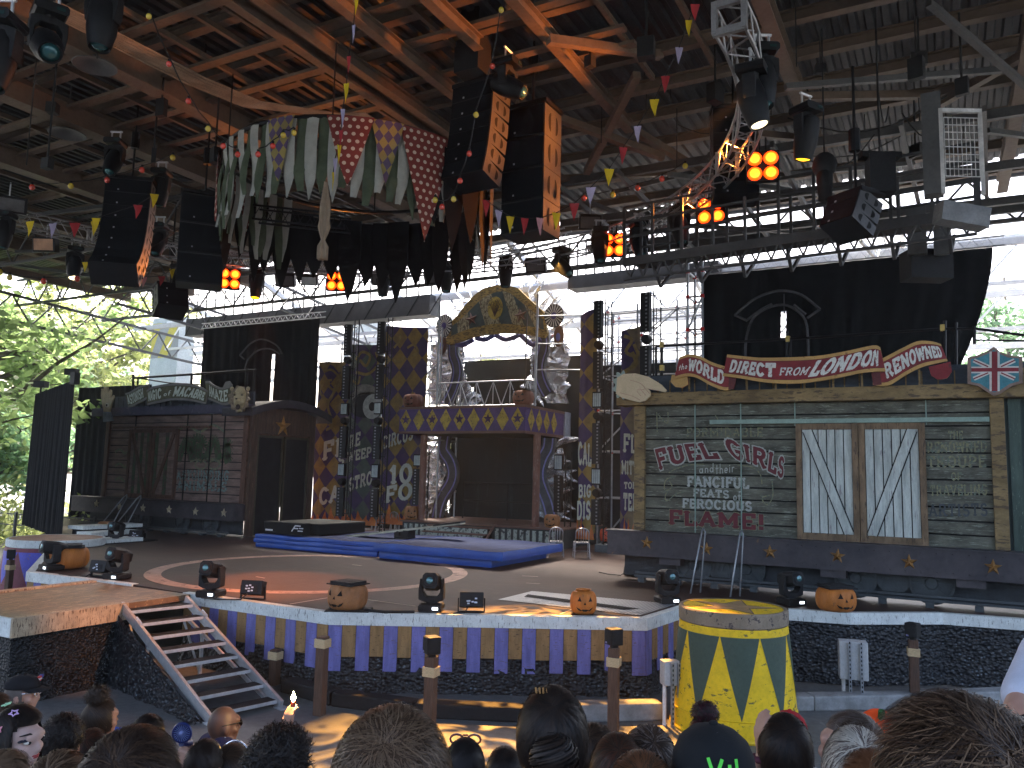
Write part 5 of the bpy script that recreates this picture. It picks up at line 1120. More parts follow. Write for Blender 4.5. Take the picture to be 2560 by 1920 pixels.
# ------------------------------------------------------------------ moving heads standing on the deck
def rbox(b, c, d, r, mi=0, M=None):  # box with chamfered vertical section (octagon prism along y)
    x, z = d[0] / 2, d[2] / 2; P = [(-x + r, -z), (x - r, -z), (x, -z + r), (x, z - r), (x - r, z), (-x + r, z), (-x, z - r), (-x, -z + r)]
    M = M or Matrix.Identity(3); c = Vector(c)
    b.prism(P, lambda a, e, t: c + M @ V(a, -t, e), -d[1] / 2, d[1] / 2, mi)
lensm = NT('lens_teal').fin((.03, .12, .13), .08, .3, 1.0); screen = emit('status_screen', (.8, .9, 1), .9)
def moving_head(label, loc, rz, tilt=20, group='moving head lights along the front of the stage', hang=False, lit=None):
    t = thing('moving_head_light', label, 'stage light', loc, rz, group); s_ = -1 if hang else 1
    def Z(z): return z * s_
    b = MB(); rbox(b, (0, 0, Z(.07)), (.40, .40, .13), .03); b.bbox((-.16, -.16, min(0, Z(.02))), (.16, .16, max(0, Z(.02)))); base = b.build('base', MAT['black'], t)
    b = MB(); b.box((.1, -.203, Z(.07)), (.1, .006, .045)); b.build('screen', screen if not hang else MAT['glass'], base)
    b = MB(); b.lathe([(.1, 0), (.1, .04)], (0, 0, Z(.15) - .02), 16)
    pr = [(-.22, .2), (-.12, .16), (.12, .16), (.22, .2), (.225, .36), (.2, .56), (.16, .56), (.16, .34), (.1, .25), (-.1, .25), (-.16, .34), (-.16, .56), (-.2, .56), (-.225, .36)]
    b.prism([(x, Z(z)) for x, z in (pr if s_ > 0 else reversed(pr))], lambda x, z, y: V(x, -y, z), -.09, .09); b.build('yoke', MAT['black_rough'], t, bevel=.01)
    M = Matrix.Rotation(R(-tilt), 3, 'X'); c = V(0, 0, Z(.5)); b = MB()
    if not hang:
        for (y0, w0, y1, w1) in ((.28, .24, .06, .30), (.06, .30, -.24, .27)):
            P = lambda w: [(-w / 2 + .05, -w / 2), (w / 2 - .05, -w / 2), (w / 2, -w / 2 + .05), (w / 2, w / 2 - .05), (w / 2 - .05, w / 2), (-w / 2 + .05, w / 2), (-w / 2, w / 2 - .05), (-w / 2, -w / 2 + .05)]
            n = 8; vs = [c + M @ V(x, y0, z) for x, z in P(w0)] + [c + M @ V(x, y1, z) for x, z in P(w1)]
            b.add(vs, [tuple(range(n)), tuple(range(2 * n - 1, n - 1, -1))] + [(k, n + k, n + (k + 1) % n, (k + 1) % n) for k in range(n)])
        h = b.build('head', MAT['black'], t, bevel=.008); b = MB()
        b.lathe([(.115, 0), (.12, .02), (.1, .03)], c + M @ V(0, -.235, 0), 20, 0, M @ Matrix.Rotation(R(90), 3, 'X')); b.build('bezel', MAT['black_rough'], h)
        b = MB(); Q = M @ Matrix.Rotation(R(90), 3, 'X'); b.lathe([(.096, .0), (.08, .02), (.04, .032), (.001, .036)], c + M @ V(0, -.238, 0), 20, 0, Q); b.build('lens', lensm, h, smooth=True)
    else:
        Q = M; b.lathe([(.06, .34), (.17, .28), (.2, .08), (.19, -.16), (.15, -.38), (.135, -.42), (.12, -.40)], c + V(0, 0, -.02), 20, 0, Q); h = b.build('head', MAT['black'], t, smooth='auto')
        b = MB(); b.lathe([(.115, 0), (.06, -.02), (.001, -.03)], c + V(0, 0, -.02) + Q @ V(0, 0, -.40), 16, 0, Q); b.build('lens', lit or lensm, h, smooth=True)
        b = MB(); 
        for x in (-.1, .1): b.tube([V(x, 0, 0), V(x, 0, .22)], .02, 6)
        b.tube([V(-.14, 0, .2), V(.14, 0, .2)], .024, 6); b.build('clamp', MAT['alu'], t)
    return t
for px, py, rz, ti, lab in ((527, 1492, -10, 14, 'black moving head light on the stage edge right of the walkway'), (1078, 1527, -5, 12, 'black moving head light beside the pumpkin at the middle of the stage front'),
        (292, 1448, -18, 14, 'black moving head light beside the walkway, above the left valance'), (128, 1425, -35, 10, 'black moving head light behind the wide pumpkin at the far left'), (288, 1357, -12, 8, 'black moving head light at the back left by the side steps'),
        (1668, 1508, 12, 8, 'black moving head light just left of the yellow drum at the stage corner'), (1978, 1512, 18, 8, 'black moving head light just right of the yellow drum in front of the green wagon')):
    moving_head(lab, atZ(px, py, S + .002), YAW + R(rz), ti)
# floor wash lights
def wash(label, px, py, rz, w=.42, h=.26, tilt=-14):
    p = atZ(px, py, S + .002); t = thing('floor_wash_light', label, 'stage light', p, rz, 'box shaped wash lights on the stage floor'); M = Matrix.Rotation(R(tilt), 3, 'X'); b = MB(); c = V(0, 0, .2)
    b.box(c, (w, .2, h), M=M); b.build('housing', MAT['black'], t, bevel=.015); b = MB(); b.box(c + M @ V(0, -.103, -.02), (w * .55, .006, h * .5), M=M); pn = b.build('rear_panel', MAT['black_rough'], t)
    b = MB(); rr = random.Random(int(px))
    for i in range(7): b.box(c + M @ V(rr.uniform(-.22, .22) * w, -.108, rr.uniform(-.08, .04)), (.04, .004, .025), M=M)
    b.build('connectors', paint('connector', (.6, .65, .75), bump=0), pn); b = MB()
    for x in (-1, 1): b.bar((x * (w / 2 + .02), 0, 0), (x * (w / 2 + .02), 0, .24), .02, .05)
    b.bbox((-w / 2 - .03, -.04, 0), (w / 2 + .03, .04, .015)); b.build('bracket', MAT['black'], t)
    b = MB(); b.tube([V(-.05, -.1, .12), V(-.12, -.25, .02), V(-.5, -.3, .012), V(-.9, -.2, .012)], .012, 6); b.build('power_cable', MAT['cable'], t)
wash('black box wash light with its cable right of the first stage edge moving head', 632, 1497, YAW + R(-6)); wash('black box wash light left of the small pumpkin at the stage front', 1178, 1529, YAW + R(4)); wash('pale topped wash light beside the walkway moving head', 250, 1440, YAW + R(-15)); wash('black box wash light with a pale grille by the side steps', 340, 1352, YAW)
wash('black wash light on the stage floor at the left foot of the green wagon', 1578, 1440, YAW - R(50), .3, .4)
wash('small black wash light on the tower platform', 1206, 1310, YAW, .3, .24)
# ------------------------------------------------------------------ pumpkins
pump_o = paint('pumpkin_orange', (.42, .14, .025), var=.22, scale=3, st=(2, 2, .7), wear=(.24, .09, .03), wamt=.2, wscale=6, rough=.6, bump=.1); pump_r = paint('pumpkin_rust', (.17, .065, .04), var=.25, scale=4, rough=.65); pump_t = paint('pumpkin_tan', (.30, .13, .05), var=.25, scale=4, rough=.65)
def pumpkin(label, p, w, h, rz, mat, lid=None, ribs=12, face=1.0, flat=.0):
    t = thing('pumpkin', label, 'pumpkin', p, rz, 'carved plastic pumpkins around the stage'); r = w / 2; pr = []
    n = 16
    for i in range(n + 1):
        a = math.pi * (i / n - .5); q = math.cos(a) ** .55 if math.cos(a) > 1e-6 else 0; pr.append((max(.02 * r, r * (.38 + .62 * q) if 0 < i < n else r * .3), h * (.5 + .5 * math.sin(a))))
    fr = lambda tt: 1 - .055 * abs(math.cos(ribs / 2 * tt)) ** 6
    b = MB(); b.lathe(pr, n=72, fn=lambda tt, r_, z: fr(tt)); b.build('shell', mat, t, smooth=True)
    def surf(u, v):  # u: metres sideways on the front, v: height
        k = max(0, min(1, v / h)); a = math.asin(max(-1, min(1, 2 * k - 1))); R0 = r * (.38 + .62 * max(1e-6, math.cos(a)) ** .55); ang = -math.pi / 2 + u / R0
        rr = R0 * fr(ang) + .006; return V(rr * math.cos(ang), rr * math.sin(ang), v)
    def cut(poly, bb):
        # subdivide fan so the dark cut follows the round shell
        cx = sum(p_[0] for p_ in poly) / len(poly); cy_ = sum(p_[1] for p_ in poly) / len(poly); fine = []
        for (a, b_) in zip(poly, poly[1:] + poly[:1]): fine += [(a[0] + (b_[0] - a[0]) * i / 4, a[1] + (b_[1] - a[1]) * i / 4) for i in range(4)]
        vs = [surf(cx, cy_)] + [surf((cx + x) / 2, (cy_ + y) / 2) for x, y in fine] + [surf(x, y) for x, y in fine]; m_ = len(fine)
        fs = [(0, 1 + i, 1 + (i + 1) % m_) for i in range(m_)] + [(1 + i, 1 + m_ + i, 1 + m_ + (i + 1) % m_, 1 + (i + 1) % m_) for i in range(m_)]; bb.add(vs, fs)
    b = MB(); f = face * min(w, h * 1.25) * .5
    for s_ in (-1, 1): cut([(s_ * .42 * f - .17 * f, h * .60), (s_ * .42 * f + .17 * f, h * .60), (s_ * .42 * f + .04 * f, h * .60 + .34 * f)], b)
    cut([(-.1 * f, h * .46), (.1 * f, h * .46), (0, h * .46 + .2 * f)], b)
    up = [(.68, .40), (.5, .30), (.36, .27), (.36, .2), (.22, .2), (.2, .25), (0, .23), (-.18, .25), (-.18, .2), (-.32, .2), (-.36, .28), (-.5, .3), (-.68, .40)]; lo = [(-.52, .18), (-.3, .1), (-.28, .15), (-.14, .15), (-.12, .08), (.12, .08), (.14, .14), (.3, .14), (.34, .1), (.52, .18)]
    # mouth as a strip between the two jagged lips
    N_ = 24
    def at_(c, x): 
        c = sorted(c)
        for (x0, y0), (x1, y1) in zip(c[:-1], c[1:]):
            if x0 <= x <= x1: return y0 + (y1 - y0) * (x - x0) / max(1e-6, x1 - x0)
        return c[0][1] if x < c[0][0] else c[-1][1]
    vs = []
    for i in range(N_ + 1):
        x = -.68 + 1.36 * i / N_; yu = at_(up, x); yl = min(yu, at_(lo + [(-.68, .40), (.68, .40)], x)); vs += [surf(x * f, h * .12 + yl * f), surf(x * f, h * .12 + yu * f)]
    b.add(vs, [(2 * i, 2 * i + 2, 2 * i + 3, 2 * i + 1) for i in range(N_)]); b.build('carved_face', MAT['dark'], t)
    b = MB()
    if lid == 'box':
        b.bbox((-w * .33, -w * .3, h * .97), (w * .33, w * .3, h * 1.09)); b.bbox((-w * .4, -w * .36, h * .955), (w * .4, w * .36, h * 1.0)); b.build('black_lid', MAT['black_rough'], t)
    elif lid == 'stem': b.tube([V(0, 0, h * .96), V(.02, 0, h * 1.06), V(.05, .01, h * 1.12)], [.05 * w, .035 * w, .03 * w], 8); b.build('stem', pump_t, t)
    elif lid == 'rim': b.lathe([(w * .24, h * .96), (w * .26, h * 1.05), (w * .3, h * 1.06), (w * .25, h * 1.0)], n=30, fn=lambda tt, r_, z: 1 + .05 * math.sin(6 * tt)); b.build('rim', mat, t)
    return t
pumpkin('wide orange pumpkin with a black box lid, standing on a black plate', atZ(868, 1523, S), .70, .45, YAW + R(-32), pump_t, 'box')
pumpkin('small bright orange pumpkin with a broad grin at the right of the stage front', atZ(1458, 1534, S), .47, .40, YAW + R(2), pump_o, 'rim')
pumpkin('large orange pumpkin with a black lid right of the yellow drum', atZ(2090, 1527, S), .74, .45, YAW + R(10), pump_o, 'box')
pumpkin('wide orange pumpkin with a black lid, face turned aside, near the purple drum', atZ(168, 1420, S), .92, .50, YAW + R(-62), pump_o, 'box')
pumpkin('dull orange pumpkin behind the back left moving head', atZ(264, 1340, S), .62, .5, YAW + R(-20), pump_t)
pumpkin('brown pumpkin at the left end of the tower balcony', atY(1033, 1017, 24.9) , .80, .52, YAW + R(-25), pump_r, 'stem').location.z = 6.15
pumpkin('brown pumpkin at the right end of the tower balcony', atY(1308, 1012, 24.75), .76, .52, YAW + R(-28), pump_r, 'box').location.z = 6.15
pumpkin('tan pumpkin on the platform right of the tower column', V(-11.75, 24.7, PZ + .05), .55, .45, YAW + R(-20), pump_t)
pumpkin('tan pumpkin on the platform left of the tower column', V(-17.6 + .05, 24.75, PZ + .05), .55, .50, YAW + R(5), pump_t)
pumpkin('small bright red lantern pumpkin left of the green wagon', atZ(1512, 1372, S) + V(0, 0, .25), .36, .42, YAW, paint('lantern_red', (.6, .08, .04), var=.2, rough=.4), 'stem')
b = MB(atZ(1512, 1380, S)); p = b.o; b.box(p + V(.1, .05, .12), (.75, .5, .24)); tag(b.build('prop_crate', paint('crate_grey', (.10, .12, .13), var=.3)), 'low grey crate under the red lantern pumpkin', 'crate')
b = MB(atZ(868, 1527, S)); p = b.o; b.box(p + V(.0, .05, .012), (.75, .5, .022), rz=YAW); b.tube([p + V(.3, .1, .03), p + V(.7, .15, .03), p + V(1.1, .45, .03)], .03, 6); tag(b.build('base_plate_and_hose', MAT['black_rough']), 'black plate with a hose lying under the middle pumpkin', 'plate')
# ------------------------------------------------------------------ chairs
chm = paint('chair_metal', (.38, .37, .38), var=.2, rough=.35, metal=.8, bump=.03)
def chair(label, p, rz):
    t = thing('metal_chair', label, 'chair', p, rz, 'metal chairs with bowed slat backs'); w = .42
    for x in (-1, 1):
        for y in (-1, 1): b = MB(); b.tube([V(x * w / 2, y * .2, .45), V(x * (w / 2 + .02), y * .23, 0)], .016, 6); b.build('leg', chm, t)
    b = MB(); rbox(b, (0, 0, .455), (w + .02, .42, .03), .01); b.build('seat', chm, t)
    b = MB(); hoop = [V(-w / 2 + .01, .2, .46), V(-w / 2 + .015, .24, .72)] + [V(-.2 * math.cos(math.pi * i / 8), .26 + .01 * math.sin(math.pi * i / 8), .74 + .15 * math.sin(math.pi * i / 8)) for i in range(9)] + [V(w / 2 - .015, .24, .72), V(w / 2 - .01, .2, .46)]
    b.tube(hoop, .017, 8)
    for i in range(4): x = -.11 + i * .073; b.tube([V(x, .2, .46), V(x, .255, .86)], .012, 6)
    b.build('backrest', chm, t, smooth=True); b = MB(); b.tube([V(-w / 2, -.21, .2), V(-w / 2, .21, .2)], .01, 6); b.tube([V(w / 2, -.21, .2), V(w / 2, .21, .2)], .01, 6); b.tube([V(-w / 2, 0, .2), V(w / 2, 0, .2)], .01, 6); b.build('stretcher', chm, t)
q = atZ(1388, 1392, S); chair('metal slat back chair right of the blue mats, the nearer to the tower', q, R(-150)); chair('metal slat back chair right of the blue mats, the nearer to the green wagon', q + V(.75, .22, 0), R(-150))
q = atZ(958, 1335, S); chair('metal slat back chair behind the seesaw board, the left of two', q, R(178)); chair('metal slat back chair behind the seesaw board, the right of two', q + V(.62, .1, 0), R(178))
# ------------------------------------------------------------------ mats, seesaw board, cases
blue = cloth('blue_vinyl', (.012, .07, .34), .2, .5, 2, bump=.15); blue.node_tree.nodes['Principled BSDF'].inputs['Specular IOR Level'].default_value = .5
mattop = cloth('mat_top', (.010, .018, .06), .25, .7, 2); mattop.node_tree.nodes['Principled BSDF'].inputs['Specular IOR Level'].default_value = .05
def crash_mat(label, x0, x1, y0, y1, z0, z1, droop=0):
    o = MB(((x0 + x1) / 2, (y0 + y1) / 2, z0)); nx, ny, nz = 24, 14, 5; rr = random.Random(int(x0 * 10)); vs = {}; 
    b = MB(o.o); idx = {}
    def pt(i, j, k):
        x = x0 + (x1 - x0) * i / nx; y = y0 + (y1 - y0) * j / ny; z = z0 + (z1 - z0) * k / nz; e = .02 * math.sin(math.pi * k / nz)
        if j == 0: y -= e + .012 * math.sin(i * 1.9 + k * 2 + x0) * math.sin(math.pi * k / nz)
        if i == nx: x += e
        if i == 0: x -= e
        if k == nz: z += .012 * math.sin(i * .6 + x0) + .01 * math.sin(j * .9)
        if 0 < k < nz and j == 0: z += .015 * math.sin(i * .45 + x0)
        return V(x, y, z)
    V_ = []; F = []; mi = []
    def grid(fn, a, c, m_):
        base = len(V_); V_.extend(fn(i, j) for i in range(a + 1) for j in range(c + 1))
        for i in range(a):
            for j in range(c): F.append([base + i * (c + 1) + j, base + (i + 1) * (c + 1) + j, base + (i + 1) * (c + 1) + j + 1, base + i * (c + 1) + j + 1]); mi.append(m_)
    grid(lambda i, j: pt(i, j, nz), nx, ny, 1); grid(lambda i, k: pt(i, 0, k), nx, nz, 0); grid(lambda i, k: pt(nx - i, ny, k), nx, nz, 0); grid(lambda j, k: pt(nx, j, k), ny, nz, 0); grid(lambda j, k: pt(0, ny - j, k), ny, nz, 0)
    b.add(V_, F, 0); b.m = mi; ob = b.build('crash_mat', [blue, mattop], smooth=True); tag(ob, label, 'gym mat', 'blue crash mats stacked on the stage'); return ob
crash_mat('lower blue crash mat of the right stack, in front of the tower steps', -14.05, -10.45, 18.35, 21.6, S + .005, S + .21); crash_mat('upper blue crash mat of the right stack, in front of the tower steps', -14.1, -10.0, 18.15, 21.75, S + .215, S + .44)
crash_mat('bottom blue crash mat of the left stack, under the black pad', -19.0, -14.3, 18.55, 22.0, S + .005, S + .14); crash_mat('middle blue crash mat of the left stack, under the black pad', -19.05, -14.25, 18.5, 22.0, S + .145, S + .27); crash_mat('top blue crash mat of the left stack, with the black pad lying on it', -19.02, -14.3, 18.52, 21.95, S + .275, S + .40)
a = V(-18.6, 19.2, S + .41); b = MB(a); xr_ = atY(900, 1310, 21).x; b.bbox((-18.95, 18.75, S + .415), (-17.3, 19.1, S + .79), 0); b.bbox((-18.95, 19.1, S + .415), (xr_, 21.3, S + .77), 0)
pad = b.build('foam_pad', cloth('black_pad', (.008, .009, .010), .25, .85, 3), bevel=.04); tag(pad, 'long black padded mat with a white emblem lying on the left blue mats', 'pad')
b = MB(a); Yp = 18.745
for pts in ([(-17.75, 1.93 + .0), (-17.62, 2.1), (-17.4, 2.1)], [(-17.65, 2.02), (-17.5, 2.02)], [(-17.5, 1.95), (-17.32, 1.95)], [(-17.45, 2.03), (-17.3, 2.03)]):
    for (x0, z0), (x1, z1) in zip(pts[:-1], pts[1:]): b.bar(V(x0, Yp, z0 + .12), V(x1, Yp, z1 + .12), .01, .03, up=(0, 1, 0)) if False else b.tube([V(x0, Yp, z0 - .1), V(x1, Yp, z1 - .1)], .018, 5)
b.bbox((-18.85, Yp - .004, 1.80), (-18.55, Yp + .004, 1.85)); b.build('emblem', paint('emblem_white', (.6, .6, .62), bump=0), pad)
tb_ = thing('teeterboard', 'long pale seesaw board on a black pivot behind the blue mats', 'seesaw', (-15.3, 20.3, S + .6)); p0 = atY(863, 1342, 19.9); p1 = atY(1157, 1308, 20.6)
b = MB(tb_.location); b.bar(p0, p1, .42, .06); b.bar(p1.lerp(p0, .22) + V(0, 0, .035), p1 + V(0, 0, .035), .44, .05, 1); b.bar(p0 + V(0, 0, .032), p1 + V(0, 0, .032), .3, .012, 1); b.build('board', [paint('board_pale', (.42, .40, .30), var=.25, scale=3), MAT['black_rough']], tb_)
m_ = p0.lerp(p1, .52); b = MB(tb_.location); b.box((m_.x, m_.y, (m_.z + S + .3) / 2), (.5, .4, m_.z - S - .3)); b.tube([V(m_.x - .1, m_.y - .25, m_.z - .1), V(m_.x - .1, m_.y + .25, m_.z - .1)], .07, 10); b.build('pivot', MAT['black'], tb_)
# pallets and boxes left on the deck
b = MB(atZ(1540, 1438, S)); p = atZ(1578, 1420, S); b.box(p + V(.3, .5, .2), (.5, .6, .35)); tag(b.build('prop_box', paint('prop_box', (.05, .055, .06), var=.3)), 'dark box under the left end of the green wagon ledge', 'box')
# ------------------------------------------------------------------ roof of the pavilion
roof = thing('pavilion_roof', 'corrugated pavilion roof over the stage on a grid of tan painted steel beams', 'roof', (-14, 15, 12)); RO = roof.location
b = MB(RO); RX0, RX1, RY0, RY1 = -38.0, 9.0, -5.0, 25.2  # front end runs unseen over the camera, lengthened to hold back sky light
xs = []; x = RX0
while x < RX1: xs += [(x, 0), (x + .12, 0), (x + .16, .07), (x + .26, .07)]; x += .30
vs = []
for y in (RY0, RY1):
    for px_, dz in xs: vs.append(V(px_, y, 12.75 + dz))
n = len(xs); vs += [v + V(0, 0, .03) for v in vs]
b.add(vs, [(i, i + 1, n + i + 1, n + i) for i in range(n - 1)] + [(2 * n + i, 3 * n + i, 3 * n + i + 1, 2 * n + i + 1) for i in range(n - 1)]); b.build('corrugated_deck', MAT['deck'], roof)
def ibeam(p, q, h=.45, w=.26, name='girder', mat=None):
    p = Vector(p); q = Vector(q); b = MB(RO); b.bar(p + V(0, 0, h / 2 - .012), q + V(0, 0, h / 2 - .012), w, .024); b.bar(p - V(0, 0, h / 2 - .012), q - V(0, 0, h / 2 - .012), w, .024); b.bar(p, q, .03, h - .05); return b.build(name, mat or MAT['beam'], roof)
GX = [-35, -30.5, -26.5, -22, -17.9, -14.6, -10.7, -10.2, -9.05, -7.57, -6.25, -2.5, 1.6, 5.6]
for x in GX:
    big = x in (-17.9, -14.6, -22, -26.5, -30.5)
    if x in (-10.7, -10.2, -9.05, -7.57, -6.25): ibeam((x, 3, 11.85), (x, 17.0 if x != -7.57 else 12.3, 11.85), .26, .2)
    else: ibeam((x, 3, 11.9), (x, 25, 11.9), .55 if big else .36, .42 if big else .26)
for k, y in enumerate((8.6, 10.05, 11.5, 12.53, 14.8, 16.2, 17.6, 19.2, 21.0, 23.0, 24.9)):
    ibeam((-36, y, 12.32 + .004 * k), (8, y, 12.32 + .004 * k), .24, .2, 'purlin'); 
for k, y in enumerate((9.3, 10.8, 12.0, 13.3, 13.9)):
    b = MB(RO); b.bar((-22, y, 12.05), (-5, y, 12.05), .2, .07); b.build('timber_batten', MAT['beam'], roof)
for x in (-24, -20, -16.3, -13.2, -12.1, -11.4, -8.3, -5.2, -3.9):
    b = MB(RO); b.bar((x, 8, 12.14), (x, 15.5 if x > -13 else 22, 12.14), .09, .11); b.build('timber_batten', MAT['beam'], roof)
# diagonal braces of the open bays on the right and in the back
rr = random.Random(2)
def brace(p, q, w=.12, name='brace', mat=None): b = MB(RO); b.bar(p, q, w, w); b.build(name, mat or MAT['greysteel'], roof)
for x0, y0, x1, y1, z0, z1 in ((-6.2, 12.5, -4.8, 14.8, 11.7, 12.2), (-8.1, 14.8, -5.6, 17.5, 11.9, 11.2), (-5.3, 14.8, -7.6, 17.6, 11.9, 11.2), (-2.5, 12.5, -.2, 14.8, 11.8, 12.3), (-2.5, 17, 0, 19.2, 11.8, 12.3), (1.6, 17, -1, 21, 11.8, 12.3), (-4.5, 17.6, -2.4, 21, 11.7, 12.4), (-6.3, 17.6, -4.5, 21, 12.0, 11.2), (-8.8, 17.6, -6.4, 21, 11.2, 12.2)): brace((x0, y0, z0), (x1, y1, z1), .16, mat=MAT['beam'])
def warren(p, q, h, n, r=.05, mat=None, name='roof_truss', lab=None):
    b = MB(RO); p = Vector(p); q = Vector(q); up = V(0, 0, h)
    b.bar(p, q, r * 2, r * 2); b.bar(p + up, q + up, r * 2, r * 2)
    for i in range(n): a = p.lerp(q, i / n); m_ = p.lerp(q, (i + .5) / n); c = p.lerp(q, (i + 1) / n); b.bar(a, m_ + up, r, r); b.bar(m_ + up, c, r, r)
    b.build(name, mat or MAT['greysteel'], roof)
warren((-38, 25.6, 11.1), (9, 25.6, 11.1), 1.3, 20, .06); warren((-38, 29.5, 10.2), (9, 29.5, 10.2), 1.5, 18, .06, MAT['white']); warren((-38, 33, 9.3), (12, 33, 9.3), 1.5, 18, .07, MAT['white'])
warren((-38, 21.2, 11.0), (-22, 21.2, 11.0), 1.2, 9, .05); warren((-38, 16.5, 11.0), (-20, 16.5, 11.0), 1.2, 9, .05); warren((-37, 6, 10.9), (-37, 33, 9.4), 1.2, 14, .06)
warren((-31, 21.5, 10.6), (-31, 33, 9.8), 1.0, 7, .05); warren((-25, 25, 10.6), (-25, 34, 9.6), 1.0, 6, .05); warren((5.5, 18, 10.8), (5.5, 33, 9.8), 1.0, 8, .05, MAT['white']); warren((-2, 25, 10.8), (0, 34, 9.6), 1.0, 6, .05, MAT['white'])
for y, z in ((27.5, 11.0), (31.2, 10.2), (35, 9.0)): b = MB(RO); b.bar((-38, y, z), (13, y, z), .16, .22); b.build('outer_bar', MAT['white'], roof)
for x in (-33, -27, -21, -14, -8, -1, 4, 8): b = MB(RO); b.bar((x, 25.2, 12.3), (x, 35, 9.2), .14, .2); b.build('outer_rafter', MAT['white'], roof)
# cable bundle and conduits under the left beams
b = MB(RO)
for i in range(8):
    y = i * .07; b.tube([V(-13.6 + y, 7.5, 11.55), V(-13.4 + y, 10.5, 11.5 + .02 * math.sin(i)), V(-13.0 + y, 11.6, 11.42), V(-11.9 + y * .6, 12.6, 11.45), V(-11.0, 13.2 + y, 11.55)], .022, 5)
b.build('cable_bundle', paint('tan_cable', (.30, .22, .15), var=.3), roof)
for k, (px, py, zz) in enumerate(((238, 165, 11.5), (168, 335, 11.5))):
    p = atZ(px, py, zz); b = MB(p); b.lathe([(.06, .22), (.12, .14), (.42, 0), (.40, -.01), (.1, .1)], p, 24); b.tube([p + V(0, 0, .2), p + V(0, 0, 1.2)], .02, 6); tag(b.build('dome_pendant', MAT['greysteel'], smooth='auto'), ('pale dome pendant lamp between the two big tan beams at upper left', 'small pale dome pendant lamp farther back at the left')[k], 'pendant lamp')
# ------------------------------------------------------------------ gantry and grey girders behind the stage
dks = paint('dark_gantry_steel', (.055, .055, .055), var=.25, rough=.6); gi = thing('box_girder', 'long dull grey box girder crossing behind the tower below the bright gap', 'girder', (-19, 27, 9)); b = MB(gi.location)
a = atY(470, 735, 27.0); c = atY(1075, 735, 27.0); b.bbox((a.x, 27, c.z - .85), (c.x, 27.8, c.z)); b.build('beam', dks, gi); b = MB(gi.location)
for i in range(14): x = a.x + (c.x - a.x) * i / 13; b.bar((x, 26.99, c.z - .85), (x + .6, 26.99, c.z), .015, .05)
_ = b.build('stiffener', MAT['black_rough'], gi); _['kind'] = 'stuff'
b = MB(gi.location)
for i in range(24): x = a.x + (c.x - a.x) * i / 23; b.bar((x, 27.1, c.z), (x, 27.1, c.z + 1.25), .05)
for z in (.45, .85, 1.25): b.bar((a.x, 27.1, c.z + z), (c.x, 27.1, c.z + z), .045)
b.build('handrail', MAT['black'], gi)
gi2 = thing('railed_girder', 'dark grey girder with railing behind the scaffold between the tower and the big black drape', 'girder', (-7, 27, 9)); b = MB(gi2.location); a = atY(1420, 690, 27.0); c = atY(1760, 660, 27.0)
b.bbox((a.x, 27, a.z - .5), (c.x + .5, 27.8, a.z)); b.build('beam', dks, gi2); b = MB(gi2.location)
for i in range(16): x = a.x + (c.x - a.x) * i / 15; b.bar((x, 27.1, a.z), (x, 27.1, a.z + 1.3), .05)
for z in (.4, .85, 1.3): b.bar((a.x, 27.1, a.z + z), (c.x + .5, 27.1, a.z + z), .045)
b.build('handrail', MAT['black'], gi2)
# grey walkway with railings under the roof on the right
gw = thing('gantry', 'grey steel service gantry with railings and a mesh guard under the roof on the right', 'gantry', (-3, 17.5, 8.3)); WO2 = gw.location
ga = atZ(2440, 520, 8.6); gb = atZ(1560, 648, 8.6); dg = (gb - ga).normalized(); ng = V(-dg.y, dg.x, 0); Lg = (gb - ga).length
if ng.y < 0: ng = -ng
b = MB(WO2); b.bar(ga + ng * .45, gb + ng * .45, .9, .06); b.build('floor', dks, gw); b = MB(WO2); b.bar(ga - ng * .02 + V(0, 0, -.08), gb - ng * .02 + V(0, 0, -.08), .06, .2); b.build('toe_board', dks, gw); b = MB(WO2)
for i in range(22): p = ga.lerp(gb, i / 22); q = ga.lerp(gb, (i + .5) / 22); r_ = ga.lerp(gb, (i + 1) / 22); b.bar(p + V(0, 0, -.1), q + V(0, 0, -.45), .035); b.bar(q + V(0, 0, -.45), r_ + V(0, 0, -.1), .035)
b.bar(ga + V(0, 0, -.47), gb + V(0, 0, -.47), .06, .05); b.build('lattice', dks, gw)
b = MB(WO2)
for s_ in (0, .9):
    for z in (.5, .85, 1.2): b.bar(ga + ng * s_ + V(0, 0, z), gb + ng * s_ + V(0, 0, z), .05)
    for i in range(11): p = ga.lerp(gb, i / 10) + ng * s_; b.bar(p, p + V(0, 0, 1.2), .06)
b.build('railing', dks, gw)
b = MB(WO2)
for i in range(7): p = ga.lerp(gb, (i + .5) / 7) + ng * .6; b.bar(p + V(0, 0, -.1), p + V(0, 0, -.5) + ng * .3, .06); b.bar(p + V(0, 0, -.5) + ng * .3, p + ng * 1.0, .06)
_ = b.build('under_bracing', dks, gw); _['kind'] = 'stuff'
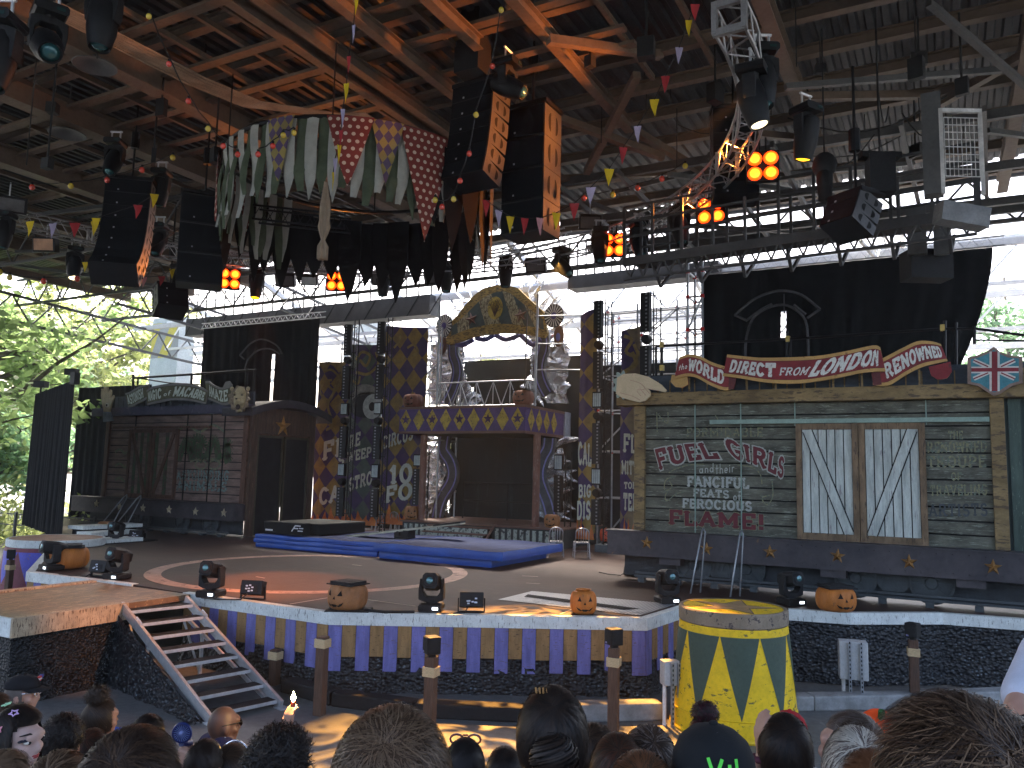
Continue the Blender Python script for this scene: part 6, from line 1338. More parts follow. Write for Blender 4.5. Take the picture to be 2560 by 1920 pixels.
# tall cage post with mesh
cg_ = atZ(2335, 490, 8.6); b = MB(WO2); b.bar(cg_, V(cg_.x, cg_.y, atD(2335, 225, (cg_ - CAM).dot(cF)).z), .3, .3); b.build('hanger_post', MAT['greysteel'], gw); b = MB(WO2); q = atD(2365, 440, (cg_ - CAM).dot(cF) - .6)
for i in range(9): b.bar(q + V(-.0 + i * .07 * cR0.x, i * .07 * cR0.y, 0), q + V(i * .07 * cR0.x, i * .07 * cR0.y, 1.0), .012); b.bar(q + V(0, 0, i * .125), q + cR0 * .56 + V(0, 0, i * .125), .012)
for p in (q - cR0 * .05, q + cR0 * .6): b.bar(p - V(0, 0, .3), p + V(0, 0, 1.15), .06)
b.bar(q - cR0 * .05 + V(0, 0, 1.12), q + cR0 * .6 + V(0, 0, 1.12), .06); b.build('mesh_guard', paint('mesh_pale', (.45, .45, .43), bump=0), gw)
b = MB(WO2); p = atD(2345, 530, (cg_ - CAM).dot(cF) - .8); b.bar(p, p + cR0 * .75 + V(0, 0, -.12), .3, .32); b.build('gusset_box', paint('gusset_grey', (.15, .155, .155), rough=.6), gw)
for px, w in ((2290, .35), (2350, .28)):
    p = atD(px, 520, 16.2); b = MB(WO2); b.bar(p, V(p.x, p.y, atD(px, 640, 16.2).z), w, w * .6); b.build('hanging_frame', MAT['greysteel'], gw)
b = MB(atD(2315, 665, 16.4)); p = b.o; b.box(p, (.85, .5, .6), rz=YAW); tag(b.build('hanging_box', MAT['black_rough']), 'dark hanging equipment box below the gantry before the big black drape', 'equipment box')
# ------------------------------------------------------------------ curved lighting truss
RC = V(-11.5, 10.7, 9.9); RR = 9.15
tr = MB(RC); n = 54; a0, a1 = R(-3), R(198)
def rp(a, r, z): return RC + V(r * math.cos(a), r * math.sin(a), z)
for i in range(n):
    b0, b1 = a0 + (a1 - a0) * i / n, a0 + (a1 - a0) * (i + 1) / n; bm = (b0 + b1) / 2
    for r in (RR - .2, RR + .2):
        for z in (-.2, .2): tr.tube([rp(b0, r, z), rp(b1, r, z)], .026, 6)
    for r in (RR - .2, RR + .2): tr.tube([rp(b0, r, -.2), rp(bm, r, .2), rp(b1, r, -.2)], .013, 5)
    for z in (-.2, .2): tr.tube([rp(b0, RR - .2, z), rp(bm, RR + .2, z), rp(b1, RR - .2, z)], .013, 5)
    if i % 9 == 0:
        for r in (RR - .2, RR + .2): tr.bar(rp(b0, r, -.24), rp(b0, r, .24), .06)
for r in (RR - .2, RR + .2):
    tr.bar(rp(a0, r, -.23), rp(a0, r, .23), .07, .12)
for z in (-.2, .2): tr.bar(rp(a0, RR - .2, z), rp(a0, RR + .2, z), .07, .1)
tag(tr.build('lighting_truss', paint('truss_alloy', (.33, .33, .33), var=.2, rough=.4, metal=.7, bump=.03)), 'curved silver box truss carrying stage lights round the stage under the roof', 'truss')
# second straight truss at the back
def truss(p, q, s_, n, lab, mat=None):
    b = MB(p); d_ = (q - p).normalized(); sd_ = V(-d_.y, d_.x, 0) * s_
    for o_ in (sd_, -sd_):
        for z in (-s_, s_): b.tube([p + o_ + V(0, 0, z), q + o_ + V(0, 0, z)], .025, 6)
        for i in range(n): a = p.lerp(q, i / n); m_ = p.lerp(q, (i + .5) / n); c = p.lerp(q, (i + 1) / n); b.tube([a + o_ + V(0, 0, -s_), m_ + o_ + V(0, 0, s_), c + o_ + V(0, 0, -s_)], .012, 5)
    tag(b.build('lighting_truss', mat or MAT['alu']), lab, 'truss')
truss(atD(560, 655, 25.5), atD(1130, 672, 25.5), .2, 18, 'straight silver truss behind the hanging black tatters')
truss(atD(1080, 672, 25.0), atD(1420, 590, 22), .18, 14, 'straight silver truss rising to the right above the arched tower top')
truss(atD(1560, 610, 23), atD(1770, 480, 19), .18, 10, 'dark truss rising to the right beside the hanging speaker near the gantry')
truss(atD(640, 535, 18.2), atD(870, 560, 17.8), .16, 6, 'dark truss seen through the gap below the striped canopy', MAT['black'])
# hanging moving heads
amber = emit('amber_lens', (1, .42, .01), .7); pale = emit('pale_lens', (1, .8, .45), .6)
HM = 'moving head lights hanging from the curved truss'
for px, py, t, rz, ti, lit, lab in ((1880, 165, 11.6, 60, 14, pale, 'black moving head with a pale lit lens hanging nearest the truss end'), (2015, 265, 13.6, 30, -12, amber, 'black moving head with an amber lit lens hanging from the right truss'),
        (15, 530, 20.0, 0, 6, None, 'dark moving head hanging at the left edge above the trees'), (190, 618, 22.0, 30, 22, pale, 'moving head with an orange lit side hanging over the left trees'), (450, 662, 24.0, -20, 18, amber, 'moving head with a small amber lens behind the left speaker column'),
        (644, 672, 24.5, 0, 10, amber, 'moving head with a yellow lens hanging between two orange blinders'), (960, 665, 24.5, 0, 0, None, 'dark moving head hanging above the left end of the tower top'), (1118, 655, 24.3, 0, 10, None, 'dark moving head hanging above the left pinwheel'),
        (1265, 640, 23.6, 0, 4, None, 'dark moving head hanging over the crown of the arched sign'), (1405, 620, 22, 40, 50, None, 'dark moving head tilted out above the foil spikes'), (1500, 570, 20.5, 0, 20, None, 'dark moving head hanging left of the gap orange blinder'),
        (1598, 555, 19.5, 10, 25, None, 'dark moving head hanging right of the lowest right blinder'), (1700, 515, 18.2, 10, 20, None, 'dark moving head hanging under the right hung speaker'), (1905, 120, 11.8, 0, 10, None, 'dark moving head behind the truss end at the top right'),
        (125, 20, 10.5, 40, 55, None, 'big black moving head at the top left corner lying across the beam'), (8, 40, 9.5, 0, 10, None, 'black moving head cut by the left edge near the top'), (265, -40, 10.8, 0, 5, None, 'black moving head with its lens end dipping in at the top'),
        (290, 350, 19.0, 0, 30, None, 'black moving head above the left hung speaker'), (405, 425, 20.0, 0, 0, None, 'narrow black moving head between the left speakers'), (1270, 150, 15.0, 60, 60, None, 'black moving head beside the middle hung speakers'),
        (400, 560, 22.0, 0, 25, None, 'black moving head behind the left hung speaker column')):
    moving_head(lab, atD(px, py, t), YAW + R(rz), ti, HM, True, lit)
# blinders (four lamps each) and other fixtures
orange = emit('orange_lamp', (1, .11, .006), 1.3); orange2 = emit('orange_glow_ring', (1, .035, .001), .9)  # outer ring emits, standing in for the orange glow round each lamp
def blinder(px, py, t, rz, lab, e=900, aim=None):
    p = atD(px, py, t); o = thing('blinder_light', lab, 'stage light', p, rz, 'lit orange four lamp blinders'); b = MB(); b.box((0, .06, 0), (.62, .14, .62)); b.build('housing', MAT['black'], o, bevel=.02); b = MB()
    for x in (-.06, .06): b.tube([V(x, .06, .3), V(x, .06, .6)], .02, 6)
    b.build('yoke', MAT['black'], o)
    for x in (-.15, .15):
        for z in (-.15, .15): b = MB(); b.lathe([(.14, 0), (.10, .03), (.06, .05), (.001, .06)], (x, -.012, z), 16, 0, Matrix.Rotation(R(90), 3, 'X'), mis=[1, 0, 0]); b.build('lamp', [orange, orange2], o, smooth=True)
    l = bpy.data.lights.new('blinder_glow', 'SPOT'); l.energy = e; l.color = (1, .27, .04); l.shadow_soft_size = .2; l.spot_size = R(aim[3] if aim else 100); l.spot_blend = .8; lo = bpy.data.objects.new('blinder_glow', l); COL.objects.link(lo); lo.parent = o; lo.location = (0, -.2, 0)
    tgt = Matrix.Rotation(-rz, 3, 'Z') @ (V(*aim[:3]) - p) if aim else V(0, -1, 0); lo.rotation_euler = (-tgt).to_track_quat('Z', 'Y').to_euler()
    return o
blinder(574, 697, 24.0, YAW + R(20), 'lit orange blinder half hidden by the left hung speaker column', 40); blinder(842, 702, 24.2, YAW, 'lit orange blinder hanging below the middle black tatters', 60); blinder(1535, 612, 20.5, YAW - R(12), 'lit orange blinder hanging right of the middle speakers, lowest of three', 300, (-9.2, 13.2, 9.0, 34)); blinder(1778, 526, 17.8, YAW - R(25), 'lit orange blinder under the right hung speaker, middle of three', 360, (-9.5, 12.6, 10.0, 46)); blinder(1907, 415, 15.6, YAW - R(15), 'lit orange blinder highest on the right beside the moving head', 700, (-11.5, 10.2, 12.6, 46))
def flood(px, py, t, rz, lab, tilt=20, mat=None, w=.6, h=.4):
    p = atD(px, py, t); o = thing('flood_fixture', lab, 'stage light', p, rz, 'rectangular unlit fixtures hanging on the trusses'); M = Matrix.Rotation(R(tilt), 3, 'X'); b = MB(); b.box((0, 0, 0), (w, .25, h), M=M); b.build('housing', MAT['black'], o, bevel=.02); b = MB(); b.box(M @ V(0, -.128, 0), (w * .85, .008, h * .75), M=M); b.build('glass', mat or flo, o); b = MB(); b.tube([V(0, 0, h * .4), V(0, 0, .55)], .02, 6); b.build('clamp', MAT['alu'], o)
fl_d = paint('flood_dark', (.10, .10, .10), rough=.3, bump=0); fl_o = paint('flood_painted_glow', (.5, .28, .16), rough=.3, bump=0)  # warm glass colour stands in for orange light falling on two floods
for a in ((115, 612, 21.5, YAW, 'flood with pinkish light painted on its glass under the left truss', 12, fl_o), (290, 655, 23, YAW, 'flood with orange light painted on its glass beside the left hung speaker', 8, fl_o), (262, 575, 22.5, YAW + R(30), 'dark flood tilted under the left truss', 30, fl_d), (22, 510, 20, YAW + R(30), 'long dark flood near the left edge above the truss', 20, fl_d, .8),
          (714, 700, 24.5, YAW, 'dark flood left of the middle blinder', 25, fl_d), (955, 697, 24.5, YAW, 'dark flood right of the middle blinder', 25, fl_d), (775, 700, 24.6, YAW, 'pale flood just left of the middle blinder', 25, flo, .5, .3), (1085, 692, 24.3, YAW - R(20), 'dark flood left of the arched tower top', 25, fl_d), (1340, 662, 23, YAW - R(15), 'dark flood above the right side of the arched top', 30, fl_d), (1475, 555, 21.3, YAW, 'rounded dark flood near the red bunting flags', 25, fl_d), (2092, 345 + 240, 16.3, YAW, 'pale flat flood hanging before the bright gap at the far right', 10, flo, .6, .2)): flood(*a)
# ------------------------------------------------------------------ hung loudspeakers
spk = paint('speaker_black', (.010, .010, .011), var=.25, rough=.5, bump=.1, scale=10); grl = paint('speaker_grille', (.007, .0075, .009), var=.3, rough=.7, bump=.3, scale=60, spec=.12); sidem = paint('speaker_side', (.055, .055, .058), var=.2, rough=.5)
def line_array(lab, px, py, t, n, w, h, d_, rz, curve=0, c0=0, wedge=.86, frame=True):
    p = atD(px, py, t); o = thing('line_array_speaker', lab, 'loudspeaker', p, rz, 'hung black loudspeaker columns'); pos = V(0, 0, 0); ang = c0
    for i in range(n):
        M = Matrix.Rotation(R(ang), 3, 'X'); b = MB(); P = [(-w / 2, -d_ / 2, -h / 2), (w / 2, -d_ / 2, -h / 2), (w / 2, d_ / 2, -h / 2 * wedge), (-w / 2, d_ / 2, -h / 2 * wedge), (-w / 2, -d_ / 2, h / 2), (w / 2, -d_ / 2, h / 2), (w / 2, d_ / 2, h / 2 * wedge), (-w / 2, d_ / 2, h / 2 * wedge)]
        c = pos + M @ V(0, 0, -h / 2); b.add([c + M @ Vector(q) * .985 for q in P], [(0, 1, 5, 4), (2, 3, 7, 6), (3, 2, 1, 0), (4, 5, 6, 7)], 0); b.add([c + M @ Vector(q) * .985 for q in P], [(1, 2, 6, 5), (3, 0, 4, 7)], 1); 
        pass
        for y in (-.12, .12):
            for s_ in (-1, 1):
                k = 8; q = [(y * d_ * 1.2 + (.12 * d_ + .02) * math.cos(math.pi * j / k + (math.pi / 2 if y < 0 else -math.pi / 2)), (.30 * h) * math.sin(math.pi * j / k + (math.pi / 2 if y < 0 else -math.pi / 2))) for j in range(k + 1)]
                if s_ < 0: q.reverse()
                b.add([c + M @ V(s_ * (w / 2 * .985 + .004), y_, z_) for y_, z_ in q], [tuple(range(k + 1))], 2)
        cab = b.build('cabinet', [spk, sidem, MAT['dark']], o)
        b = MB(); b.box(c + M @ V(0, -d_ / 2 - .002, 0), (w * .95, .02, h * .9), M=M); b.box(c + M @ V(-w * .2, -d_ / 2 - .014, -h * .3), (.035, .01, .035), 1, M=M); b.build('grille', [grl, paint('badge_grey', (.4, .4, .42), bump=0)], cab)
        pos = c + M @ V(0, 0, -h / 2); ang += curve * (i + 1) / n
    b = MB()
    if frame: b.bbox((-w / 2 - .02, -d_ / 2, .02), (w / 2 + .02, d_ / 2, .1)); b.tube([V(0, 0, .1), V(0, 0, .8), V(0, 0, 2.5)], .025, 6); b.tube([V(0, 0, .9), V(0, 0, 1.3)], .1, 8); b.build('rigging_frame', MAT['black'], o)
    return o
line_array('hung speaker column with a curve beside the canopy, left of the middle pair', 1205, 226, 16.0, 6, 1.0, .345, .62, YAW + R(-32), -5, -4)
line_array('hung black column of four large speakers with an orange lit side', 1332, 285, 16.6, 4, .98, .66, .75, YAW + R(-30), 0, 0, 1)
line_array('hung speaker column on the right beside the orange blinders', 1832, 285, 17.2, 7, .92, .29, .6, YAW + R(-8), -3, -3)
line_array('curved hung speaker column at left, bending outward at its foot', 330, 460, 19.5, 8, 1.05, .345, .6, YAW + R(12), -14, -2)
line_array('dark hung column of square speakers at left behind the canopy fringe', 512, 500, 19.5, 3, 1.05, .72, .8, YAW + R(22), 0, 0, 1)
line_array('small hung speaker cluster tilted down before the left bright gap', 425, 722, 23.5, 3, .85, .27, .75, YAW + R(35), -8, -18)
line_array('small pale sided speaker cluster tilted down in front of the gantry', 2140, 500, 14.2, 3, .70, .23, .6, YAW - R(62), -6, -22)
b = MB(atD(2199, 390, 14.2)); p = b.o; b.box(p - V(0, 0, .36), (.42, .4, .72), rz=.3); b.tube([p, p + V(0, 0, 3.5)], .02, 6); b.box(p, (.7, .2, .1), rz=YAW); tag(b.build('chain_motor', MAT['black_rough']), 'black hanging motor bag above the pale sided speaker cluster', 'hoist')
b = MB(atD(2062, 455, 14.8)); p = b.o; b.ell(p + V(0, 0, .32), (.22, .18, .25), 12); b.lathe([(.12, -.35), (.15, .2), (.05, .25)], p, 14); b.tube([p + V(0, 0, .5), p + V(0, 0, 3)], .015, 6); tag(b.build('chain_motor', MAT['black_rough'], smooth=True), 'slim black hanging hoist left of the speaker cluster at right', 'hoist')
b = MB(atD(1185, 40, 16.0)); p = b.o; b.box(p + V(0, 0, -.4), (.55, .5, 1.7)); b.box(p + V(.1, 0, .9), (.3, .3, .9)); tag(b.build('chain_motor', MAT['black_rough']), 'tall black hoist bag above the middle speaker pair', 'hoist')
# ------------------------------------------------------------------ tattered striped canopy
CC = V(-11.3, 13.35, 10.28); CRr = 2.75
can = thing('tattered_canopy', 'round tattered big top canopy of green white stripes with red polka dot and diamond points', 'canopy', CC)
gs = cloth('canopy_green', (.075, .095, .06), .25); ws = cloth('canopy_white', (.33, .34, .31), .18); bkc = cloth('black_tatters', (.007, .006, .006), .3)
def polka():
    N = NT('red_polka_cloth'); u = N.n('UVMap'); s_ = N.n('SeparateXYZ'); N.l(u.outputs[0], s_.inputs[0]); x = N.math('MULTIPLY', s_.outputs[0], 7); y = N.math('MULTIPLY', s_.outputs[1], 7)
    row = N.math('FLOOR', y); x = N.math('ADD', x, N.math('MULTIPLY', row, .5)); fx = N.math('SUBTRACT', N.math('FRACT', x), .5); fy = N.math('SUBTRACT', N.math('FRACT', y), .5)
    d_ = N.math('SQRT', N.math('ADD', N.math('MULTIPLY', fx, fx), N.math('MULTIPLY', fy, fy))); k = N.math('LESS_THAN', d_, .25); return N.fin(N.mix(k, (.16, .028, .022), (.5, .42, .34)), .85)
pk = polka(); dmc = harlequin('canopy_diamonds', (.075, .05, .12), (.26, .21, .06), .17, .26, .2)
def cp(a, z, r=None, off=0): r = (r or CRr) + off; return CC + V(r * math.cos(a), r * math.sin(a), z)
rr = random.Random(21); NS = 80
for grp in range(2):
    b = MB(CC)
    for i in range(NS):
        if i % 2 != grp or R(42) < 2 * math.pi * i / NS < R(165): continue
        am = 2 * math.pi * i / NS; da = math.pi / NS * 1.06; L = rr.uniform(1.35, 1.85); kind = rr.random(); nz = 8; vs = []; bk_ = rr.uniform(-.02, .05)
        for k in range(nz + 1):
            t = k / nz; z = -L * t; wk = 1 if t < .72 else max(.04, 1 - (t - .72) / .28 * (1.0)); sh = (rr.uniform(-.1, .1) if k == nz else 0)
            l = am - da * (1 if t < .72 else (wk if kind < .6 else 1)); r_ = am + da * (1 if t < .72 else (wk if kind > .3 else 1)) if not (kind < .6 and kind > .3) else am + da * wk
            if kind < .6 and kind > .3: l = am - da * wk
            fold = .05 * math.sin(3 * i + 5 * t) + bk_ * 1.5 * t
            vs += [cp(l, z, off=fold), cp((l + r_) / 2, z - (.0), off=fold + .04), cp(r_, z, off=fold)]
        b.add(vs, [(k * 3 + j, (k + 1) * 3 + j, (k + 1) * 3 + j + 1, k * 3 + j + 1) for k in range(nz) for j in range(2)], 0)
    b.build('stripes', [gs, ws][grp], can, smooth=True)
def pennant(am, wd, L, mat, name):
    b = MB(CC); nz = 10; vs = []; uv = []
    for k in range(nz + 1):
        t = k / nz
        for s_ in (-1, -.33, .33, 1): a = am + s_ * wd / 2 / CRr * (1 - t) ** .85; vs.append(cp(a, -L * t + .02, off=.12 + .03 * math.sin(4 * t + s_))); uv.append((s_ * wd / 2 * (1 - t) ** .85 + 5, -L * t + 5))
    b.add(vs, [(k * 4 + j, (k + 1) * 4 + j, (k + 1) * 4 + j + 1, k * 4 + j + 1) for k in range(nz) for j in range(3)], 0, uv); b.build(name, mat, can, smooth=True)
def ang(px): # angle on the near rim for a picture column
    best = min((abs(((cp(R(a), 0) - CAM).dot(cR) / (cp(R(a), 0) - CAM).dot(cF)) * F_PX + 1280 - px), a) for a in range(180, 400)); return R(best[1])
for px, wd, L, m_, nm in ((500, .8, 1.5, pk, 'polka_pennant'), (625, .95, 1.5, pk, 'polka_pennant'), (712, .6, 1.25, dmc, 'diamond_pennant'), (876, .85, 1.35, pk, 'polka_pennant'), (965, .6, 1.25, dmc, 'diamond_pennant'), (1065, 1.15, 2.2, pk, 'polka_pennant'), (1175, .6, 1.4, dmc, 'diamond_pennant'), (1196, .7, 1.4, pk, 'polka_pennant')): pennant(ang(px), wd, L, m_, nm)
b = MB(CC); ring_ = [cp(2 * math.pi * i / 60, .03) for i in range(60)]; b.tube(ring_, .045, 6, closed=True)
for i in range(6): b.tube([cp(i * math.pi / 3, 0), cp(i * math.pi / 3, 1.5)], .015, 5)
b.build('hoop', MAT['black'], can)
# inner black tatters, a larger ragged ring at the back
b = MB(CC); NB = 27
for i in range(NB):
    am = R(-18) + R(225) * i / NB; da = R(225) / NB * .68; L = rr.uniform(1.55, 2.15); nz = 6; vs = []; r_ = 2.85 + .1 * (i % 3)
    for k in range(nz + 1):
        t = k / nz; wk = 1 if t < .5 else (1 - ((t - .5) / .5) ** 1.3) * .96 + .03; a_ = am + (rr.uniform(-.01, .01) if t > .6 else 0); vs += [cp(a_ - da * wk, -.2 - L * t, r_), cp(a_ + da * wk, -.2 - L * t, r_)]
    b.add(vs, [(2 * k, 2 * k + 2, 2 * k + 3, 2 * k + 1) for k in range(nz)])
b.build('black_tatters', bkc, can)
# hanging rag of muslin
mus_ = cloth('muslin', (.27, .21, .15), .2, .9); p = atD(815, 455, 14.6); b = MB(p); k = 12; prof = []
for i in range(k + 1):
    t = i / k; prof.append((.03 + .055 * math.sin(math.pi * min(1, t * 1.3)) ** 2 * (1 if t < .6 else .8) + (.05 if t > .75 else 0) + (.05 * math.exp(-((t - .62) / .06) ** 2)), -1.45 * t))
b.lathe(list(reversed(prof)), p, 28, fn=lambda tt, r_, z: 1 + .28 * math.sin(6 * tt + z * 3) + .12 * math.sin(3 * tt)); tag(b.build('knotted_rag', mus_, smooth=True), 'knotted pale muslin rag hanging inside the tattered canopy', 'rag')
# ------------------------------------------------------------------ bunting
fm_ = {'Y': cloth('flag_yellow', (.55, .40, .02), .15), 'R': cloth('flag_red', (.32, .03, .035), .2), 'L': cloth('flag_lilac', (.34, .30, .42), .15), 'P': cloth('flag_pink', (.5, .24, .26), .15)}
nm_ = {'Y': 'yellow', 'R': 'red', 'L': 'lilac', 'P': 'pink'}
def bunting(lab, fl, t0, t1, size=(34, 48)):
    P = []; n = len(fl)
    for i, f in enumerate(fl): t = t0 + (t1 - t0) * i / max(1, n - 1); P.append((atD(f[0], f[1], t), t, f))
    o = thing('bunting', lab, 'bunting', P[0][0]); b = MB(P[0][0]); b.tube([q[0] for q in P], .008, 5); b.build('string', MAT['cable'], o); rr = random.Random(n)
    for p, t, f in P:
        w = .88 * (f[3] if len(f) > 3 else size[0]) / F_PX * t; h = .88 * size[1] / F_PX * t; x = cR0 * math.cos(.5 * rr.uniform(-1, 1)) + cFh * .4 * rr.uniform(-1, 1); b = MB(P[0][0]); tl = rr.uniform(-.12, .12) * w
        vs = [p - x * w / 2, p, p + x * w / 2, p - x * w * .3 - V(0, 0, h * .4) + cFh * .03, p - V(0, 0, h * .4) - cFh * .02, p + x * w * .3 - V(0, 0, h * .4) + cFh * .02, p - V(0, 0, h) + x * tl]
        b.add(vs, [(0, 3, 4, 1), (1, 4, 5, 2), (3, 6, 4), (4, 6, 5)]); b.build('flag', fm_[f[2]], o, smooth=True)
bunting('short string of yellow, lilac and red flags across the left orange lit truss', [(75, 553, 'Y'), (132, 558, 'L'), (187, 556, 'R'), (237, 552, 'Y', 26)], 17, 18.5, (32, 46))
bunting('string of small flags hanging low over the left trees', [(213, 655, 'Y', 22), (287, 686, 'R', 22), (323, 693, 'Y', 20), (360, 693, 'P', 22), (404, 690, 'R', 20), (430, 672, 'Y', 18), (468, 655, 'L', 18)], 19, 20, (20, 30))
bunting('yellow and red flags hanging in front of the left curved speaker', [(240, 545, 'Y', 26), (345, 512, 'R', 26), (386, 485, 'Y', 26)], 17, 17, (26, 42))
bunting('long diagonal string of yellow, lilac and red flags down to the big speakers', [(1738, 10, 'R'), (1722, 50, 'Y', 20), (1698, 118, 'L', 24), (1664, 190, 'R', 26), (1636, 248, 'Y', 28), (1594, 315, 'L', 24), (1558, 368, 'R', 26), (1523, 422, 'Y', 30), (1477, 468, 'L', 30), (1436, 508, 'R', 30), (1391, 532, 'Y', 26), (1350, 545, 'P', 24), (1312, 545, 'R', 24), (1276, 540, 'Y', 26), (1247, 525, 'L', 24), (1216, 500, 'R', 26)], 11, 15.3, (28, 52))
bunting('string of flags hanging straight down before the middle of the striped canopy', [(891, -10, 'Y', 14), (884, 62, 'L', 12), (872, 140, 'R', 14), (866, 208, 'Y', 18), (857, 272, 'L', 14), (852, 325, 'R', 14), (848, 362, 'Y', 12), (838, 395, 'L', 14), (833, 430, 'Y', 8)], 9, 12.2, (14, 60))
# bulb garlands
bulbm = {'r': NT('red_bulb').fin((.55, .05, .03), .1, 0, .8), 'y': NT('yellow_bulb').fin((.55, .42, .05), .1, 0, .8)}
def garland(lab, bl, t0, t1, r=7):
    P = [(atD(x, y, t0 + (t1 - t0) * i / max(1, len(bl) - 1)), t0 + (t1 - t0) * i / max(1, len(bl) - 1), c) for i, (x, y, c) in enumerate(bl)]; o = thing('bulb_garland', lab, 'string lights', P[0][0]); b = MB(P[0][0]); wire = []
    for (p, t, c), (q, t2, c2) in zip(P[:-1], P[1:]): wire += [p + V(0, 0, .1), p.lerp(q, .5) + V(0, 0, .06)]
    wire.append(P[-1][0] + V(0, 0, .1)); b.tube(wire, .01, 5); b.build('wire', MAT['cable'], o)
    for p, t, c in P:
        rr_ = r / F_PX * t; b = MB(P[0][0]); b.ell(p, (rr_, rr_, rr_ * 1.1), 12); bb_ = b.build('bulb', bulbm[c], o, smooth=True); b = MB(P[0][0]); b.lathe([(rr_ * .45, rr_ * .8), (rr_ * .45, rr_ * 1.8)], p, 10); b.build('socket', MAT['black'], bb_)
garland('garland of red and yellow bulbs from the top left to the canopy', [(372, 41, 'y'), (422, 160, 'r'), (471, 253, 'r'), (520, 322, 'y'), (558, 365, 'r'), (594, 386, 'r')], 10, 13)
garland('garland of bulbs hanging on the front of the striped canopy', [(645, 386, 'r'), (682, 365, 'r'), (708, 338, 'y'), (735, 332, 'y')], 13, 13)
garland('garland of bulbs hanging low over the left trees', [(0, 680, 'y'), (24, 694, 'y'), (109, 703, 'r'), (193, 697, 'r'), (272, 677, 'y'), (345, 648, 'r'), (465, 568, 'y')], 20, 20)
garland('garland of small bulbs under the left roof beams', [(-10, 466, 'y'), (80, 468, 'r'), (177, 465, 'y'), (268, 450, 'r'), (355, 425, 'r'), (432, 394, 'y')], 18, 18)
garland('garland of bulbs falling in front of the middle speaker and the canopy edge', [(1253, 25, 'y'), (1231, 165, 'r'), (1190, 287, 'y'), (1173, 384, 'r'), (1150, 452, 'r'), (1134, 498, 'y'), (1105, 517, 'r'), (1088, 500, 'y')], 12, 13.2)
garland('garland of bulbs under the roof between the middle and right speakers', [(1460, 495, 'r'), (1532, 487, 'y'), (1594, 470, 'r'), (1655, 447, 'r'), (1713, 415, 'y')], 16.5, 16.5)
# ------------------------------------------------------------------ pillars behind
b = MB(atZ(385, 1200, 0) if False else (-36, 33, 0)); c = atY(388, 960, 33)
def pillar(lab, px0, px1, top, Y, depth, stripes):
    a = atY(px0, top, Y); c = atY(px1, top, Y); o = thing('concrete_pillar', lab, 'pillar', ((a.x + c.x) / 2, Y, 0)); b = MB(o.location); b.bbox((a.x, Y, 0), (c.x, Y + depth, a.z)); b.build('shaft', paint('pillar_paint', (.42, .46, .45), var=.12, scale=1, rough=.7), o)
    if stripes:
        b = MB(o.location); W = c.x - a.x; z1 = a.z - .35; z0 = z1 - 2.2; b.add([V(a.x, Y - .01, z0), V(c.x, Y - .01, z0), V(c.x, Y - .01, z1), V(a.x, Y - .01, z1)], [(0, 1, 2, 3)]); band = b.build('grey_band', paint('pillar_grey', (.25, .26, .25), var=.1, bump=0), o)
        b = MB(o.location)
        for k in (-.42, .28): b.add([V(a.x + max(0, W * k), Y - .014, z0), V(a.x + max(0, W * (k + .34)), Y - .014, z0), V(a.x + min(W, W * (k + .34) + 1.1), Y - .014, z1), V(a.x + min(W, W * k + 1.1), Y - .014, z1)], [(0, 1, 2, 3)])
        b.build('yellow_stripes', paint('pillar_yellow', (.48, .40, .06), var=.15, bump=0), band)
pillar('pale pillar with diagonal yellow stripes behind the dark red wagon', 383, 450, 797, 33, 1.2, True); pillar('pale pillar top behind the scaffold of the eye banner', 862, 930, 806, 33, 1.4, False)
# ------------------------------------------------------------------ trees
bark = paint('bark', (.10, .085, .07), var=.4, scale=4, st=(2, 2, .4), rough=.9, bump=.5)
def leafm(name, c, tr):
    N = NT(name); c_ = N.coord(); a = N.noise(c_, .6, 3); g_ = N.n('NewGeometry'); rn = N.math('ADD', N.math('MULTIPLY', g_.outputs['Random Per Island'], .6), N.math('MULTIPLY', a, .4)); col = N.mix(rn, mul(c, .6), mul(c, 1.5)); N.fin(col, .5, 0, .3); t = N.n('BsdfTranslucent'); N.put(t.inputs[0], N.mix(rn, mul(tr, .7), mul(tr, 1.4))); mx = N.n('MixShader'); mx.inputs[0].default_value = .5; N.l(N.b.outputs[0], mx.inputs[1]); N.l(t.outputs[0], mx.inputs[2]); N.l(mx.outputs[0], N.out.inputs[0]); return N.m
leaf = leafm('leaf', (.10, .17, .06), (.34, .48, .19)); leaf2 = leafm('leaf_cool', (.075, .15, .075), (.27, .46, .25)); leafy = leafm('leaf_yellow', (.12, .16, .055), (.46, .52, .2))
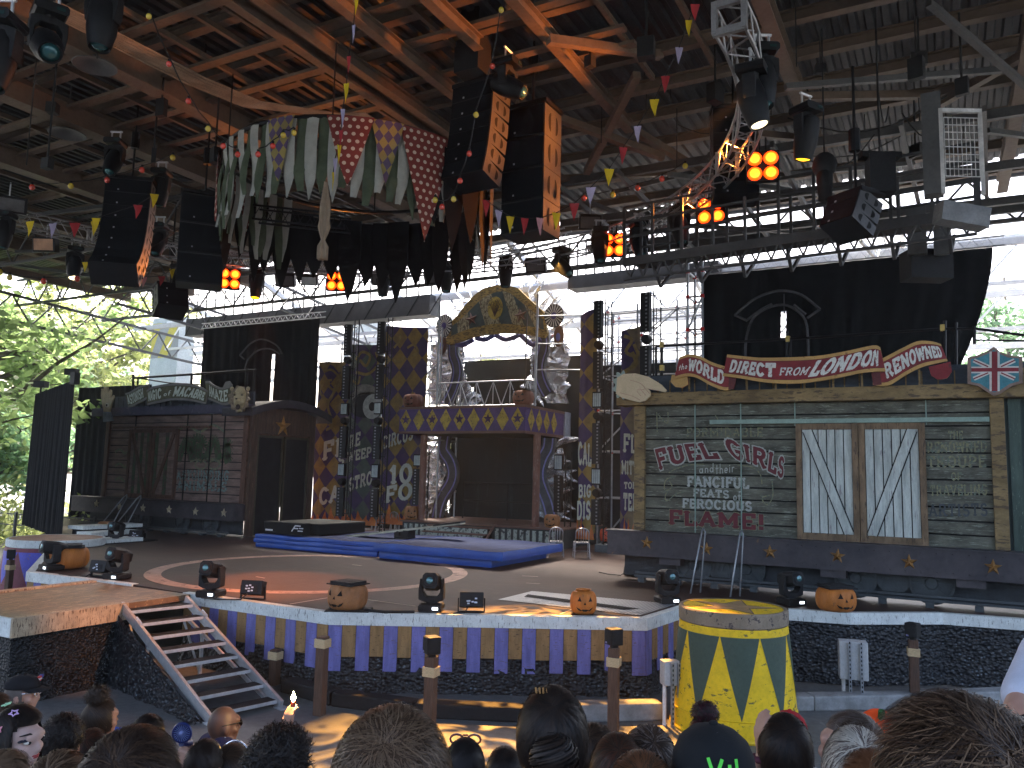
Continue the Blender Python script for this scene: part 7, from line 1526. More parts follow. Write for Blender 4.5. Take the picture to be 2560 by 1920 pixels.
def tree(lab, base, h, limbs, nl, rad, mat, ls=.22, seed=1, crown_z=.35, trunk_r=.3):
    o = thing('tree', lab, 'tree', base, 0, 'broadleaf trees behind the stage'); rr = random.Random(seed); b = MB(base); base = Vector(base); tips = []
    b.tube([base, base + V(.1, 0, h * .25), base + V(.2, .1, h * .5), base + V(.1, .2, h * .8)], [trunk_r, trunk_r * .8, trunk_r * .6, trunk_r * .25], 10)
    for i in range(limbs):
        z0 = h * rr.uniform(.12, .65); a = rr.uniform(0, 6.28); L = rad * rr.uniform(.55, 1.05); p = base + V(.15, .1, z0); d_ = V(math.cos(a), math.sin(a), rr.uniform(.25, .9)); pts = [p]; 
        for k in range(1, 6): pts.append(p + d_ * (L * k / 5) + V(rr.uniform(-.2, .2), rr.uniform(-.2, .2), rr.uniform(-.1, .25)))
        b.tube(pts, [trunk_r * .45, trunk_r * .36, trunk_r * .28, trunk_r * .2, trunk_r * .12, .02], 7)
        tips += pts[2:]
        for k in range(2):
            s_ = pts[rr.randint(2, 4)]; e = s_ + V(rr.uniform(-1, 1), rr.uniform(-1, 1), rr.uniform(-.1, .8)) * rad * .35; b.tube([s_, s_.lerp(e, .5) + V(0, 0, .15), e], [trunk_r * .15, trunk_r * .1, .015], 5); tips += [s_.lerp(e, .5), e]
    b.build('trunk', bark, o, smooth=True); b = MB(base); nc = max(1, nl // 26)
    for i in range(nc):
        c = rr.choice(tips) + V(rr.gauss(0, .5), rr.gauss(0, .5), rr.gauss(0, .4)); sp = rr.uniform(.3, .75)
        for k in range(26):
            p = c + V(rr.gauss(0, sp), rr.gauss(0, sp), rr.gauss(0, sp * .55)); u = V(rr.gauss(0, 1), rr.gauss(0, 1), rr.gauss(0, .6)).normalized(); w = u.cross(V(rr.gauss(0, 1), rr.gauss(0, 1), rr.gauss(0, 1))).normalized(); s_ = ls * rr.uniform(.6, 1.25)
            b.add([p - u * s_, p + w * s_ * .42, p + u * s_, p - w * s_ * .42], [(0, 1, 2, 3)])
    b.build('crown', mat, o)
def gz(px, d): p = atD(px, 1100, d); return V(p.x, p.y, 0)
tree('big broadleaf tree at the left edge with long bare limbs reaching over the side curtain', gz(-120, 37), 15, 26, 14000, 8.0, leaf, .28, 3, trunk_r=.45)
tree('pale green tree behind the far left curtain, left of the striped pillar', gz(150, 60), 18, 24, 12000, 8.5, leafy, .33, 5)
tree('dense green tree low at the left edge beside the curtain', gz(-20, 43), 8, 18, 5500, 5.5, leaf2, .24, 8)
tree('green tree peeping between the striped pillar and the small drape', gz(330, 72), 14, 18, 6000, 8.0, leaf2, .3, 12)
tree('distant tall tree rising behind the left roof trusses', gz(90, 62), 21, 24, 7000, 10.0, leafy, .34, 14)
tree('far green tree crown peeping over the right end of the green wagon', gz(2525, 55), 23, 20, 9000, 5.0, leaf2, .26, 17)
tree('green tree glimpsed through the gap below the arched tower top', gz(1190, 65), 17, 16, 4200, 6.0, leafy, .34, 19)
hb = MB((-60, 75, 0)); 
b = MB(gz(40, 39)); p = b.o; rr = random.Random(9)
for i in range(3800):
    q = p + V(rr.gauss(0, 3.6), rr.gauss(0, 1.6), abs(rr.gauss(0, 1.0)) + .1); u = V(rr.gauss(0, 1), rr.gauss(0, 1), rr.gauss(0, 1)).normalized(); w = u.cross(V(rr.gauss(0, 1), rr.gauss(0, 1), 1)).normalized(); b.add([q - u * .16, q + w * .07, q + u * .16, q - w * .07], [(0, 1, 2, 3)])
tag(b.build('shrubbery', leafy), 'low yellow green shrubs at the left edge behind the rail', 'shrubs', None, 'stuff')
b = MB(gz(20, 34)); p = b.o
for z in (.5, .95): b.bar(p + V(-8, 0, z + .6), p + V(6, 1, z + .6), .05)
for i in range(6): b.bar(p + V(-7 + i * 2.4, i * .17, 0), p + V(-7 + i * 2.4, i * .17, 1.65), .1)
tag(b.build('garden_rail', MAT['greysteel']), 'low grey rail fence at the left edge in front of the shrubs', 'fence')

# ------------------------------------------------------------------ stage haze
hz_ = bpy.data.materials.new('haze'); hz_.use_nodes = True; hn = hz_.node_tree; hn.nodes.clear(); ho = hn.nodes.new('ShaderNodeOutputMaterial'); hv = hn.nodes.new('ShaderNodeVolumePrincipled'); hv.inputs['Density'].default_value = .0007; hv.inputs['Color'].default_value = (.9, .95, .95, 1); hv.inputs['Anisotropy'].default_value = 0; hn.links.new(hv.outputs[0], ho.inputs['Volume'])
b = MB(); b.bbox((-95, -40, -1), (60, 110, 34)); tag(b.build('haze', hz_), kind='stuff')
# cables and chains from the roof to what hangs
b = None; rr = random.Random(31)
for i in range(34):
    px = rr.choice([rr.uniform(30, 560), rr.uniform(1230, 2480), rr.uniform(1500, 2400)]); py = rr.uniform(60, 420); t = rr.uniform(13, 20); p = atD(px, py, t); b = MB(RO); z1 = 12.3; k = rr.random()
    b.tube([p, V(p.x, p.y, z1)], .012 if k < .7 else .022, 5)
    if k > .45: b.box(p - V(0, 0, .1), (rr.uniform(.08, .25), rr.uniform(.1, .3), rr.uniform(.15, .45)), rz=rr.uniform(0, 3))
    b.build('hanger_cable', MAT['cable'], roof)
for i in range(9):
    a = atD(rr.uniform(1500, 2400), rr.uniform(120, 420), rr.uniform(15, 19)); c = a + V(rr.uniform(-3.5, 3.5), rr.uniform(-1, 1), rr.uniform(-.6, .9)); b = MB(RO); b.tube([a.lerp(c, k / 6) - V(0, 0, .5 * math.sin(math.pi * k / 6)) for k in range(7)], .014, 5); b.build('slack_cable', MAT['cable'], roof)
for x0, y0, x1, y1, z0, z1 in ((-7.5, 19.2, -5, 21, 11.2, 12.2), (-3.5, 19.2, -.5, 23, 11.0, 12.2), (-9.5, 17.6, -6.5, 23, 11.4, 10.8), (-5.5, 17.6, -2.5, 23, 10.8, 11.6), (0, 14.8, 2.5, 19, 12.0, 11.0), (-2.4, 14.8, 1.5, 17.6, 11.0, 11.8), (-8, 21, -3, 23, 11.0, 10.6), (1, 19, 4, 24, 11.2, 12.2), (-29, 16, -24, 21, 11.2, 12.2), (-26, 13, -21, 16.5, 11.0, 12.2), (-33, 17, -28, 21, 11.6, 11.0)): brace((x0, y0, z0), (x1, y1, z1), .11)
for y, z in ((18.2, 11.3), (20.2, 10.9), (22.2, 10.7), (23.6, 10.9)): b = MB(RO); b.bar((-9.5, y, z), (7, y + .4, z), .12, .2); b.build('secondary_beam', MAT['greysteel'], roof)
for x in (-8.6, -6.9, -4.6, -3.2, -.6, .9, 3): b = MB(RO); b.bar((x, 17.8, 11.2), (x + .3, 24.5, 10.7), .09, .14); b.build('secondary_beam', MAT['greysteel'], roof)
# ------------------------------------------------------------------ audience
def skinm(name, c): 
    N = NT(name); a = N.noise(N.coord(), 14, 4); col = N.mix(a, mul(c, .8), mul(c, 1.15)); N.b.inputs['Subsurface Weight'].default_value = .12; N.b.inputs['Subsurface Radius'].default_value = (.02, .008, .005); return N.fin(col, .5, 0, .35)
SK = {'pale': skinm('skin_pale', (.34, .20, .15)), 'mid': skinm('skin_mid', (.36, .20, .14)), 'dark': skinm('skin_dark', (.085, .045, .032)), 'white': skinm('skin_powdered', (.40, .28, .25)), 'tan': skinm('skin_tan', (.28, .15, .10))}
def hairm(name, c, k=1.3):
    c = mul(c, .6)
    N = NT(name); a = N.noise(N.coord((1, 1, .25)), 45, 3); g_ = N.n('NewGeometry'); r_ = g_.outputs['Random Per Island']; col = N.mix(N.math('ADD', N.math('MULTIPLY', a, .5), N.math('MULTIPLY', r_, .5)), mul(c, .72), mul(c, k)); return N.fin(col, .5, 0, .22)
HR = {'black': hairm('hair_black', (.016, .013, .012)), 'dkbrown': hairm('hair_dark_brown', (.032, .020, .014)), 'brown': hairm('hair_brown', (.065, .038, .022)), 'ltbrown': hairm('hair_light_brown', (.16, .105, .065)), 'auburn': hairm('hair_auburn', (.085, .03, .015)), 'red': hairm('hair_rust', (.15, .065, .03)), 'grey': hairm('hair_grey', (.16, .13, .115)), 'silver': hairm('hair_silver_blond', (.50, .47, .40), 1.5), 'burgundy': hairm('hair_burgundy', (.055, .008, .016))}
def remesh(mb, name, mat, parent=None, vox=.012, sm=4, origin=None):
    me = bpy.data.meshes.new('tmp'); me.from_pydata(mb.v, [], mb.f); o = bpy.data.objects.new('tmp', me); COL.objects.link(o)
    m_ = o.modifiers.new('r', 'REMESH'); m_.mode = 'VOXEL'; m_.voxel_size = vox; m_.use_smooth_shade = True
    s_ = o.modifiers.new('s', 'SMOOTH'); s_.factor = .5; s_.iterations = sm
    dg = bpy.context.evaluated_depsgraph_get(); nm = bpy.data.meshes.new_from_object(o.evaluated_get(dg)); bpy.data.objects.remove(o); bpy.data.meshes.remove(me)
    nm.name = name; nm.materials.clear(); nm.materials.append(mat); nm.polygons.foreach_set('use_smooth', [True] * len(nm.polygons))
    ob = bpy.data.objects.new(name, nm); COL.objects.link(ob)
    if parent: ob.parent = parent; KIDS.setdefault(parent.name, []).append(ob)
    return ob
def cap_(b, p, q, r0, r1, n=10):  # tapered limb with round ends
    p = Vector(p); q = Vector(q); b.tube([p, p.lerp(q, .5), q], [r0, (r0 + r1) / 2, r1], n); b.ell(p, (r0, r0, r0), n); b.ell(q, (r1, r1, r1), n)
def hand(b, w, d_, palm, k=1.0, grip=.5, thumb=1):
    """wrist w, pointing d_, palm facing normal; five fingers of different lengths curled by grip"""
    d_ = Vector(d_).normalized(); pn = Vector(palm); pn = (pn - d_ * pn.dot(d_)).normalized(); s_ = d_.cross(pn)
    for i in range(4):
        o_ = (i - 1.5) * .021 * k; cap_(b, w + s_ * o_ * .6 + d_ * .015 * k, w + s_ * o_ + d_ * .085 * k, .014 * k, .0125 * k, 8)
        L = (.062, .078, .084, .070)[i] * k if thumb > 0 else (.070, .084, .078, .062)[i] * k; p = w + s_ * o_ + d_ * .088 * k; a = 0
        for f in (.42, .32, .26):
            a += grip * 1.15; q = p + (d_ * math.cos(a) + pn * math.sin(a)) * L * f; cap_(b, p, q, .0088 * k, .0078 * k, 8); p = q
    t0 = w + d_ * .025 * k - s_ * .03 * k * thumb * -1; t1 = t0 + (s_ * thumb * .9 + d_ * .6 + pn * .35).normalized() * .036 * k; t2 = t1 + (s_ * thumb * .25 + d_ * .75 + pn * (.3 + grip * .5)).normalized() * .034 * k; cap_(b, t0, t1, .013 * k, .0105 * k, 8); cap_(b, t1, t2, .0102 * k, .0085 * k, 8)
    return w + d_ * .09 * k + pn * .03 * k
DROP = [.315]
def body(b, H, build=1.0, arms=(None, None), skin=True, infl=0, fine=False):
    """b gets the shapes of a standing figure of height H, front +Y; arms: list of (elbow, wrist) in local coordinates or None"""
    sh = H - DROP[0]; hip = H * .5; w = .175 * build; i_ = infl
    if skin:
        c = H - .118; b.ell((0, -.008, c + .012), (.076, .096, .108), 20); b.ell((0, .028, c - .05), (.058, .068, .075), 16); b.ell((0, .052, c - .088), (.032, .034, .028), 12); b.ell((0, .085, c + .028), (.055, .018, .03), 12)
        b.ell((0, .098, c - .022), (.014, .022, .022), 10); b.ell((0, .088, c + .002), (.011, .016, .026), 10); b.ell((0, .088, c - .058), (.026, .012, .010), 10)
        for s_ in (-1, 1): b.ell((s_ * .08, -.008, c - .015), (.012, .024, .034), 10); b.ell((s_ * .046, .06, c - .028), (.026, .026, .024), 10)
        cap_(b, (0, -.012, H - .2), (0, -.02, sh + .01), .055, .062, 14)
    b.ell((0, -.005, sh - .2), (w * .98 + i_, .115 * build + i_, .27), 20); b.ell((0, 0, sh - .46), (w * .9 + i_, .12 * build + i_, .22), 18)
    for s_ in (-1, 1): cap_(b, (s_ * .05, -.02, sh + .0), (s_ * (w + .005), -.012, sh - .055), .06 + i_, .062 + i_, 12)
    for k, s_ in enumerate((-1, 1)):
        a = V(s_ * (w + .015), -.01, sh - .06); e, wr = arms[k] if arms[k] else (V(s_ * (w + .075), -.02, sh - .34), V(s_ * (w + .06), .08, sh - .57)); e = Vector(e); wr = Vector(wr)
        if skin: cap_(b, a, e, .048, .039, 12); cap_(b, e, wr, .038, .026, 12)
        else: cap_(b, a, a.lerp(e, .72), .052 + i_, .05 + i_, 12)
    if skin:
        for s_ in (-1, 1): cap_(b, (s_ * .085, 0, hip), (s_ * .09, .01, hip * .52), .085, .058, 12); cap_(b, (s_ * .09, .01, hip * .52), (s_ * .092, -.01, .07), .056, .038, 12); cap_(b, (s_ * .092, -.02, .035), (s_ * .1, .13, .03), .036, .03, 10)
    return sh
def in_face(d_, low=-.35, front=.36): return d_.y > front and d_.z < .42 + (d_.y - .36) * .3
def hair(par, c, r, style, mats, n=900, L=0, o_=.012, wd=.0055, seed=1, part=0, wave=1):
    rr = random.Random(seed); b = MB(); crown = V(0.12 * part + rr.uniform(-.1, .1), -.62, .8).normalized(); ax = crown.cross(V(1, 0, 0)).normalized(); ay = crown.cross(ax)
    E = lambda d_, k=1.0: c + V(d_.x * r[0] * k, d_.y * r[1] * k, d_.z * r[2] * k)
    low = {'short': -.45, 'crop': -.4, 'curly': -.45, 'afro': -.5, 'long': -.75, 'bun': -.55, 'bob': -.75}[style]
    # scalp shell
    vs = []; idx = {}; nu, nv = 40, 22
    for i in range(nv + 1):
        for j in range(nu):
            th = math.pi * i / nv; ph = 2 * math.pi * j / nu; d_ = V(math.sin(th) * math.cos(ph), math.sin(th) * math.sin(ph), math.cos(th)); kk = 1 + (.025 * math.sin(5 * ph + 3 * th) * math.sin(th) if style in ('curly', 'afro', 'long') else 0); vs.append(E(d_, kk)); idx[(i, j)] = d_
    fs = []
    for i in range(nv):
        for j in range(nu):
            m_ = (idx[(i, j)] + idx[(i + 1, (j + 1) % nu)]).normalized()
            if m_.z < low or in_face(m_): continue
            fs.append((i * nu + j, (i + 1) * nu + j, (i + 1) * nu + (j + 1) % nu, i * nu + (j + 1) % nu))
    b.add(vs, fs, 0)
    def ribbon_(P, w, mi):
        v = []; m_ = len(P)
        for i, p in enumerate(P):
            t = P[min(i + 1, m_ - 1)] - P[max(i - 1, 0)]; rad = (p - c); sd_ = t.cross(rad); sd_ = sd_.normalized() if sd_.length > 1e-9 else V(1, 0, 0); ww = w * (1 if i < m_ - 2 else .55 if i == m_ - 2 else .12); v += [p - sd_ * ww / 2, p + sd_ * ww / 2]
        b.add(v, [(2 * i, 2 * i + 1, 2 * i + 3, 2 * i + 2) for i in range(m_ - 1)], mi)
    n = int(n * 1.7); wd = wd * .62 if style not in ('curly', 'afro') else wd
    for s_ in range(n):
        mi = rr.randint(0, len(mats) - 1)
        if style in ('curly', 'afro'):
            th = math.acos(rr.uniform(low + .05, 1)); ph = rr.uniform(0, 6.283); d_ = V(math.sin(th) * math.cos(ph), math.sin(th) * math.sin(ph), math.cos(th))
            if in_face(d_): continue
            p = E(d_, .99); u = d_.cross(V(rr.gauss(0, 1), rr.gauss(0, 1), rr.gauss(0, 1))).normalized(); v_ = d_.cross(u); R_ = rr.uniform(.006, .014) * (1.3 if style == 'afro' else 1.5); h = o_ * rr.uniform(.6, 1.9); a0 = rr.uniform(0, 6.28)
            ribbon_([p + d_ * (h * k / 6) + (u * math.cos(a0 + k * .95) + v_ * math.sin(a0 + k * .95)) * R_ * (.5 + k / 8) for k in range(7)], wd, mi); continue
        ph = rr.uniform(0, 6.283); th0 = abs(rr.gauss(0, .45)) if style != 'crop' else rr.uniform(0, 2.2); dirv = ax * math.cos(ph) + ay * math.sin(ph); P = []; lift = rr.uniform(.2, 1.4) * o_; wob = rr.uniform(-.7, .7); stop = None; wv = o_ * rr.uniform(.15, .55) * wave; wf = rr.uniform(.9, 1.8); wp_ = rr.uniform(0, 6.28)
        seg = .2 if style != 'crop' else .12; steps = 13 if style != 'crop' else 4
        for k in range(steps):
            th = th0 + seg * k; q = ph + wob * (th - th0) * .4; dv = ax * math.cos(q) + ay * math.sin(q); d_ = (crown * math.cos(th) + dv * math.sin(th)).normalized()
            if in_face(d_) or d_.z < low - rr.uniform(0, .12) or th > 2.9: stop = d_; break
            P.append(E(d_, 1) + d_ * lift * min(1, .3 + k * .25) + d_.cross(dv) * wv * math.sin(wp_ + wf * k))
        if len(P) < 2: continue
        if style in ('long', 'bob') and stop is not None and stop.y < .5 and L > 0:
            p = P[-1]; ll = L * rr.uniform(.75, 1.08); out = V(p.x - c.x, p.y - c.y, 0) * .12
            for k in range(1, 6): P.append(p + V(out.x * k / 5 + .006 * math.sin(k * 1.7 + s_), out.y * k / 5 + .006 * math.cos(k * 1.3 + s_), -ll * k / 5))
        ribbon_(P, wd * rr.uniform(.7, 1.3), mi)
    # fly-away hairs
    for s_ in range(n // 14):
        th = math.acos(rr.uniform(-.1, 1)); ph = rr.uniform(0, 6.283); d_ = V(math.sin(th) * math.cos(ph), math.sin(th) * math.sin(ph), math.cos(th))
        if in_face(d_): continue
        u = d_.cross(V(rr.gauss(0, 1), rr.gauss(0, 1), rr.gauss(0, 1))).normalized(); p = E(d_, 1.0); h = rr.uniform(.015, .045); ribbon_([p, p + d_ * h * .5 + u * h * .6, p + d_ * h * .8 + u * h * 1.3], wd * .3, 0)
    return b.build('hair', mats, par, smooth=True)
def bun_mesh(par, c, r, mats, n=160, seed=2, wd=.006):
    rr = random.Random(seed); b = MB(); b.ell(c, (r[0] * .9, r[1] * .9, r[2] * .9), 14)
    for s_ in range(n):
        a = rr.uniform(0, 6.28); tl = rr.uniform(-1, 1); P = []; k_ = rr.uniform(.88, 1.22)
        for k in range(7): t = a + k * .3; ph = tl + k * .1; d_ = V(math.cos(t) * math.cos(ph), math.sin(t) * math.cos(ph), math.sin(ph)); P.append(c + V(d_.x * r[0], d_.y * r[1], d_.z * r[2]) * k_)
        v = []
        for i, p in enumerate(P): t_ = P[min(i + 1, 6)] - P[max(i - 1, 0)]; sd_ = t_.cross(p - c).normalized(); v += [p - sd_ * wd / 2, p + sd_ * wd / 2]
        b.add(v, [(2 * i, 2 * i + 1, 2 * i + 3, 2 * i + 2) for i in range(6)], rr.randint(0, len(mats) - 1))
    return b.build('hair_bun', mats, par, smooth=True)
def cap_hat(par, c, mat, brim=True, fwd=1, r=(.088, .108, .115), badge=None):
    b = MB(); pr = [(1.0, -.05), (1.0, .1), (.95, .4), (.8, .68), (.52, .88), (.2, .98), (.01, 1.0)]; b.lathe([(a * r[0], z * r[2]) for a, z in pr], c, 32, 0, Matrix.Diagonal(V(1, r[1] / r[0], 1)), fn=lambda t, r_, z: 1 + .012 * math.cos(6 * t)); b.ell(c + V(0, 0, r[2]), (.012, .012, .008), 8); h = b.build('cap', mat, par, smooth=True)
    if brim:
        b = MB(); n = 14; top = []; 
        for i in range(n + 1):
            a = math.pi * (i / n); x = math.cos(a) * r[0] * .95; e = math.sin(a); top.append((x, r[1] * .82 * math.sqrt(max(0, 1 - (x / r[0]) ** 2)) * .95, x * .95, r[1] * .7 + e * .095))
        vs = [V(c.x + x0, c.y + fwd * y0, c.z + .0) for x0, y0, x1, y1 in top] + [V(c.x + x1, c.y + fwd * y1, c.z - .022 + .02 * abs(x1) * 0) for x0, y0, x1, y1 in top]; m_ = n + 1; vs += [v - V(0, 0, .006) for v in vs]
        b.add(vs, [(i, i + 1, m_ + i + 1, m_ + i) for i in range(n)] + [(2 * m_ + i, 3 * m_ + i, 3 * m_ + i + 1, 2 * m_ + i + 1) for i in range(n)] + [(m_ + i, m_ + i + 1, 3 * m_ + i + 1, 3 * m_ + i) for i in range(n)]); b.build('brim', mat, h, smooth=True)
    return h
PEOPLE = []
def person(lab, px, top, d, face=0, skin='pale', shirt=(.05, .05, .06), hs=1.0, hair_=None, build=1.0, arms=(None, None), vox=.013, extra_top=0, floor=None, fingers=None, hands=None, tilt=0):
    """px, top: where the top of the head is in the picture; d: distance; face: turn to the left in degrees from looking at the stage"""
    p = atD(px, top, d); z0 = tz(d) if floor is None else floor; Hs = (p.z - z0 - extra_top) / hs
    o_b = MB(); sh = body(o_b, Hs, build, arms)
    if hands: hands(o_b, Hs, sh)
    o = remesh(o_b, 'person', SK[skin], None, vox); o.location = (p.x, p.y, z0); o.rotation_euler = (0, 0, YAW + R(face)); o.scale = (hs, hs, hs); tag(o, lab, 'person', 'audience watching from the terraces')
    if shirt is not None:
        m_ = shirt if not isinstance(shirt, tuple) else cloth('shirt', shirt, .25); b = MB(); body(b, Hs, build, arms, False, .012); s_ = remesh(b, 'shirt', m_, o, max(vox, .014))
        b = MB(); hip = Hs * .5
        for q in (-1, 1): cap_(b, (q * .085, 0, hip + .03), (q * .09, .01, hip * .5), .1, .072); cap_(b, (q * .09, .01, hip * .5), (q * .092, -.01, .09), .07, .06)
        b.ell((0, 0, hip + .04), (.165 * build, .125 * build, .12), 16); remesh(b, 'trousers', TROUS, o, .018)
    c = V(0, -.006, Hs - .112)
    if hair_: 
        st_, cols = hair_[0], [HR[k] for k in hair_[1]]; kw = hair_[2] if len(hair_) > 2 else {}; rs = kw.pop('r', (.086, .106, .122)); hair(o, c, rs, st_, cols, seed=int(px), **kw)
    return o, Hs, c, sh
TROUS = cloth('trousers', (.03, .035, .05), .3)
sil = paint('silver_frame', (.6, .62, .65), rough=.25, metal=.9, bump=0)
def glasses(o, c, mat=MAT['black'], z=.018, r=.003, lens=None):
    b = MB()
    for s_ in (-1, 1): b.tube([c + V(s_ * .078, -.03, z - .005), c + V(s_ * .08, .05, z), c + V(s_ * .066, .098, z)], r, 6); b.tube([c + V(s_ * .034 + .028 * math.cos(t), .104, z - .01 + .02 * math.sin(t)) for t in [2 * math.pi * i / 14 for i in range(14)]], r, 5, closed=True)
    b.tube([c + V(-.008, .11, z), c + V(.008, .11, z)], r, 5); g_ = b.build('glasses', mat, o)
    if lens:
        b = MB()
        for s_ in (-1, 1): b.add([c + V(s_ * .034 + .027 * math.cos(2 * math.pi * i / 14), .103, z - .01 + .02 * math.sin(2 * math.pi * i / 14)) for i in range(14)], [tuple(range(14))])
        b.build('lens', lens, g_)
    return g_
# --- left group
DROP[0] = .27; o, H, c, sh = person('man in profile wearing a black cap with a coloured patch and glasses', 60, 1688, 5.5, -78, 'pale', (.02, .13, .075), 1.0, ('crop', ['grey'], dict(n=200, wd=.004)), 1.1, vox=.011, extra_top=.01)
cap_hat(o, c + V(0, 0, .048), cloth('cap_black', (.012, .012, .014)), r=(.090, .111, .078)); glasses(o, c, sil)
b = MB(); q = c + V(-.03, .095, .09)
for i, m_ in ((0, 0), (1, 1), (2, 0)): b.box(q + V(-.012, -.004 * i, -.012 * i + .01), (.05, .02, .011), m_)
b.box(q + V(-.028, .004, .012), (.02, .02, .02), 2); b.build('cap_patch', [paint('patch_red', (.5, .06, .05), bump=0), paint('patch_white', (.6, .6, .6), bump=0), paint('patch_blue', (.06, .08, .3), bump=0)], o)
DROP[0] = .315; o, H, c, sh = person('woman with star hair clips, pale powdered face, dark eye make-up and red lips', 48, 1770, 3.4, -98, 'white', (.02, .02, .02), 1.03, ('long', ['dkbrown', 'black'], dict(n=1300, L=.28, o_=.014)), 1.1, vox=.0085, extra_top=.012)
lip = NT('red_lipstick').fin((.28, .006, .015), .3, 0, .5); eyed = paint('eye_shadow', (.02, .02, .03), bump=0); b = MB()
b.ell(c + V(0, .0995, -.055), (.021, .008, .0042), 12); b.ell(c + V(0, .098, -.063), (.017, .008, .005), 12); b.build('lips', lip, o, smooth=True)
for s_ in (-1, 1):
    b = MB(); b.ell(c + V(s_ * .036, .086, .004), (.020, .012, .008), 12); e_ = b.build('eye', paint('eye_white', (.6, .58, .55), bump=0), o, smooth=True); b = MB(); b.ell(c + V(s_ * .036, .0945, .003), (.008, .006, .008), 10); b.build('iris', MAT['dark'], e_)
    b = MB(); b.ell(c + V(s_ * .040, .085, .013), (.025, .010, .006), 12); b.ell(c + V(s_ * .058, .072, .012), (.014, .010, .005), 10); b.build('eye_shadow', eyed, o, smooth=True); b = MB(); b.tube([c + V(s_ * .016, .100, .026), c + V(s_ * .04, .096, .038), c + V(s_ * .066, .07, .034)], [.004, .0045, .002], 8); b.build('eyebrow', HR['black'], o)
    b = MB(); b.ell(c + V(s_ * .055, .06, -.03), (.018, .012, .014), 12); b.build('blusher', paint('blush', (.36, .18, .19), bump=0), o, smooth=True)
for k, (x, y, z, col) in enumerate(((.055, .03, .108, (.5, .35, .6)), (.086, .0, .055, (.6, .25, .3)), (.02, -.03, .125, (.3, .55, .35)))):
    b = MB(); q = c + V(x, y, z); n_ = V(x, y, z).normalized(); u = n_.cross(V(0, 0, 1)).normalized(); v_ = n_.cross(u); s2 = star2(0, 0, .018, .009, .3); b.tube([q + n_ * .018 + u * a + v_ * e for a, e in s2], .003, 5, closed=True); b.build('star_clip', paint('clip', col, bump=0, rough=.3), o)
b = MB(); b.tube([V(.1, .06, sh + .02), V(.12, .1, sh - .15)], .018, 6); b.tube([V(-.1, .06, sh + .02), V(-.12, .1, sh - .15)], .018, 6); b.build('strap', cloth('lime_strap', (.35, .42, .08)), o)
person('person with short brown hair cut by the frame edge, behind the star clips woman', -8, 1742, 4.6, 0, 'pale', (.03, .03, .03), 1, ('short', ['brown'], dict(n=400)))
person('person with light brown hair and a lime top at the bottom left corner', 12, 1893, 2.6, -10, 'tan', (.42, .5, .1), 1, ('short', ['ltbrown'], dict(n=500)))
o, H, c, sh = person('man with curly black hair cropped at the back and thin glasses, from behind', 158, 1795, 4.0, 10, 'mid', (.03, .03, .035), 1.0, ('crop', ['black'], dict(n=900, o_=.006, wd=.004)), 1.05, vox=.011, extra_top=.015); hair(o, c + V(0, .005, .035), (.084, .1, .098), 'curly', [HR['black'], HR['dkbrown']], 650, seed=5, o_=.016, wd=.005); glasses(o, c, sil)
o, H, c, sh = person('woman with a messy brown bun on top of her head and a dark top', 255, 1750, 4.9, -35, 'tan', (.03, .02, .035), .98, ('bun', ['dkbrown', 'brown'], dict(n=900, o_=.008, wd=.004)), .95); hair(o, c + V(0, -.02, .14), (.055, .055, .045), 'afro', [HR['brown'], HR['dkbrown']], 500, seed=3, o_=.02, wd=.004)
person('person with dark auburn hair below the woman with the bun', 232, 1832, 4.3, 0, 'mid', (.06, .012, .015), 1, ('long', ['auburn', 'dkbrown'], dict(n=700, L=.2)), .9)
bo, H, c, sh = person('person in a bright blue cap partly hidden at left', 287, 1826, 5.0, -60, 'mid', (.03, .03, .08), .92, None, .9); cap_hat(bo, c + V(0, -.01, .02), cloth('cap_blue', (.03, .10, .55)), False, r=(.09, .11, .115))
person('woman with smooth black hair in front of the pale balding head at left', 372, 1793, 4.4, -12, 'pale', (.02, .02, .025), 1, ('long', ['black', 'dkbrown'], dict(n=800, L=.12, o_=.008)))
person('person with a pale balding forehead rising behind the big dark head at left', 372, 1823, 3.6, -160, 'tan', (.1, .1, .1), 1.0, ('crop', ['brown'], dict(n=200, wd=.004, r=(.08, .098, .105))))
person('person with tousled light brown hair at the bottom left beside the big dark head', 150, 1892, 2.5, 0, 'pale', (.36, .46, .12), 1, ('short', ['ltbrown', 'brown'], dict(n=900, o_=.02)), .95, extra_top=.015)
person('person with a big head of dark brown hair closest to the camera at left', 335, 1836, 1.75, -8, 'pale', (.2, .05, .03), 1.0, ('long', ['dkbrown', 'brown', 'dkbrown'], dict(n=3200, L=.2, o_=.022, wd=.0034, part=1.2, wave=1.3)), 1.0, vox=.01, extra_top=.02)
# fan held up beside the big dark head
FH = {}
def fan_hand(b, H_, sh_): FH['g'] = hand(b, Vector(FH['w']), V(.08, .1, 1), V(.2, 1, 0), 1, .75, -1)
FH['w'] = V(-.16, .22, 1.52); fd = 3.9
p = atD(452, 1925, fd); q = atD(516, 1850, fd); loc = Matrix.Rotation(-YAW, 3, 'Z') @ (p - V(q.x, q.y, tz(fd))); FH['w'] = loc
o, H, c, sh = person('person with short dark hair holding up a small navy hand fan', 516, 1850, fd, -15, 'pale', (.2, .07, .04), 1, ('crop', ['dkbrown'], dict(n=900, o_=.008, wd=.004)), .9, arms=(None, None), vox=.011, extra_top=.008)
def arm_person(): pass
rel = Matrix.Rotation(-(YAW + R(-15)), 3, 'Z') @ (p - o.location); b = MB(); shd_ = V(-.175, -.01, H - .38); el_ = V(-.2, .16, H - .5); bpy.data.objects.remove(o, do_unlink=True) if False else None
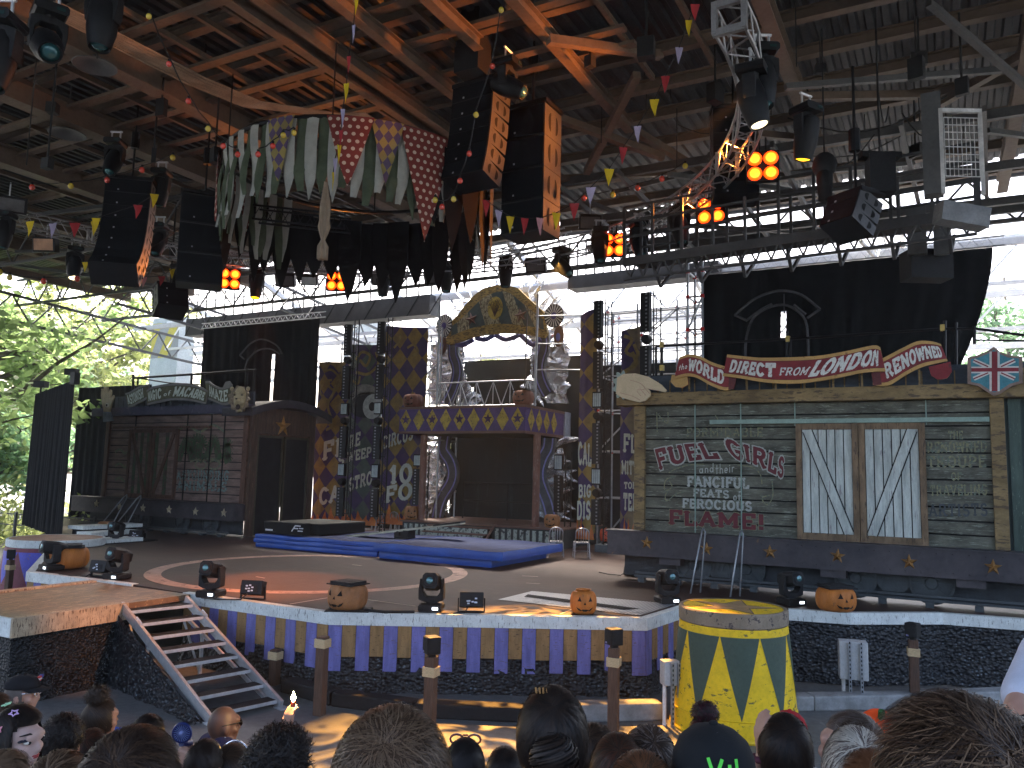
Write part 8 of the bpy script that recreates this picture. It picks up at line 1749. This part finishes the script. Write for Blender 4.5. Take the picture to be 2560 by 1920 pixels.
# rebuild this figure with the raised arm
for ch in KIDS.pop(o.name, []): bpy.data.objects.remove(ch)
bpy.data.objects.remove(o); FH['w'] = rel
o, H, c, sh = person('person with short dark hair holding up a small navy hand fan', 516, 1850, fd, -15, 'pale', (.2, .07, .04), 1, ('crop', ['dkbrown'], dict(n=900, o_=.008, wd=.004)), .9, arms=((el_, rel), None), vox=.0075, extra_top=.008, hands=fan_hand)
gp = o.location + Matrix.Rotation(YAW + R(-15), 3, 'Z') @ FH['g']; navy = NT('navy_plastic').fin((.012, .02, .09), .3, 0, .5)
fp = atD(455, 1832, fd - .02); fo_ = thing('hand_fan', 'small round navy battery fan held up by a hand at left', 'hand fan', gp); b = MB(gp); b.tube([gp - V(0, 0, .03), gp + V(0, 0, .03), fp - V(0, 0, .05)], [.016, .018, .014], 10); b.build('fan_handle', navy, fo_)
b = MB(gp); Mf = Matrix((cR0, cU, -cFh)).transposed(); Q = lambda x, y, z: fp + cR0 * x + V(0, 0, y) - cFh * z
b.tube([Q(.043 * math.cos(t), .043 * math.sin(t), 0) for t in [2 * math.pi * i / 28 for i in range(28)]], .007, 6, closed=True); b.prism([(.04 * math.cos(2 * math.pi * i / 24), .04 * math.sin(2 * math.pi * i / 24)) for i in range(24)], lambda x, y, t: Q(x, y, t), -.014, -.004); fg = b.build('fan_head', navy, fo_); b = MB(gp)
for i in range(22): t = 2 * math.pi * i / 22; b.tube([Q(.012 * math.cos(t), .012 * math.sin(t), .006), Q(.04 * math.cos(t + .25), .04 * math.sin(t + .25), .004)], .0012, 4)
b.ell(Q(0, 0, .007), (.011, .011, .011), 10); b.build('fan_guard', paint('guard_blue', (.16, .2, .4), rough=.3, bump=0), fg)
o, H, c, sh = person('person with dark wavy hair and a silver headband of glasses, lower left of centre', 580, 1868, 4.0, -10, 'pale', (.03, .03, .06), 1, ('short', ['dkbrown', 'brown'], dict(n=900, o_=.014)), .95, extra_top=.008); b = MB(); b.tube([c + V(.092 * math.cos(t), .03 + .02 * math.sin(t), .02 + .118 * math.sin(t)) for t in [math.pi * i / 14 for i in range(15)]], .005, 6); b.build('headband', sil, o)
DROP[0] = .235; o, H, c, sh = person('bald man in a navy shirt with sunglasses, turned right, in front of the stairs', 562, 1766, 5.2, -52, 'dark', (.012, .014, .055), 1.0, None, 1.25, vox=.011); glasses(o, c, MAT['black'], lens=NT('sunglass').fin((.01, .01, .01), .08, 0, .8)); b = MB(); b.ell(c + V(.09, -.012, -.055), (.005, .005, .005), 8); b.build('earring', sil, o)
DROP[0] = .315
# person with lighter
ld = 5.0; fl = atD(719, 1772, ld); LH = {}
p = atD(720, 1822, ld); o, H, c, sh = person('tmp', 735, 1835, ld, 0, 'mid', None, 1, None, .8)
rel = Matrix.Rotation(-YAW, 3, 'Z') @ (p - o.location); bpy.data.objects.remove(o)
def light_hand(b, H_, sh_): LH['g'] = hand(b, Vector(rel), V(0, .05, 1), V(.6, 1, 0), 1.0, .45, 1)
o, H, c, sh = person('person mostly hidden behind the curly black hair, raising a hand with a burning lighter', 735, 1835, ld, 0, 'mid', (.1, .1, .1), 1, ('short', ['dkbrown'], dict(n=400)), .85, arms=((V(-.2, .2, H - .45), rel), None), vox=.0075, hands=light_hand)
gp = o.location + Matrix.Rotation(YAW, 3, 'Z') @ LH['g']; lt = thing('lighter', 'burning lighter held up in a hand in front of the post by the stairs', 'lighter', gp); b = MB(gp); b.box(gp + V(0, 0, .03), (.025, .014, .075)); b.build('lighter_body', paint('lighter_red', (.2, .04, .03), rough=.3, bump=0), lt); b = MB(gp); f0 = gp + V(0, 0, .068); b.lathe([(.003, 0), (.014, .014), (.015, .024), (.008, .042), (.001, .062)], f0, 12); b.build('flame', emit('lighter_flame', (1, .62, .18), 60), lt, smooth=True)
l = bpy.data.lights.new('flame_glow', 'POINT'); l.energy = 2.5; l.color = (1, .6, .2); l.shadow_soft_size = .015; lo = bpy.data.objects.new('flame_glow', l); COL.objects.link(lo); lo.parent = lt; lo.location = (0, 0, .12)
o, H, c, sh = person('person with a high top of curly black hair faded at the sides, left of centre', 705, 1822, 2.7, -20, 'mid', (.02, .02, .03), 1.0, ('crop', ['black'], dict(n=900, o_=.004, wd=.003, r=(.081, .101, .118))), 1.0, vox=.01, extra_top=.05); hair(o, c + V(0, .0, .05), (.088, .102, .105), 'afro', [HR['black'], HR['black'], HR['dkbrown']], 1700, seed=9, o_=.022, wd=.004)
# --- middle
person('person with a very big head of curly light brown hair near the camera', 985, 1792, 1.9, 0, 'pale', (.1, .1, .1), 1.0, ('long', ['ltbrown', 'brown', 'ltbrown'], dict(n=3600, L=.12, o_=.032, wd=.0036, wave=1.6, r=(.102, .118, .132))), .9, vox=.01, extra_top=.035)
o, H, c, sh = person('person with straight black hair and sunglasses pushed up on top, centre', 1163, 1848, 3.6, 0, 'tan', (.03, .03, .03), .98, ('long', ['black', 'black'], dict(n=900, L=.16, o_=.008)), .9, extra_top=.012); b = MB()
for s_ in (-1, 1): b.tube([c + V(s_ * .04 + .03 * math.cos(t), .03, .128 + .022 * math.sin(t) - .012 * abs(s_)) for t in [2 * math.pi * i / 12 for i in range(12)]], .005, 6, closed=True)
b.tube([c + V(-.012, .03, .135), c + V(.012, .03, .135)], .004, 5); b.build('sunglasses', paint('sunglasses_maroon', (.08, .02, .04), rough=.2, bump=0), o)
person('person with short dark hair cut by the bottom edge at centre', 1262, 1878, 3.9, 0, 'mid', (.03, .03, .03), .95, ('short', ['black', 'dkbrown'], dict(n=600)), .9)
o, H, c, sh = person('person with sleek dark hair in a bun and a gold claw clip, tallest head', 1382, 1728, 2.45, 0, 'pale', (.2, .1, .1), 1.02, ('bun', ['dkbrown', 'black', 'dkbrown'], dict(n=2200, o_=.014, wd=.004, r=(.09, .112, .13))), .95, vox=.009, extra_top=.018); b = MB()
for i in range(4): b.tube([c + V(-.05 + .01 * i, -.0, .130), c + V(-.052 + .011 * i, -.012, .142), c + V(-.05 + .01 * i, -.035, .134)], .003, 6)
b.build('claw_clip', paint('clip_gold', (.5, .3, .12), rough=.3, metal=.5, bump=0), o); bun_mesh(o, c + V(0, -.125, -.02), (.06, .045, .06), [HR['black'], HR['dkbrown']], 220, 8, .004)
person('person with dark brown hair and one ear showing, right beside the tallest head', 1487, 1822, 3.3, -30, 'mid', (.03, .02, .02), .95, ('short', ['brown', 'dkbrown'], dict(n=700)), .9)
person('person with smooth parted brown hair right of centre', 1545, 1848, 2.9, -10, 'mid', (.04, .03, .03), 1.0, ('long', ['brown', 'auburn', 'dkbrown'], dict(n=1400, L=.15, o_=.012, wd=.0045, part=1)), .9, vox=.011)
person('person with braided brown hair left of the black cap with green letters', 1622, 1832, 3.0, 5, 'mid', (.05, .05, .06), 1.0, ('long', ['brown', 'dkbrown', 'grey'], dict(n=1200, L=.15, o_=.016, wd=.007)), .95, vox=.011)
person('person with a low rusty brown crown of hair cut by the bottom edge', 1605, 1903, 2.1, 0, 'pale', (.1, .1, .1), 1, ('short', ['red', 'brown'], dict(n=1400, o_=.014, wd=.004)), .95)
o, H, c, sh = person('person in a big black cap with bright green lettering on the back', 1780, 1812, 2.15, 4, 'pale', (.03, .03, .03), 1.06, ('crop', ['dkbrown'], dict(n=300, wd=.004)), 1.0, vox=.011, extra_top=.02); hh = cap_hat(o, c + V(0, -.004, .012), cloth('cap_black2', (.010, .012, .014), .3), r=(.104, .12, .125))
grl_ = NT('neon_green').fin((.09, .62, .06), .5, 0, .3); b = MB()
def capmap(x, y, l): a = -math.pi / 2 - .05 + (x - .5) * .95; z = .026 + y * .05; k = 1.012 - .33 * (z / .125) ** 2 + l; return c + V(.104 * k * math.cos(a), -.004 + .12 * k * math.sin(a), .012 + z)
lettering(b, 'Vib', capmap, .15, 0, track=.14, z0=.03); b.build('cap_lettering', grl_, hh)
o, H, c, sh = person('person with a burgundy braided topknot in front of the yellow drum', 1762, 1800, 4.0, 0, 'mid', (.05, .02, .02), .95, ('bun', ['burgundy'], dict(n=600)), .9); hair(o, c + V(0, 0, .145), (.055, .055, .05), 'curly', [HR['burgundy'], HR['black']], 300, seed=4, o_=.014, wd=.007)
o, H, c, sh = person('person in a bright red cap and white shirt beside the yellow drum', 1973, 1781, 4.4, 5, 'mid', (.62, .62, .64), 1.0, ('crop', ['dkbrown'], dict(n=500, wd=.004)), 1.0, extra_top=.01); hh = cap_hat(o, c + V(0, 0, .015), cloth('cap_red', (.33, .012, .02)), r=(.092, .112, .12)); b = MB()
def capmap2(x, y, l): a = -math.pi / 2 + .3 + (x - .5) * .8; z = .005 + y * .032; k = 1.004 + l; return c + V(.092 * k * math.cos(a), .112 * k * math.sin(a), .015 + z)
lettering(b, 'oo', capmap2, .16, 0, z0=.02); b.build('cap_lettering', paint('letter_white_cap', (.7, .7, .7), bump=0), hh)
# woman with raised pale arm
wd_ = 3.1; p = atD(1908, 1888, wd_); o, H, c, sh = person('tmp', 1962, 1800, wd_, 0, 'pale', None, 1, None, .9); rel = Matrix.Rotation(-(YAW + R(-10)), 3, 'Z') @ (p - o.location); bpy.data.objects.remove(o)
def arm_hand(b, H_, sh_): hand(b, Vector(rel), V(-.1, .1, 1), V(1, .4, 0), 1.05, .28, 1)
pat = NT('patterned_top'); v_ = pat.n('TexVoronoi'); pat.l(pat.coord(), v_.inputs[0]); v_.inputs['Scale'].default_value = 26; sc_ = pat.n('SeparateColor'); pat.l(v_.outputs['Color'], sc_.inputs[0]); pat.fin(pat.mix(pat.ramp(sc_.outputs[0], .55, .6), (.012, .014, .018), (.3, .5, .56)), .8)
o, H, c, sh = person('woman with a dark bob and patterned strappy top, raised pale arm with a scrunchie', 1962, 1800, wd_, -10, 'pale', None, 1.0, ('bob', ['dkbrown', 'black'], dict(n=1300, L=.13, o_=.014, wd=.0045)), .9, arms=((V(-.24, .14, H - .5), rel), None), vox=.0085, hands=arm_hand)
b = MB(); b.ell((0, -.005, sh - .25), (.17, .118, .16), 18); b.ell((0, 0, sh - .48), (.165, .128, .22), 18); remesh(b, 'top', pat.m, o, .014); b = MB()
for s_ in (-1, 1): b.tube([V(s_ * .1, -.085, sh - .12), V(s_ * .075, -.05, sh + .03), V(s_ * .085, .07, sh - .02), V(s_ * .09, .11, sh - .12)], .008, 6); b.tube([V(s_ * .1, -.1, sh - .14), V(-s_ * .04, -.085, sh - .02)], .006, 6)
b.build('strap', MAT['black'], o); b = MB(); b.tube([Vector(rel) + V(.034 * math.cos(t), .034 * math.sin(t), -.012) for t in [2 * math.pi * i / 16 for i in range(16)]], [.011 + .003 * math.sin(i * 2) for i in range(16)], 8, closed=True); b.build('scrunchie', cloth('scrunchie', (.09, .03, .045)), o, smooth=True)
b = MB(); hip = H * .5
for q in (-1, 1): cap_(b, (q * .085, 0, hip + .03), (q * .09, .01, hip * .5), .1, .072); cap_(b, (q * .09, .01, hip * .5), (q * .092, -.01, .09), .07, .06)
remesh(b, 'trousers', TROUS, o, .018)
# --- right group
person('man with short greying brown hair, head turned left, right of the yellow drum', 2128, 1780, 2.9, 55, 'pale', (.55, .4, .36), 1.05, ('crop', ['grey', 'brown'], dict(n=1500, o_=.008, wd=.0035)), 1.05, vox=.01, extra_top=.01)
o, H, c, sh = person('woman with long silver blond hair held back, below the greying man', 2140, 1834, 2.35, -8, 'pale', (.5, .5, .5), 1.0, ('long', ['silver', 'grey', 'silver'], dict(n=1500, L=.26, o_=.01, wd=.005)), .85, vox=.011)
pk_o = cloth('pumpkin_hat', (.72, .075, .01), .15); o, H, c, sh = person('person in a bright orange pumpkin hat with a short green stem', 2196, 1782, 4.2, -15, 'pale', (.1, .1, .1), 1.05, None, .95, extra_top=.02); b = MB(); b.ell(c + V(0, 0, .035), (.105, .118, .115), 36, fn=lambda tt, r_, z: 1 - .07 * abs(math.cos(5 * tt)) ** 3); hh = b.build('pumpkin_hat', pk_o, o, smooth=True); b = MB(); b.tube([c + V(0, -.07, .125), c + V(0, -.085, .165)], .016, 8); b.build('hat_stem', cloth('stem_green', (.03, .09, .025)), hh)
person('person with a brown hat-like crown of hair low at the bottom right', 2180, 1898, 1.9, 0, 'tan', (.1, .06, .03), .9, ('short', ['red'], dict(n=900, wd=.004)), .9)
o, H, c, sh = person('person with a huge tousled brown head of hair closest to the camera at the right', 2395, 1772, 1.12, 22, 'pale', (.1, .1, .1), 1.0, ('long', ['brown', 'ltbrown', 'dkbrown'], dict(n=5200, L=.2, o_=.03, wd=.0026, wave=1.9, r=(.096, .114, .128), part=-1)), 1.0, vox=.008, extra_top=.032)
sp = cRh * 0; wp = atD(2797, 1325, 2.3); fz = wp.z - 1.82
b = MB((wp.x, wp.y, fz)); b.box((wp.x, wp.y, fz - .3), (.7, .5, .6), rz=YAW); b.build('ground_step', paint('aisle_concrete', (.2, .2, .2)), kind='structure')
Hw = 1.82; shw = Hw - .315; e_w = atD(2545, 1783, 2.12); w_w = atD(2612, 1868, 1.98); Mi = Matrix.Rotation(-(YAW + R(-20)), 3, 'Z'); b0 = V(wp.x, wp.y, fz)
ea, wa = Mi @ (e_w - b0), Mi @ (w_w - b0)
def rh(b, H_, sh_): hand(b, wa, (wa - ea), V(0, 0, -1), 1, .5, 1)
o, H, c, sh = person('person in a white t-shirt cut by the right edge, bent arm with a dark bracelet', 2797, 1325, 2.3, -20, 'pale', (.42, .46, .56), 1.0, ('short', ['brown'], dict(n=400)), 1.1, arms=((ea, wa), None), vox=.0085, floor=fz, hands=rh)
b = MB(); b.tube([ea, ea.lerp(wa, .02)], .05, 10); md_ = ea.lerp(wa, .45); dd = (wa - ea).normalized(); u = dd.cross(V(0, 0, 1)).normalized(); v_ = dd.cross(u); b = MB(); b.tube([md_ + (u * math.cos(t) + v_ * math.sin(t)) * .036 for t in [2 * math.pi * i / 20 for i in range(20)]], .005, 6, closed=True); b.build('bracelet', MAT['black'], o)
# ------------------------------------------------------------------ coloured beams of the lit stage lights
def spot(lab, p, q, e, col, size, blend=.3, soft=.05):
    l = bpy.data.lights.new(lab, 'SPOT'); l.energy = e; l.color = col; l.spot_size = R(size); l.spot_blend = blend; l.shadow_soft_size = soft; o = bpy.data.objects.new(lab, l); COL.objects.link(o); o.location = p; o.rotation_euler = (Vector(p) - Vector(q)).to_track_quat('Z', 'Y').to_euler(); return l
# gobo pattern on the ground from a lamp placed at the dark tilted moving head
gl = spot('gobo_beam', atD(1398, 655, 21.4), (-4.6, 8.6, 0), 5000, (1, .45, .09), 32, .4, .03)
gl.use_nodes = True; nt = gl.node_tree; em = nt.nodes['Emission']; tc = nt.nodes.new('ShaderNodeTexCoord'); mp = nt.nodes.new('ShaderNodeMapping'); mp.inputs['Scale'].default_value = (1, 1, 1); ns = nt.nodes.new('ShaderNodeTexNoise'); ns.inputs['Scale'].default_value = 15; ns.inputs['Distortion'].default_value = 2.2; ns.inputs['Detail'].default_value = 1; mr = nt.nodes.new('ShaderNodeMapRange'); mr.inputs[1].default_value = .44; mr.inputs[2].default_value = .6; mr.inputs[3].default_value = .02; mr.inputs[4].default_value = 1.6
nt.links.new(tc.outputs['Normal'], mp.inputs[0]); nt.links.new(mp.outputs[0], ns.inputs[0]); nt.links.new(ns.outputs[0], mr.inputs[0]); nt.links.new(mr.outputs[0], em.inputs['Strength'])
spot('orange_wash', atD(1872, 232, 11.3), (-13.4, 10.2, 1.3), 1200, (1, .36, .08), 22, .6)
spot('orange_wash', atD(644, 716, 24.2), (-12.6, 13.2, 1.3), 900, (1, .25, .06), 22, .7)
